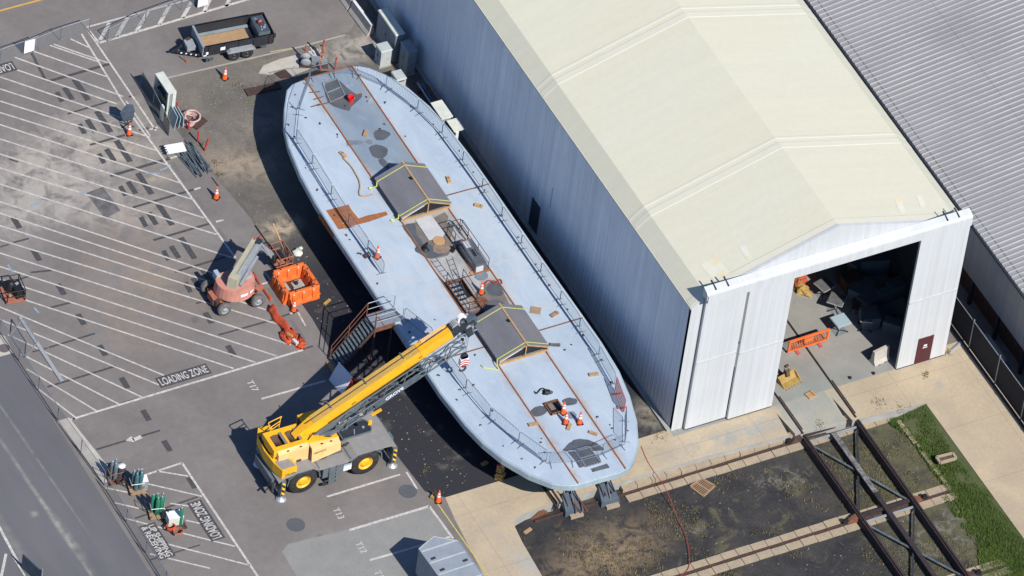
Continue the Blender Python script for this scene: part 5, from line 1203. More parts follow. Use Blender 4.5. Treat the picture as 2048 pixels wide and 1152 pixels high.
for l, n_, u in ((4.3, .332, -.1), (8.9, .332, -.05)):
    b = MB(); b.use('black')
    for k in range(3): b.hexa([BP_x(l + k * .1, n_, u), BP_x(l + k * .1 + .06, n_, u), BP_x(l + k * .1 + .06, n_ + .004, u), BP_x(l + k * .1, n_ + .004, u)], [BP_x(l + k * .1, n_, u + .12), BP_x(l + k * .1 + .06, n_, u + .12), BP_x(l + k * .1 + .06, n_ + .004, u + .12), BP_x(l + k * .1, n_ + .004, u + .12)])
    b.build('boom_marking', CR_)
for pts in ([(-17.2, -8.5, 2.6), (-16.6, -8.9, 2.75), (-16.0, -8.8, 2.4), (-15.7, -8.6, 1.95)], [(-17.9, -8.9, 2.96), (-17.4, -8.6, 3.05), (-16.9, -8.5, 2.8)], [(-15.8, -9.3, 2.2), (-15.6, -9.25, 1.9), (-15.3, -9.1, 1.95)], [(-19.9, -9.1, 2.4), (-20.05, -8.8, 2.5), (-20.0, -8.3, 2.4)], [(-20.0, -7.9, 2.38), (-20.1, -7.6, 2.5), (-19.9, -7.3, 2.4)]):
    b = MB(); b.use('black'); b.path(pts, .03, 5); b.build('hydraulic_hose', CR_)
b = MB(); b.use('dark_rust'); b.bb(-17.94, -17.87, -9.4, -9.0, 1.75, 2.75); b.bb(-18.7, -18.4, -9.30, -9.27, 1.74, 2.0); b.build('hood_gap', CR_)
# rear platform rail, cab
b = MB(); b.use('crane_yellow'); xr, ya, yb = -19.35, -7.35, -6.65
F_ = [(xr, ya, 2.3), (xr - .25, ya, 3.3), (xr - .25, ya + .08, 3.42), (xr - .25 + .9, yb - .45, 3.42), (xr + .6, yb - .45, 3.3), (xr + .55, yb - .45, 2.4)]
b.path(F_, .032, 6); b.path([(xr - .12, ya, 2.8), (xr + .58, yb - .45, 2.85)], .028, 6); b.path([(xr - .18, ya, 3.05), (xr + .6, yb - .45, 3.08)], .028, 6); b.path([(xr + .1, ya + .03, 2.4), (xr + .02, ya + .03, 2.85)], .026, 6); b.build('platform_rail', CR_)
b = MB(); b.use('galv'); b.bb(-19.4, -18.7, -7.45, -7.0, 2.3, 2.45); b.build('platform', CR_)
b = MB(); b.use('crane_yellow'); b.bb(-17.6, -16.1, -7.45, -6.75, 1.75, 1.95); b.hexa([(-17.5, -7.45, 2.70), (-16.35, -7.45, 2.72), (-16.35, -6.75, 2.72), (-17.5, -6.75, 2.70)], [(-17.35, -7.4, 2.78), (-16.45, -7.4, 2.8), (-16.45, -6.8, 2.8), (-17.35, -6.8, 2.78)])
for x in (-17.45, -16.4):
    for y in (-7.4, -6.8): b.bar((x, y, 1.9), (x, y, 2.72), .08)
cab = b.build('cab', CR_)
b = MB(); b.use('glass'); b.bb(-17.42, -16.42, -7.38, -6.82, 1.95, 2.71); b.build('cab_glass', cab)
# boom in its own axes
def bbox(mb, l0, l1, n0, n1, u0, u1, k=1.0):
    return mb.hexa([BP_(l0, n0, u0), BP_(l1, n0 * k, u0 * k), BP_(l1, n1 * k, u0 * k), BP_(l0, n1, u0)], [BP_(l0, n0, u1), BP_(l1, n0 * k, u1 * k), BP_(l1, n1 * k, u1 * k), BP_(l0, n1, u1)])
b = MB(); b.use('crane_yellow')
hw, hh = .33, .43
sec = lambda l, k=1.: [BP_(l, n_ * k, u * k) for n_, u in ((-hw, hh), (hw, hh), (hw, -.18), (hw * .75, -hh), (-hw * .75, -hh), (-hw, -.18))]
b.rings([sec(.55, .55), sec(1.25, .8), sec(2.0, 1.0), sec(9.3)]); boom = b.build('boom', CR_)
b = MB(); b.use('dusty_yellow'); b.hexa([BP_(1.9, -hw + .01, hh), BP_(9.1, -hw + .01, hh), BP_(9.1, hw - .04, hh), BP_(1.9, hw - .04, hh)], [BP_(1.9, -hw + .02, hh + .006), BP_(9.1, -hw + .02, hh + .006), BP_(9.1, hw - .05, hh + .006), BP_(1.9, hw - .05, hh + .006)]); b.build('dusty_top', boom)
b = MB(); b.use('crane_yellow'); b.rings([sec(9.28, .93), sec(11.2, .93)]); b.rings([sec(9.1, 1.08), sec(9.3, 1.08)]); b.rings([sec(8.1, 1.04), sec(8.2, 1.04)]); b.build('boom_extension', boom)
b = MB(); b.use('black'); b.tube(BP_(1.5, -.02, hh + .03), BP_(11.3, -.02, hh + .05), .022, 5); b.build('hoist_rope', boom)
b = MB(); b.use('crane_grey')
for l in (3.2, 5.6, 8.15): b.bar(BP_(l, -hw - .06, hh + .04), BP_(l, .1, hh + .04), .07, .06)
b.build('rope_guide', boom)
b = MB(); b.use('crane_cream'); bbox(b, 9.5, 11.1, -hw - .02, -hw + .16, hh * .93, hh * .93 + .06); b.use('deck_grey'); bbox(b, 9.7, 10.9, -hw + .16, -.1, hh * .93, hh * .93 + .02); b.build('top_plate', boom)
b = MB(); b.use('crane_yellow'); b.hexa([BP_(.9, -.42, -.9), BP_(2.6, -.38, -.8), BP_(2.6, .38, -.8), BP_(.9, .42, -.9)], [BP_(1.0, -.4, -.1), BP_(2.6, -.34, .0), BP_(2.6, .34, .0), BP_(1.0, .4, -.1)]); b.build('boom_foot', boom)
b = MB(); b.use('crane_yellow'); b.tube(Vector((-17.2, -8.35, 2.0)), BP_(3.4, 0, -.5), .2, 12); b.use('silver'); b.tube(BP_(2.4, 0, -.75), BP_(3.9, 0, -.42), .12, 10); b.build('lift_cylinder', CR_)
b = MB(); b.use('dark_steel')
for n_ in (-.25, -.12, .0, .12, .25): b.hexa([BP_(11.2, n_ - .02, -.35), BP_(11.9, n_ - .02, -.2), BP_(11.9, n_ + .02, -.2), BP_(11.2, n_ + .02, -.35)], [BP_(11.2, n_ - .02, .4), BP_(11.75, n_ - .02, .42), BP_(11.75, n_ + .02, .42), BP_(11.2, n_ + .02, .4)])
bh = b.build('boom_head', boom)
for n_ in (-.18, -.06, .06, .18):
    b = MB(); b.use('silver'); p = BP_(11.6, n_ - .03, .3); q = BP_(11.6, n_ + .03, .3); b.tube(p, q, .26, 18); b.build('sheave', bh)
for l, n_, u, r_, key in ((12.15, -.2, .15, .3, 'board_white'), (12.25, .25, -.35, .26, 'silver')):
    b = MB(); b.use(key); b.tube(BP_(l, n_ - .12, u), BP_(l, n_ + .12, u), r_, 16); b.use('dark_steel'); b.tube(BP_(l, n_ - .16, u), BP_(l, n_ + .16, u), r_ * .55, 12); b.build('sheave', bh)
b = MB(); b.use('dark_steel'); bbox(b, 11.7, 12.7, -.3, .3, -.5, -.05); bbox(b, 11.9, 12.3, .1, .55, -.75, -.2); b.use('jib_grey'); bbox(b, 12.3, 12.9, -.1, .2, -.35, .12); b.tube(BP_(11.4, .4, -.3), BP_(12.6, .5, -.6), .08, 8); b.tube(BP_(11.9, -.35, .1), BP_(12.7, -.25, -.2), .06, 8); rj = random.Random(8)
for k in range(16):
    q_ = BP_(rj.uniform(11.2, 12.9), rj.uniform(-.35, .6), rj.uniform(-.7, .3)); b.use(rj.choice(('dark_steel', 'jib_grey', 'silver', 'crane_grey'))); b.box(q_, (rj.uniform(.06, .3), rj.uniform(.05, .2), rj.uniform(.05, .22)), rj.uniform(0, 3))
b.build('head_bracket', bh)
# stowed lattice jib on the near flank
J = lambda l, n_, u: BP_(l, n_ + .42, u - .42)
b = MB(); b.use('jib_grey')
ch_ = ((.08, .22), (.62, .18), (.08, -.22), (.62, -.26))
for n_, u in ch_: b.tube(J(3.0, n_ * .9, u), J(11.5, n_, u * .8), .055, 6)
for a_, c_ in ((0, 1), (2, 3), (0, 2), (1, 3)):
    for k in range(12):
        l0 = 3.1 + k * .7; p, q = (ch_[a_], ch_[c_]) if k % 2 else (ch_[c_], ch_[a_]); b.tube(J(l0, *p), J(l0 + .7, *q), .03, 5)
jib = b.build('lattice_jib', CR_)
b = MB(); b.use('crane_grey'); b.hexa([J(1.6, .02, -.2), J(5.2, .02, -.16), J(5.2, .12, -.16), J(1.6, .12, -.2)], [J(1.6, .02, .24), J(5.2, .02, .24), J(5.2, .12, .24), J(1.6, .12, .24)]); b.bar(J(1.9, .3, -.3), J(5.6, .45, -.28), .14, .2); b.bar(J(1.6, .1, .0), J(3.4, .5, -.4), .12, .16); b.build('jib_base', jib)
b = MB(); b.use('jib_grey'); b.hexa([J(5.3, .66, -.22), J(8.4, .66, -.22), J(8.4, .68, -.22), J(5.3, .68, -.22)], [J(5.3, .62, .2), J(8.4, .62, .2), J(8.4, .64, .2), J(5.3, .64, .2)]); jp = b.build('name_board', jib)
b = MB(); b.use('crane_yellow'); b.bar(J(4.9, .7, -.45), J(5.55, .72, -.5), .14, .1); b.build('jib_pin_plate', jib)
b = MB(); b.use('crane_yellow'); b.box(J(4.6, .85, -.75), (.22, .1, .3)); b.build('jib_lug', jib)
for q_, d_ in ((J(3.2, .3, .0), (.25, .2, .08)), (J(4.4, .5, -.1), (.22, .12, .07))): b = MB(); b.use('silver'); b.box(q_, d_); b.build('jib_clamp', jib)
tm = Matrix((bd, (bn * .08 + bu).normalized(), bd.cross((bn * .08 + bu).normalized()))).transposed()
o = text('lettering', 'GROVE', .36, 'board_white', (0, 0), 0, bold=.012); o.parent = jp; o.rotation_euler = tm.to_euler(); o.location = J(6.0, .675, -.12) - Vector(CR_['_w']); o.scale = (1.05, 1, 1)
# hook block
ht = BP_(11.95, .55, -.4); zb = 2.0
b = MB(); b.use('dark_steel')
for dx in (-.1, 0, .1): b.tube(ht + Vector((dx, 0, 0)), ht + Vector((dx * .8, 0, -zb + .2)), .012, 4)
b.build('hook_rope', CR_)
hb = ht + Vector((0, 0, -zb))
b = MB(); b.use('board_white'); b.bb(hb.x - .26, hb.x + .26, hb.y - .12, hb.y + .12, hb.z - .42, hb.z + .1)
b.use('dark_steel'); b.lathe([(.2, -.1), (.2, .1)], 14, (hb.x, hb.y, hb.z + .22), 'y'); b.bb(hb.x - .2, hb.x + .2, hb.y - .1, hb.y + .1, hb.z + .1, hb.z + .3); blk = b.build('hook_block', CR_)
b = MB(); b.use('red_paint')
for z in (-.02, -.2, -.38):
    for s in (-1, 1): b.hexa([(hb.x, hb.y - .128, hb.z + z), (hb.x + s * .26, hb.y - .128, hb.z + z - .12), (hb.x + s * .26, hb.y - .12, hb.z + z - .12), (hb.x, hb.y - .12, hb.z + z)], [(hb.x, hb.y - .128, hb.z + z + .09), (hb.x + s * .26, hb.y - .128, hb.z + z - .03), (hb.x + s * .26, hb.y - .12, hb.z + z - .03), (hb.x, hb.y - .12, hb.z + z + .09)])
b.build('warning_chevron', blk)
b = MB(); b.use('dark_rust'); H_ = [hb + Vector((.0, 0, -.42))] + [hb + Vector((.19 * math.sin(t), 0, -.78 + .19 * math.cos(t))) for t in [k * PI / 7 for k in range(0, 11)]]
b.path(H_, .06, 8); b.tube(hb + Vector((0, 0, -.4)), hb + Vector((0, 0, -.62)), .1, 8); b.build('hook', blk)

# ------------------------------------------------------------------ articulated boom lift
BL = thing('boom_lift', 'faded red and grey articulated boom lift parked on the hatched lot', 'boom lift', (-15.45, 5.1, 0), world=True)
def lwheel(x, y, s):
    b_ = MB(); b_.use('grey_tyre'); h = .16; R_ = .43
    b_.lathe([(.24, -h), (R_ * .9, -h), (R_, -h * .6), (R_, h * .6), (R_ * .9, h), (.24, h)], 22, (x, y, R_), 'y', True, False); w_ = b_.build('wheel', BL)
    b_ = MB(); b_.use('lift_grey'); b_.lathe([(.25, s * h * .9), (.2, s * h * .5), (.1, s * h * .6), (.09, s * h * 1.1), (.001, s * h * 1.1)], 16, (x, y, R_), 'y', True, False); b_.build('rim', w_)
for x, y, s in ((-16.5, 4.2, -1), (-14.4, 4.12, -1), (-16.6, 6.2, 1), (-14.45, 6.1, 1)): lwheel(x, y, s)
b = MB(); b.use('lift_rust'); b.bb(-16.75, -14.15, 4.7, 5.6, .42, .75); b.bb(-16.75, -16.35, 4.35, 5.95, .35, .55); b.bb(-14.6, -14.2, 4.3, 5.9, .35, .55)
b.bb(-16.95, -16.5, 4.75, 5.5, .35, .8); b.box((-14.1, 4.65, .8), (.5, .3, .2), .3); b.build('chassis', BL)
b = MB(); b.use('dark_rust'); b.box((-16.75, 4.65, .62), (.3, .2, .4), .3); b.tube((-16.8, 4.4, .5), (-16.4, 4.5, .5), .06); b.build('steering_linkage', BL)
tx, ty = -15.45, 5.15
b = MB(); b.use('lift_red'); prof = [(tx + 1.22 * math.cos(t), ty + 1.12 * math.sin(t)) for t in [R(a_) for a_ in range(160, 395, 13)]]
prof += [(tx + .9, ty + .85), (tx - .8, ty + .75)]
b.hexa([(p[0], p[1], .85) for p in prof], [((p[0] - tx) * .94 + tx, (p[1] - ty) * .94 + ty, 1.62) for p in prof]); tur = b.build('turret', BL)
b = MB(); b.use('board_white')
for a0, a1 in ((262, 285), (292, 309)):
    pts = [R(a_) for a_ in (a0, (a0 + a1) / 2, a1)]
    for u, w_ in zip(pts, pts[1:]): b.face([(tx + 1.215 * math.cos(t), ty + 1.115 * math.sin(t) - .012, z) for t, z in ((u, 1.2), (w_, 1.2), (w_, 1.4), (u, 1.4))])
b.build('name_plate', tur)
b = MB(); b.use('lift_grey'); b.hexa([(tx - .0, ty - .35, 1.6), (tx + 1.0, ty - .25, 1.6), (tx + .85, ty + .8, 1.6), (tx + .1, ty + .75, 1.6)], [(tx + .05, ty - .3, 1.75), (tx + .95, ty - .2, 1.72), (tx + .8, ty + .75, 1.72), (tx + .12, ty + .7, 1.75)]); b.build('engine_cover', tur)
b = MB(); b.use('table_blue'); b.bb(tx - .95, tx - .7, ty + .45, ty + .95, 1.3, 1.75); b.build('control_box', tur)
f0, f1 = Vector((-15.75, 4.75, 1.95)), Vector((-13.35, 6.75, 2.3)); dd = (f1 - f0).normalized(); sd = Vector((dd.y, -dd.x, 0)).normalized()
b = MB(); b.use('lift_khaki'); b.bar(f0 + sd * -.16 + Vector((0, 0, .25)), f1 + sd * -.16 + Vector((0, 0, .12)), .22, .26); b.hexa([f0 + dd * -.35 + sd * -.3 + Vector((0, 0, -.4)), f0 + dd * .3 + sd * -.3 + Vector((0, 0, -.4)), f0 + dd * .3 + sd * .3 + Vector((0, 0, -.4)), f0 + dd * -.35 + sd * .3 + Vector((0, 0, -.4))], [f0 + dd * -.25 + sd * -.28 + Vector((0, 0, .4)), f0 + dd * .2 + sd * -.28 + Vector((0, 0, .38)), f0 + dd * .2 + sd * .28 + Vector((0, 0, .38)), f0 + dd * -.25 + sd * .28 + Vector((0, 0, .4))]); b.build('upper_arm', BL)
b = MB(); b.use('lift_grey'); b.bar(f0 + sd * .16, f1 + sd * .2 - Vector((0, 0, .05)), .26, .3); b.bar(f0 + sd * .42 - Vector((0, 0, .2)), f0.lerp(f1, .75) + sd * .42 - Vector((0, 0, .2)), .14, .16); b.build('lower_arm', BL)
b = MB(); b.use('lift_grey'); b.tube(f0 + dd * .3 + sd * .02 + Vector((0, 0, .1)), f1 - dd * .2 + sd * .02 + Vector((0, 0, .02)), .06, 8); b.build('ram', BL)
k0 = f1 + sd * .1; k1 = Vector((-12.35, 6.35, 1.15))
b = MB(); b.use('lift_grey'); b.bar(k0, k1, .2, .24); b.bar(k0 + sd * .25, k1 + Vector((0, 0, -.25)), .1, .12); b.use('dark_steel'); b.box(k0, (.35, .35, .4), .7); b.box(k1, (.3, .35, .4), .4); b.use('red_paint'); b.box(k0 + Vector((-.2, .15, .2)), (.12, .12, .12)); b.box(k0 + Vector((.15, .2, .2)), (.12, .12, .12)); b.build('jib_arm', BL)
bx0, bx1, by0, by1, bz = -12.2, -11.4, 5.75, 7.1, .3
b = MB(); b.use('lift_rust'); b.bb(bx0, bx1, by0, by1, bz, bz + .06); bk = b.build('basket', BL)
b = MB(); b.use('lift_rust')
cs = [(bx0, by0), (bx1, by0), (bx1, by1), (bx0, by1)]
for z in (.55, 1.1): b.path([(p[0], p[1], bz + z) for p in cs + cs[:1]], .03, 6)
for p in cs + [((bx0 + bx1) / 2, by0), (bx1, (by0 + by1) / 2), (bx0, (by0 + by1) / 2), (bx1, by0 + .5), (bx1, by1 - .5)]: b.tube((p[0], p[1], bz), (p[0], p[1], bz + 1.1), .028, 6)
b.path([(bx0, by0, bz + .1), (bx1, by0 + .0, bz + 1.1)], .025, 5); b.path([(bx1, by0, bz + .1), (bx1, by0 + .9, bz + 1.1)], .025, 5)
b.build('basket_rail', bk)
b = MB(); b.use('black'); b.box((bx0 + .15, 6.2, bz + 1.0), (.3, .5, .25)); b.box((bx0 - .15, 6.5, bz + .6), (.25, .6, .4)); b.build('control_panel', bk)
b = MB(); b.use('wood'); b.bar(G(569, 500, 1.0), G(546, 447, 1.6), .09, .05); o = b.build('plank', loc=G(560, 480, 1.0)); tag(o, 'long tan plank leaning out of the boom lift basket', 'plank')
g = G(594, 506, 0); b = MB(); b.use('cream_panel'); b.blobby((0, 0, 0), (.32, .28, .25), 9, 5, .25, 12); b.blobby((.35, .25, 0), (.15, .15, .14), 8, 4, .3, 13); o = b.build('debris_bag'); o.location = g; tag(o, 'pale grey debris bag beside the boom lift basket', 'bag')

# ------------------------------------------------------------------ dump trailer
TR = thing('dump_trailer', 'black tandem axle dump trailer with a brown floor sheet inside', 'trailer', (-6.35, 23.92, 0), R(-6))
Lh, Wh, z0, z1 = 2.2, .95, .62, 1.32
b = MB(); b.use('black_paint'); b.bb(-Lh, Lh, -Wh, Wh, z0 - .08, z0); bed = b.build('bed', TR)
b = MB(); b.use('black_paint'); b.bb(-Lh, Lh, -Wh, -Wh + .05, z0, z1); b.bb(-Lh, Lh, -Wh - .03, -Wh + .07, z1 - .09, z1); 
for k in range(5): x = -Lh + .3 + k * .95; b.bb(x, x + .07, -Wh - .05, -Wh, z0, z1)
b.build('side_panel', TR)
b = MB(); b.use('black_paint'); b.bb(-Lh, Lh, Wh - .05, Wh, z0, z1); b.bb(-Lh, Lh, Wh - .07, Wh + .03, z1 - .09, z1); b.build('side_panel', TR)
b = MB(); b.use('grey_panel'); b.bb(-Lh - .05, -Lh, -Wh, Wh, z0, z1); b.bb(-Lh - .07, -Lh + .07, -Wh, Wh, z1 - .06, z1 + .015); b.build('front_panel', TR)
b = MB(); b.use('black_paint'); b.bb(Lh, Lh + .05, -Wh, Wh, z0, z1); b.bb(Lh - .02, Lh + .1, -Wh - .08, -Wh, z1 - .25, z1 + .04); b.build('tailgate', TR)
b = MB(); b.use('cardboard'); b.bb(-Lh + .2, .95, -Wh + .1, Wh - .35, z0, z0 + .03); b.build('floor_sheet', TR)
b = MB(); b.use('grey_panel'); b.bb(-Lh + .05, 1.25, Wh - .3, Wh - .08, z0, z0 + .05); b.build('floor_plank', TR)
b = MB(); b.use('lift_grey'); b.hexa([(-.75, -Wh - .32, .68), (1.0, -Wh - .32, .68), (1.0, -Wh - .03, .68), (-.75, -Wh - .03, .68)], [(-.55, -Wh - .3, .86), (.8, -Wh - .3, .86), (.8, -Wh - .03, .86), (-.55, -Wh - .03, .86)]); b.build('mudguard', TR)
b = MB(); b.use('lift_grey'); b.bb(-.75, 1.0, Wh + .03, Wh + .3, .74, .84); b.build('mudguard', TR)
for x in (-.3, .52):
    for s in (-1, 1):
        b = MB(); b.use('rubber'); y = s * (Wh + .17); b.lathe([(.2, -.11), (.36, -.11), (.385, -.07), (.385, .07), (.36, .11), (.2, .11)], 20, (x, y, .385), 'y', True, False); w_ = b.build('wheel', TR)
        b = MB(); b.use('dark_steel'); b.lathe([(.22, s * .10), (.2, s * .06), (.08, s * .05), (.07, s * .12), (.001, s * .12)], 14, (x, y, .385), 'y', True, False); b.build('rim', w_)
b = MB(); b.use('black_paint'); b.bb(-Lh + .1, Lh - .1, -.55, -.4, .42, z0 - .08); b.bb(-Lh + .1, Lh - .1, .4, .55, .42, z0 - .08); b.bb(-.35, .6, -Wh - .1, Wh + .1, .34, .43); b.build('frame', TR)
b = MB(); b.use('black_paint')
for s in (-1, 1): b.bar((-Lh, s * .75, .5), (-Lh - 1.35, s * .06, .5), .09, .13)
b.bar((-Lh - 1.3, 0, .5), (-Lh - 1.6, 0, .52), .1, .1); b.build('tongue', TR)
b = MB(); b.use('lift_grey'); b.box((-Lh - .45, .1, .66), (.55, .7, .3)); b.use('dark_rust'); b.box((-Lh - .45, .45, .75), (.3, .2, .2), .3); b.build('hydraulic_box', TR)
b = MB(); b.use('rust_orange'); b.tube((-Lh - 1.0, -.5, .5), (-Lh - .85, -.62, .03), .035, 6); b.box((-Lh - .85, -.62, .02), (.16, .16, .03)); b.build('jack', TR)
b = MB(); b.use('reflective')
for k in range(4): b.bb(-Lh - 1.15 + k * .26, -Lh - 1.03 + k * .26, -.27 - k * .13, -.25 - k * .13, .46, .54)
b.build('reflective_tape', TR)
b = MB(); b.use('board_white'); b.bb(-1.15, -.85, -Wh - .062, -Wh - .05, .86, 1.1); b.bb(-2.05, -1.9, -Wh - .062, -Wh - .05, .72, .92); b.bb(-2.2, -2.0, -Wh - .062, -Wh - .05, .62, .70); b.build('decal', TR)
b = MB(); b.use('sign_dark'); b.box((-1.75, -Wh - .15, .38), (.3, .12, .14), .2); b.box((-1.95, -Wh - .08, .3), (.16, .12, .2)); b.box((1.6, -Wh - .08, .52), (.3, .1, .14)); b.build('step', TR)
g = Matrix.Translation((-6.35, 23.92, 0)) @ Matrix.Rotation(R(-6), 4, 'Z') @ Vector((1.72, .05, z0))
GN = thing('generator', 'dark teal toolbox generator with red engine riding in the trailer', 'generator', g, R(-6))
b = MB(); b.use('tank_grey'); b.bb(-.36, .36, -.72, .72, 0, .68); b.build('casing', GN)
b = MB(); b.use('sign_dark'); b.bb(-.32, .32, -.68, .68, .68, .72); b.build('top_plate', GN)
b = MB(); b.use('dark_rust'); b.blobby((-.02, .05, .7), (.22, .26, .16), 14, 6, .3, 21); b.use('pale_red'); b.blobby((-.02, .12, .78), (.14, .14, .12), 12, 5, .3, 22); b.build('engine', GN)
b = MB(); b.use('silver'); b.bar((-.2, .5, .73), (-.05, .38, .73), .05, .03); b.box((.1, -.35, .74), (.14, .1, .05)); b.box((-.1, -.48, .74), (.08, .08, .05)); b.box((.2, -.2, .74), (.08, .06, .05)); b.box((-.05, -.25, .74), (.06, .1, .05)); b.build('fittings', GN)
# ------------------------------------------------------------------ access stairs up to the ferry
ST = thing('access_stairs', 'rusty steel access stairs with grey treads leading up to the ferry deck', 'stairs', (-11, -1.8, 0), world=True)
xs0, xs1, ys0, ys1 = -12.45, -10.35, -2.35, -1.25
for y in (ys0, ys1): b = MB(); b.use('dark_rust'); b.bar((xs0, y, .05), (xs1, y, ZD - .1), .05, .2); b.build('stringer', ST)
for k in range(13):
    t = (k + .5) / 13; b = MB(); b.use('pipe_grey'); b.box((xs0 + (xs1 - xs0) * t, (ys0 + ys1) / 2, .05 + (ZD - .12) * t), (.20, ys1 - ys0 - .08, .04)); b.build('tread', ST)
b = MB(); b.use('galv'); b.bb(xs1, -8.55, ys0, ys1, ZD - .06, ZD + .02); b.use('rust'); b.bb(xs1, -9.1, ys0 - .05, ys0, ZD - .28, ZD + .03); b.bb(xs1, -9.1, ys1, ys1 + .05, ZD - .28, ZD + .03); b.bb(xs1 + .55, xs1 + .6, ys0, ys1, ZD + .02, ZD + .035); ld = b.build('landing', ST)
for y in (ys0, ys1):
    b = MB(); b.use('rust')
    A, B_ = Vector((xs0 + .05, y, .1)), Vector((xs1, y, ZD))
    b.path([A, A + Vector((0, 0, 1.0)), B_ + Vector((0, 0, 1.0)), B_ - Vector((0, 0, .1))], .03, 6) if y == ys1 else b.path([B_ + Vector((0, 0, -.6)), B_ + Vector((0, 0, 1.0))], .045, 6)
    if y == ys1:
        b.path([A + Vector((0, 0, .55)), B_ + Vector((0, 0, .55))], .024, 6)
        b.path([A.lerp(B_, .5), A.lerp(B_, .5) + Vector((0, 0, 1.0))], .03, 6)
    b.build('handrail', ST)
for y in (ys0, ys1):
    b = MB(); b.use('galv'); b.path([(xs1, y, ZD + 1.0), (-8.6, y, ZD + 1.0), (-8.6, y, ZD)], .028, 6); b.path([(xs1, y, ZD + .5), (-8.6, y, ZD + .5)], .022, 6); b.build('landing_rail', ST)
for x, y in ((xs1, ys0), (-9.25, ys0), (xs1, ys1)):
    b = MB(); b.use('dark_rust'); b.bar((x, y, .04), (x, y, ZD - .2), .075, .075); b.bar((x - .1, y - .4, .04), (x + .08, y + .4, .04), .09, .07); b.build('leg', ST)
b = MB(); b.use('wood'); b.box((xs0 - .15, -1.95, .05), (.28, 1.0, .1)); b.build('foot_board', ST)
# leaning board / A-frame
T = thing('board_stand', 'pale board leaning on a red backed stand in the crane shadow', 'sign', (-12.5, -3.2, 0), R(8))
b = MB(); b.use('board_white'); b.hexa([(-.62, -.75, .02), (-.58, -.75, .02), (-.58, .6, .02), (-.62, .6, .02)], [(-.04, -.75, 1.15), (0, -.75, 1.15), (0, .6, 1.15), (-.04, .6, 1.15)]); b.build('face_board', T)
b = MB(); b.use('red_paint'); b.hexa([(.58, -.7, .02), (.62, -.7, .02), (.62, .55, .02), (.58, .55, .02)], [(0, -.7, 1.13), (.03, -.7, 1.13), (.03, .55, 1.13), (0, .55, 1.13)]); b.face([(-.4, -.6, .02), (.4, -.6, .02), (0, -.6, 1.0)]); b.build('back_board', T)
for px, py, rz, lab in ((654, 605, .45, 'short yellow timber offcut on the dark dirt between barrier ring and stairs'), (663, 745 - 40, .9, 'short yellow timber offcut at the far foot of the access stairs')):
    block('timber_offcut', px, py, 0, (.55, .16, .1), rz, 'bucket_yellow', lab, 'timber')
# ------------------------------------------------------------------ orange barrier ring round a plinth
bx0, bx1, by0, by1 = -12.75, -10.85, 3.55, 5.45
def wb(cx, cy, rz, L_, lab):
    T_ = thing('water_barrier', lab, 'barrier', (cx, cy, 0), rz, group='orange barriers in the ring')
    b_ = MB(); b_.use('barrier_orange'); b_.prism_x([(-.24, 0), (.24, 0), (.24, .12), (.14, .34), (.11, .88), (.08, .92), (-.08, .92), (-.11, .88), (-.14, .34), (-.24, .12)], -L_ / 2, L_ / 2)
    for k in range(3): x = -L_ / 2 + L_ * (k + .5) / 3; b_.prism_x([(-.25, .0), (.25, 0), (.19, .6), (.12, .88), (-.12, .88), (-.19, .6)], x - .14, x + .14)
    b_.build('body', T_)
    for k in (-1, 1): b_ = MB(); b_.use('black'); b_.lathe([(.045, .90), (.045, .95)], 10, (k * L_ * .28, 0, 0)); b_.build('filler_cap', T_)
    for k in range(3): x = -L_ / 2 + L_ * (k + .5) / 3; b_ = MB(); b_.use('reflective'); b_.bb(x - .1, x - .04, -.15, -.13, .70, .86); b_.build('reflector', T_)
wb((bx0 + bx1) / 2, by1, R(0), 1.9, 'orange plastic barrier forming the ring side nearest the boom lift basket')
wb((bx0 + bx1) / 2 + .05, by0, R(0), 1.9, 'orange plastic barrier forming the ring side beside the cone')
wb(bx0, (by0 + by1) / 2, R(-90), 1.75, 'orange plastic barrier forming the ring side facing the boom lift wheels')
wb(bx1, (by0 + by1) / 2 - .05, R(-90), 1.75, 'orange plastic barrier forming the ring side facing the ferry')
T = thing('valve_plinth', 'grey concrete plinth with small black valve inside the orange barrier ring', 'plinth', (-11.75, 4.5, 0))
b = MB(); b.use('grey_concrete'); b.bb(-.62, .62, -.6, .6, 0, .06); b.bb(-.25, .25, -.22, .22, .06, .45); b.build('base', T)
b = MB(); b.use('black'); b.lathe([(.12, .45), (.12, .52), (.05, .55), (.05, .65)], 12); b.tube((-.15, 0, .6), (.15, .05, .62), .03); b.build('valve', T)
# orange netting fence, fallen
def ribbon(name, pts, h, key, label, cat, wob=.015):
    b_ = MB(); b_.use(key); n_ = len(pts); rnd = random.Random(3); P_ = [G(p[0], p[1], 0) for p in pts]; vs = []
    for p in P_:
        d_ = wob * math.sin(len(vs) * .35)
        for k in range(4): t = k / 3; vs.append(p + Vector((d_ * t * 3 + .9 * t * h, rnd.uniform(-.02, .02), .02 + h * t * (.9 + .1 * math.sin(len(vs) * .21)))))
    b_.add(vs, [[i * 4 + k, i * 4 + k + 1, i * 4 + 5 + k, i * 4 + 4 + k] for i in range(n_ - 1) for k in range(3)], True)
    o_ = b_.build(name, loc=P_[0]); md_ = o_.modifiers.new('s', 'SOLIDIFY'); md_.thickness = .02; return tag(o_, label, cat)
ribbon('safety_netting', [(533 + i * 3.2 + 2 * math.sin(i), 621 + i * 4.2) for i in range(17)], .4, 'net_orange', 'orange safety netting strip sagging along the edge of the hatched lot', 'netting')
ribbon('safety_netting', [(503 + i * 3.4, 548 + i * 5.0) for i in range(12)], .12, 'net_orange', 'thin orange netting strip behind the boom lift wheel', 'netting')
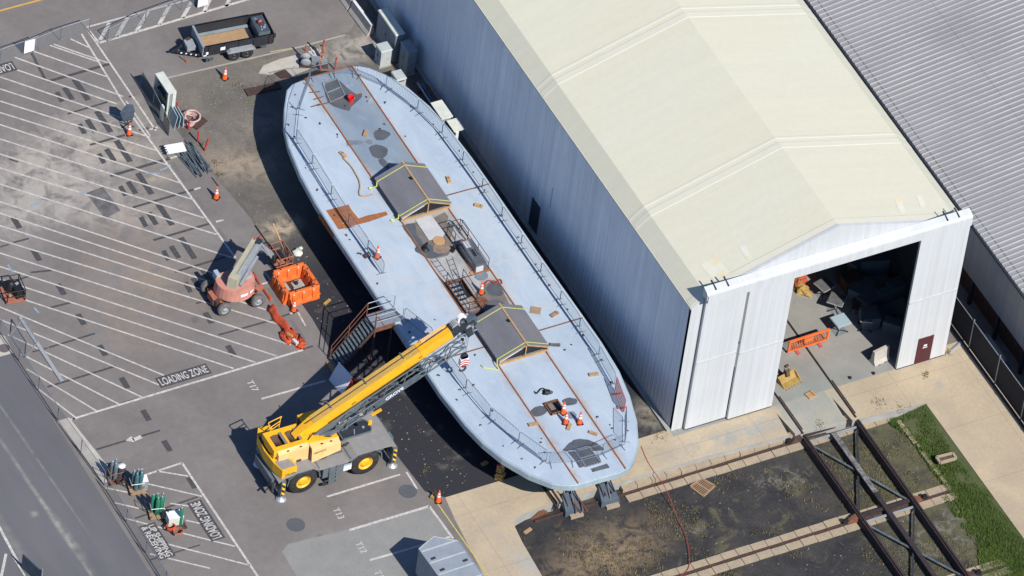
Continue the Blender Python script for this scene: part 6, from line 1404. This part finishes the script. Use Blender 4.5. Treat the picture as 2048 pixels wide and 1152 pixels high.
g = G(590, 680, 0); b = MB(); b.use('net_orange'); b.blobby((-.15, .35, 0), (.45, .55, .26), 20, 9, .45, 31); b.blobby((.1, -.35, 0), (.3, .5, .22), 18, 8, .45, 32); b.use('bucket_yellow'); b.box((-.25, .2, .3), (.15, .4, .1), .5); b.use('cream_panel'); b.box((-.15, -.3, .18), (.18, .4, .2), .2); b.use('black'); b.box((.3, .1, .2), (.1, .14, .1), .5)
o = b.build('netting_heap'); o.location = g; tag(o, 'heap of orange netting with odds and ends near the LOADING ZONE line', 'netting')
# ------------------------------------------------------------------ red posts
def post(px, py, h, lab, lean=(0, 0), tip=None, r=.055):
    g_ = G(px, py, 0); T_ = thing('red_post', lab, 'post', g_, group='red steel posts')
    b_ = MB(); b_.use('red_paint' if px < 500 else 'pale_red'); b_.tube((0, 0, 0), (lean[0], lean[1], h), r, 10); b_.build('shaft', T_)
    b_ = MB(); b_.use(tip or 'red_paint'); b_.tube((lean[0], lean[1], h - .02), (lean[0], lean[1], h + .06), r * 1.15, 10); b_.build('cap', T_)
post(609, 121, 1.15, 'faded red post with orange tip left of the ferry bow', tip='rust_orange')
post(644, 116, 1.4, 'tallest faded red post just off the ferry bow')
post(640, 140, .55, 'short orange red post close to the ferry bow edge', tip='rust_orange')
post(670, 140, .95, 'faded red post with side tab touching the ferry bow edge')
post(352.7, 227, .85, 'bright red post behind the white steel cabinet')
post(376.5, 259, .75, 'bright red post standing against the pale hose coil')
post(395, 284, .8, 'bright red post between hose coil and grey pipes, farther of two')
post(409, 302, .95, 'leaning bright red post beside the grey pipe heap', lean=(.12, -.05))
# machinery by the bow
g = G(622, 128, 0); T = thing('winch_machine', 'grey winch machine between the red posts at the ferry bow', 'winch', g, R(-25))
b = MB(); b.use('lift_grey'); b.lathe([(.1, -.3), (.32, -.28), (.3, -.2), (.2, -.18), (.2, .18), (.3, .2), (.32, .28), (.1, .3)], 16, (-.35, 0, .34), 'y'); b.build('drum', T)
b = MB(); b.use('galv'); b.box((.25, 0, .3), (.5, .4, .35)); b.tube((.4, .3, .2), (-.1, .7, .7), .035); b.tube((.5, -.1, .4), (.9, .2, .25), .05); b.box((.75, .1, .15), (.4, .3, .2), .4); b.build('gearbox', T)
b = MB(); b.use('dark_rust'); b.bb(-.7, 1.0, -.35, .35, 0, .06); b.build('base_frame', T)
g = G(636, 117, 0); b = MB(); b.use('plywood'); b.path([(0, 0, .5), (.15, .25, .8), (.35, .1, .85), (.3, -.2, .6), (.1, -.15, .4), (0, 0, .5)], .04, 6); b.tube((.15, 0, 0), (.15, 0, .5), .04); o = b.build('hose_hook'); o.location = g; tag(o, 'tan looped hose hook beside the grey winch machine', 'hose hook')
b = MB(); b.use('dark_rust'); p = G(492, 187, 0); q = G(560, 172, 0); b.bar(p + Vector((0, 0, .06)), q + Vector((0, 0, .06)), .55, .1); o = b.build('steel_plank', loc=p); tag(o, 'wide rusty plank sticking out of the ferry shadow', 'plank')
b = MB(); b.use('dark_rust'); b.prism([tuple(G(*p_)[:2]) for p_ in ((548, 147), (570, 140), (585, 155), (562, 158))], 0, .05); o = b.build('steel_plate', loc=G(566, 150)); tag(o, 'rusty steel plate on the pale concrete pad by the bow', 'plate')
# ------------------------------------------------------------------ white steel cabinet, screens, hose coil
T = thing('steel_cabinet', 'tall cream steel cabinet lying open towards the lot behind a grey screen', 'cabinet', (-12.35, 21, 0), world=True)
xa, xb, ya, yb, h = -12.75, -12.1, 19.85, 21.65, 2.0
b = MB(); b.use('cream_panel'); b.bb(xa + .12, xb, ya, yb, h - .1, h); b.bb(xb - .1, xb, ya, yb, 0, h - .1); b.bb(xb - .22, xb - .1, ya, ya + .1, 0, h - .1); b.bb(xa + .12, xa + .22, ya, ya + .10, 0, h - .1); b.bb(xa + .12, xb - .1, yb - .1, yb, 0, h - .1); b.build('shell', T)
b = MB(); b.use('grey_panel'); b.bb(xa + .22, xb - .22, ya + .05, ya + .09, .0, h - .12); b.build('side_panel', T)  # darker panel fills the open frame end, standing for the shade inside
b = MB(); b.use('cream_panel'); b.bb(xa - .25, xa - .12, ya - .15, ya + .1, 0, 1.15); b.build('door_leaf', T)
b = MB(); b.use('sign_dark'); b.bb(xa + .3, xb - .1, ya + .1, yb - .1, .9, .96); b.bb(xa + .3, xb - .1, ya + .1, yb - .1, 1.4, 1.45); b.build('shelf', T)
b = MB(); b.use('bucket_yellow'); b.bb(xa + .35, xb - .15, ya + .5, ya + .7, .96, 1.3); b.build('spool', T)
n = NT('screen_green'); n.done((.055, .075, .075), .8); n.b.inputs['Alpha'].default_value = .78; MATS['screen_green'] = n.m
n = NT('chain_mesh'); n.done((.26, .28, .29), .6); n.b.inputs['Alpha'].default_value = .24; MATS['chain_mesh'] = n.m
mat('fence_post', (.20, .22, .25), (.14, .16, .19), 5, .5, .3)
def fence(name, pts, h, label, mesh='chain_mesh', post_every=2.4, r=.025, zb=.05, toprail=True):
    P_ = [Vector((p[0], p[1], 0)) for p in pts]
    T_ = thing(name, label, 'fence', P_[0], world=True)
    b_ = MB(); b_.use(mesh)
    for a_, c_ in zip(P_, P_[1:]): b_.face([a_ + Vector((0, 0, zb)), c_ + Vector((0, 0, zb)), c_ + Vector((0, 0, h)), a_ + Vector((0, 0, h))])
    b_.build('mesh_panel', T_, fix=False)
    if toprail:
        b_ = MB(); b_.use('galv'); b_.path([p + Vector((0, 0, h)) for p in P_], r * .8, 5); b_.build('top_rail', T_)
        b_ = MB(); b_.use('fence_post'); b_.path([p + Vector((0, 0, zb)) for p in P_], r * .8, 5); b_.build('bottom_rail', T_)
    for a_, c_ in zip(P_, P_[1:]):
        n_ = max(1, round((c_ - a_).length / post_every))
        for k in range(n_ + (c_ is P_[-1])):
            p = a_.lerp(c_, k / n_); b_ = MB(); b_.use('fence_post'); b_.tube(p, p + Vector((0, 0, h + .05)), r, 6); b_.build('post', T_)
    return T_
fence('low_screen_fence', [tuple(G(*p)[:2]) for p in ((283, 172), (306, 210), (337, 272))], 1.15, 'low fence with dark green screen beside the cream steel cabinet', 'screen_green', 2.0)
T = thing('glass_panel_stack', 'pale blue glass panels stacked by the near end of the cream cabinet', 'panels', G(350, 245), R(-4))
for k in range(3): b = MB(); b.use('pale_blue'); b.hexa([(-.3 + k * .28, -.55, 0), (-.26 + k * .28, -.55, 0), (-.26 + k * .28, .55, 0), (-.3 + k * .28, .55, 0)], [(-.12 + k * .2, -.5, .95 - k * .1), (-.08 + k * .2, -.5, .95 - k * .1), (-.08 + k * .2, .5, .95 - k * .1), (-.12 + k * .2, .5, .95 - k * .1)]); b.build('panel', T)
g = G(380, 243, 0); T = thing('hose_coil', 'big coil of pale pink hose beside the red posts', 'hose coil', g)
b = MB(); b.use('hose_pink'); P_ = []
rnd = random.Random(5)
for k in range(100): t = k / 100 * 2 * PI * 6; r_ = .28 + .30 * abs(math.sin(k * .21)); P_.append(Vector((r_ * math.cos(t) + rnd.uniform(-.03, .03), r_ * math.sin(t) + rnd.uniform(-.03, .03), .08 + .42 * k / 100)))
b.path(P_, .055, 6); b.build('hose', T)
b = MB(); b.use('dark_rust'); b.box((.35, -.25, .05), (1.0, .75, .1), R(25)); b.build('pallet', T)
g = G(338, 226, 0)
# white trestle top
T = thing('folding_table', 'white rectangular table top with bare leg ends next to the grey pipes', 'table', (-13.4, 17.0, 0), R(-8))
b = MB(); b.use('board_white'); b.bb(-.55, .55, -.36, .36, .42, .47); b.build('top', T)
for x in (-.48, .48):
    for y in (-.3, .3): b = MB(); b.use('galv'); b.tube((x, y, 0), (x, y, .42), .025, 6); b.build('leg', T)
for k in range(4): b = MB(); b.use('board_white'); b.bb(-.63, -.55, -.32 + k * .2, -.26 + k * .2, .42, .46); b.build('edge_tab', T)
# scaffold pipes
proto = None
a0 = G(385, 320)
for k in range(24):
    L_ = random.uniform(1.7, 2.7); side = k >= 14
    px, py = (380 + random.uniform(-10, 12), 326 + random.uniform(-6, 8)) if not side else (395 + random.uniform(-5, 10), 318 + random.uniform(-6, 10))
    g = G(px, py, 0); z = .05 + .06 * (k % 4)
    if proto is None:
        b = MB(); b.use('pipe_grey'); b.tube((-1, 0, 0), (1, 0, 0), .035, 7); proto = b.build('scaffold_pipe'); o = proto
    else: o = proto.copy(); COL.objects.link(o)
    o.location = (g.x, g.y, z); o.rotation_euler = (0, random.uniform(-.03, .03), R(-86) + random.uniform(-.16, .12)); o.scale = (L_ / 2, 1, 1)
    tag(o, 'grey steel scaffold pipe in the loose heap beside the white table top', 'pipe', 'grey scaffold pipes in the heap')
b = MB(); b.use('dark_rust'); b.tube(G(424, 355, .05), G(437, 372, .05), .025, 6); o = b.build('scaffold_pipe', loc=G(430, 363)); tag(o, 'single thin dark rod between the pipe heap and its cone', 'rod')
# dark roll-up sign
T = thing('road_sign', 'dark folded road work sign seen from behind, by a cone on the hatched lot', 'sign', G(252, 250, 0), R(-6))
b = MB(); b.use('sign_dark'); b.hexa([(-.18, .05, .35), (.3, -.05, .35), (.36, -.05, .35), (-.12, .08, .35)], [(-.42, .1, 1.0), (.42, -.1, 1.15), (.44, -.08, 1.15), (-.40, .13, 1.0)]); b.hexa([(-.42, .1, 1.0), (.42, -.1, 1.15), (.44, -.08, 1.15), (-.40, .13, 1.0)], [(-.05, .12, 1.6), (.3, .02, 1.55), (.32, .04, 1.55), (-.03, .15, 1.6)]); b.build('face', T)
b = MB(); b.use('dark_steel'); b.tube((.08, .0, 0), (.06, .03, .5), .03); b.bar((-.35, -.2, .03), (.45, .2, .03), .05, .04); b.bar((-.3, .3, .03), (.4, -.3, .03), .05, .04); b.build('stand', T)
# ------------------------------------------------------------------ fences and signs along the roads
fence('road_fence', [(-29.05, 7.6), (-28.95, .1), (-28.65, -5.4)], 1.1, 'waist high chain link fence along the dark road, upper stretch by the hatched lot')
fence('road_fence', [(-28.72, -5.9), (-28.75, -13.5), (-28.8, -20)], 1.1, 'waist high chain link fence along the dark road, lower stretch by the gas carts')
fence('lane_fence', [tuple(G(*p)[:2]) for p in ((-40, 138), (0, 124), (46, 108), (75, 97))], 1.05, 'low mesh fence left of the white panel, at the top of the lot')
fence('lane_fence', [tuple(G(*p)[:2]) for p in ((66, 104), (120, 81), (178, 63))], 1.05, 'low mesh fence right of the white panel, above the hatched lot')
fence('lane_fence', [tuple(G(*p)[:2]) for p in ((215, 83), (290, 47), (362, 21), (395, 8))], 1.05, 'low mesh fence standing along the barred white crossing')
for px, py, lab in ((57, 106, 'white sign panel on the low fence above the LOADING ZONE lettering'), (404, 14, 'white sign panel on the low fence beside the dump trailer')):
    T = thing('sign_panel', lab, 'sign', G(px, py, 0), R(2))
    b = MB(); b.use('board_white'); b.bb(-.34, .34, -.05, -.02, .12, 1.08); b.build('panel', T)
    for x in (-.3, .3): b = MB(); b.use('galv'); b.tube((x, 0, 0), (x, 0, 1.1), .025, 6); b.build('post', T)
T = thing('mesh_gate', 'grey wire mesh gate panel leaning at the road fence, left edge of the lot', 'gate', G(48, 690, 0), R(-90))
b = MB(); b.use('chain_mesh'); b.face([(-1.0, -.4, .03), (.95, -.4, .03), (.95, .35, 1.1), (-1.0, .35, 1.1)]); b.build('mesh', T, fix=False)
b = MB(); b.use('galv'); b.path([(-1.0, -.4, .03), (.95, -.4, .03), (.95, .35, 1.1), (-1.0, .35, 1.1), (-1.0, -.4, .03)], .03, 6); b.build('frame', T)
b = MB(); b.use('mesh_grey'); b.bar(G(40, 634, .05), G(124, 762, .05), .22, .05); o = b.build('plank', loc=G(80, 700)); tag(o, 'long grey plank lying on the lot by the mesh gate', 'plank')
T = thing('hoarding_panel', 'dark blue hoarding panel at the far bottom left corner by the road', 'panel', G(62, 1152), R(-75))
b = MB(); b.use('sign_dark'); b.bb(-.8, .8, -.03, .03, .0, 1.1); b.build('board', T)
b = MB(); b.use('galv'); b.tube((.85, 0, 0), (.85, 0, 1.3), .04, 6); b.build('post', T)
# ------------------------------------------------------------------ gas cylinder carts
def cart(px, py, rz, lab, plate, box=None, coil=False, w=1.0, d=.85):
    T_ = thing('gas_cart', lab, 'cart', G(px, py, 0), rz, group='gas cylinder carts on the striped zone')
    b_ = MB(); b_.use(plate); b_.bb(-w / 2, w / 2, -d / 2, d / 2, .12, .18); b_.build('platform', T_)
    b_ = MB(); b_.use('dark_steel')
    for x in (-.4, .4): b_.tube((x, d / 2 - .05, .15), (x, d / 2 - .05, .95), .025, 6)
    b_.tube((-.4, d / 2 - .05, .95), (.4, d / 2 - .05, .95), .025, 6); b_.tube((-.4, d / 2 - .05, .55), (.4, d / 2 - .05, .55), .02, 6)
    b_.path([(-w / 2 + .1, d / 2, .3), (-w / 2 - .25, d / 2 + .1, .85), (-w / 2 - .25, d / 2 - .4, .85), (-w / 2 + .1, d / 2 - .5, .3)], .02, 5); b_.build('frame', T_)
    for x in (-.45, .45):
        for y in (-.32, .32): b_ = MB(); b_.use('rubber'); b_.lathe([(.03, -.03), (.1, -.03), (.1, .03), (.03, .03)], 12, (x, y, .1), 'y'); b_.build('wheel', T_)
    if box:
        b_ = MB(); b_.use(box[0]); x, y, z, a_, c_, e_ = box[1]; b_.bb(x - a_ / 2, x + a_ / 2, y - c_ / 2, y + c_ / 2, z, z + e_); tb = b_.build('toolbox', T_)
        b_ = MB(); b_.use('board_white'); b_.bb(x - a_ / 2 - .02, x + a_ / 2 + .02, y - c_ / 2 - .02, y + c_ / 2 + .02, z + e_, z + e_ + .04); b_.build('lid', tb)
    return T_
def cyl_proto():
    T_ = thing('gas_cylinder', 'x', 'gas cylinder', (0, 0, 0), group='gas cylinders on the carts')
    b_ = MB(); b_.use('tank_green'); b_.lathe([(.12, .0), (.125, .03), (.125, 1.05), (.11, 1.16), (.06, 1.23), (.05, 1.25)], 14); b_.build('body', T_)
    b_ = MB(); b_.use('silver'); b_.lathe([(.035, 1.25), (.045, 1.28), (.045, 1.36), (.02, 1.4)], 10); b_.tube((0, 0, 1.3), (.09, 0, 1.3), .02, 6); b_.build('valve', T_)
    return T_
CYL = cyl_proto(); cyl_first = True
CYLM = {}
def cylinder(x, y, z, key, lab):
    global cyl_first
    if cyl_first: o_ = CYL; o_.location = (x, y, z); o_['label'] = lab; cyl_first = False
    else: o_ = dup(CYL, (x, y, z), random.uniform(0, 6), lab)
    if 1:
        for c_ in o_.children:
            if c_.name.startswith('body'):
                if key not in CYLM:
                    me_ = c_.data.copy(); me_.materials.clear(); me_.materials.append(MATS[key]); CYLM[key] = me_
                c_.data = CYLM[key]
    return o_
CARTS = [((232, 960), R(-3), 'gas cart with grey cylinders and a white topped drum, nearest the kerb end', 'rust', None, 'tank_grey', [(-.28, .1), (-.02, .2), (-.15, -.12)], 'grey gas cylinder on the cart nearest the kerb end'),
         ((275, 981), R(-12), 'gas cart on a brown plywood base with teal cylinders and white box', 'plywood', ('grey_panel', (.36, .1, .18, .32, .5, .62)), 'tank_teal', [(-.25, .15), (.0, .22), (-.14, -.1), (.12, -.05), (.22, .2)], 'teal gas cylinder in the cluster next to the white box'),
         ((315, 1030), R(-14), 'gas cart on a brown plywood base carrying the dark green cylinder cluster', 'plywood', None, 'tank_green', [(-.3, .2), (-.06, .25), (-.08, -.08), (.15, .0), (.26, .2)], 'dark green gas cylinder in the cluster without any box'),
         ((352, 1052), R(-8), 'gas cart with white box, one cylinder and orange hose coils', 'dark_rust', ('cream_panel', (-.08, .15, .18, .85, .55, .62)), 'tank_green', [(.22, -.05)], 'single green gas cylinder standing against the white box over orange hoses')]
for (px, py), rz, lab, plate, box, key, cyls, cl in CARTS:
    T = cart(px, py, rz, lab, plate, box); g = T.location
    M_ = Matrix.Translation(g) @ Matrix.Rotation(rz, 4, 'Z')
    for x, y in cyls: p = M_ @ Vector((x, y, .18)); cylinder(p.x, p.y, p.z, key, cl)
    if box is None or px in (275,):
        b = MB(); b.use('silver' if px != 232 else 'rust_orange'); b.path([(-.45, .35, .75), (-.45, -.22, .75), (.3, -.22, .75), (.38, .35, .75)], .022, 5); b.build('retaining_chain', T)
p = Matrix.Translation(G(232, 960)) @ Vector((.35, .15, .18)); b = MB(); b.use('sign_dark'); b.lathe([(.2, 0), (.22, .3), (.22, .7)], 16); b.use('board_white'); b.lathe([(.225, .7), (.22, .74), (.02, .76)], 16); o = b.build('drum'); o.location = p; tag(o, 'dark drum with round white top on the cart nearest the kerb end', 'drum')
def coil(px, py, z, r, key, lab, turns=5, seed=1):
    rnd = random.Random(seed); b_ = MB(); b_.use(key); P_ = []
    for k in range(turns * 12): t = k * PI / 6; rr = r * rnd.uniform(.75, 1.05); P_.append(Vector((rr * math.cos(t), rr * .85 * math.sin(t), .03 + .22 * k / (turns * 12))))
    b_.path(P_, .026, 5); o_ = b_.build('hose_coil'); o_.location = G(px, py, z); return tag(o_, lab, 'hose coil')
coil(341, 1057, .2, .28, 'net_orange', 'bright orange hose coil at the left of the last gas cart', 5, 2); coil(356, 1066, .12, .30, 'lift_rust', 'faded orange hose coil at the near edge of the last gas cart', 5, 3); coil(283, 976, .2, .2, 'cable', 'brown hose coil beside the white box on the plywood cart', 4, 4); coil(240, 965, .2, .24, 'dark_rust', 'dark brown hose coil on the cart nearest the kerb end', 5, 6)
# cage cart at the left edge
T = thing('cage_cart', 'dark framed equipment cart on a reddish base at the left edge of the lot', 'cart', (-27.1, 10.0, 0), R(-8))
b = MB(); b.use('lift_rust'); b.bb(-.6, .55, -.7, .7, .1, .16); b.build('base', T)
b = MB(); b.use('black')
for x in (-.55, .5):
    for y in (-.65, .65): b.tube((x, y, .15), (x, y, .95), .03, 6)
for z in (.55, .95): b.path([(-.55, -.65, z), (.5, -.65, z), (.5, .65, z), (-.55, .65, z), (-.55, -.65, z)], .028, 6)
b.build('frame', T)
b = MB(); b.use('black'); b.lathe([(.26, .16), (.26, .8), (.1, .9)], 14, (-.1, .25, 0)); b.box((.2, -.05, .45), (.5, .9, .55), .2); b.build('compressor', T)
b = MB(); b.use('silver'); b.box((.2, .1, .8), (.2, .14, .08), .4); b.box((-.3, -.35, .3), (.12, .12, .1)); b.build('fittings', T)
# ------------------------------------------------------------------ V-nose cargo trailer, cut by the lower edge
q = [G(837.5, 1098, 2.4), G(867, 1073, 2.4), G(916, 1082, 2.4)]
T = thing('cargo_trailer', 'grey box cargo trailer with pointed nose parked over the lower bay lines', 'trailer', (q[0].x + 1.2, -19, 0), world=True)
xl, xr_, yl, yr = q[0].x, q[2].x, q[0].y, q[2].y
dx = -.012
pl = [(xl, yl), (q[1].x, q[1].y), (xr_, yr), (xr_ + .35, -27), (xl + .35, -27)]
b = MB(); b.use('grey_panel'); b.prism(pl, .45, 2.34); body = b.build('body', T)
b = MB(); b.use('trailer_roof'); b.prism([((p[0] - (xl + xr_) / 2) * 1.01 + (xl + xr_) / 2, p[1] + .01) for p in pl], 2.34, 2.41); rf = b.build('roof', T)
b = MB(); b.use('silver'); b.path([Vector((p[0], p[1], 2.415)) for p in pl], .035, 5); b.build('roof_edge', rf)
b = MB(); b.use('cabinet_grey')
for k in range(9): y = yl - .25 - k * .95; b.bar((xl + .06 + .04 * k, y, 2.412), (xr_ - .04 + .04 * k, y + .05 - .0, 2.412), .09, .02)
b.build('roof_bow', rf)
for x, y in ((xl + .42, yl - .95), (xl + .5, yl - 1.9), (xr_ - .3, yl - 1.75)): b = MB(); b.use('dark_steel'); b.box((x, y, 2.425), (.3, .14, .03), .1); b.build('roof_vent', rf)
for y in (-22.3, -23.2):
    for x in (xl + .1, xr_ + .1): b = MB(); b.use('rubber'); b.lathe([(.12, -.1), (.34, -.1), (.34, .1), (.12, .1)], 18, (x, y, .34), 'x'); b.build('wheel', T)
b = MB(); b.use('dark_steel'); b.bar((q[1].x - .3, q[1].y - .4, .45), (q[1].x - .1, q[1].y + .9, .45), .12, .12); b.build('tongue', T)
# ------------------------------------------------------------------ grass, weeds and stones
GRASS = [tuple(G(*p, -.2)[:2]) for p in ((1775, 835), (1850, 812), (1905, 905), (1965, 985), (2060, 1095), (2060, 1160), (1965, 1150), (1955, 1060), (1905, 985), (1860, 925), (1820, 868))]
def inside(p, poly):
    c_ = False
    for (xa, ya), (xb, yb) in zip(poly, poly[1:] + poly[:1]):
        if (ya > p[1]) != (yb > p[1]) and p[0] < (xb - xa) * (p[1] - ya) / (yb - ya) + xa: c_ = not c_
    return c_
def zg(x): return ZP + max(0, min(1, (x - 16.3) / 1.7)) * .44
b = MB(); b.use('grass_soil') if mat('grass_soil', (.065, .09, .03), (.10, .105, .05), 1.5, .95) else 0
b.face([(16.3, -16.9, ZP + .003), (18.05, -17.0, -.04), (18.2, -60, -.04), (16.3, -60, ZP + .003)]); struct(b.build('grass_bank', fix=False))
def gmat(key, a, c, d_, e):
    n_ = NT(key); col = n_.mix(n_.ramp(n_.noise(.9, 4, .6), .38, .62), a, c); col = n_.mix(n_.ramp(n_.noise(5, 3, .7), .35, .7), col, d_); n_.done(col, .8, 0, .2); MATS[key] = n_.m
gmat('grass', (.068, .135, .024), (.115, .19, .034), (.10, .125, .04), 0); gmat('weeds', (.10, .105, .035), (.16, .14, .06), (.20, .15, .08), 0)
def tufts(name, key, spots, hmin, hmax, w, n_=3):
    vs, fs = [], []
    for x, y, z in spots:
        for k in range(n_):
            a_ = random.uniform(0, 2 * PI); l_ = random.uniform(hmin, hmax); lean = random.uniform(.1, .8) * l_; ww = w * random.uniform(.6, 1.3)
            bx, by = x + random.uniform(-.05, .05), y + random.uniform(-.05, .05); c_, s_ = math.cos(a_), math.sin(a_); i = len(vs)
            vs += [(bx - s_ * ww, by + c_ * ww, z), (bx + s_ * ww, by - c_ * ww, z), (bx + c_ * lean, by + s_ * lean, z + l_)]; fs.append((i, i + 1, i + 2))
    me = bpy.data.meshes.new(name); me.from_pydata(vs, [], fs); me.materials.append(MATS[key]); o_ = bpy.data.objects.new(name, me); COL.objects.link(o_)
    o_['kind'] = 'stuff'; return o_
sp = []
from mathutils import noise as MN
while len(sp) < 14000:
    x, y = random.uniform(14.5, 18.4), random.uniform(-32, -16.8)
    v = MN.noise(Vector((x * .5, y * .5, 9.1))) + .5 * MN.noise(Vector((x * 1.6, y * 1.6, 2.2))) + random.uniform(-.25, .25)
    if x < 18.15 - random.uniform(-.08, .12) and ((inside((x, y), GRASS) and v > -.5) or (x > 15.6 and y < -23.5 and v > .12)): sp.append((x, y, zg(x)))
tufts('grass', 'grass', sp, .05, .22, .024, 4)
sp = []
from mathutils import noise as MN
for _ in range(30000):
    x, y = random.uniform(-8.6, 17.5), random.uniform(-33, -17.2)
    v = MN.noise(Vector((x * .35, y * .35, 1.7))) + .6 * MN.noise(Vector((x * 1.3, y * 1.3, 4.2))) + (.18 if x > 10 else 0)
    if v > .22 and abs(y - YT[1]) > .7 and abs(y - YT[2]) > .7: sp.append((x, y, ZP))
tufts('weeds', 'weeds', sp[:6500], .04, .13, .03, 2)
sp = []
for px, py, r_ in ((430, 325, 5), (438, 350, 4), (405, 290, 5), (520, 300, 9), (600, 235, 8), (360, 300, 6), (480, 170, 10), (1300, 840, 14), (1320, 870, 10), (1760, 808, 8), (1800, 815, 8), (870, 990, 6), (1850, 750, 4), (1895, 705, 4), (850, 940, 5), (1640, 850, 5)):
    for k in range(34): g = G(px + random.gauss(0, r_), py + random.gauss(0, r_ * .8)); sp.append((g.x, g.y, .01))
tufts('weeds', 'weeds', sp, .03, .10, .025, 2)
mat('pebble', (.27, .255, .23), (.15, .145, .135), 4, .9)
vs, fs = [], []
for _ in range(700):
    if random.random() < .6: x, y, z = random.uniform(-11.8, -9.2), random.uniform(-13, 16), .004
    else: x, y, z = random.uniform(-8, 16), random.uniform(-30, -17.5), ZP
    if z > 0 and random.random() < .5: x, y = random.uniform(-12, -3), random.uniform(17.5, 21.5)
    s_ = random.choice((.02, .025, .03, .045, .06)); i = len(vs); a_ = random.uniform(0, 3)
    vs += [(x + s_ * math.cos(a_ + k * PI / 2) * random.uniform(.7, 1.2), y + s_ * math.sin(a_ + k * PI / 2), z) for k in range(4)] + [(x, y, z + s_ * .9)]
    fs += [(i + k, i + (k + 1) % 4, i + 4) for k in range(4)]
me = bpy.data.meshes.new('gravel'); me.from_pydata(vs, [], fs); me.materials.append(MATS['pebble']); o = bpy.data.objects.new('gravel', me); COL.objects.link(o); o['kind'] = 'stuff'
# ------------------------------------------------------------------ tidy
for o in bpy.data.objects:
    if '_w' in o: del o['_w']
if BP.location.z < -10: bpy.data.objects.remove(BP)
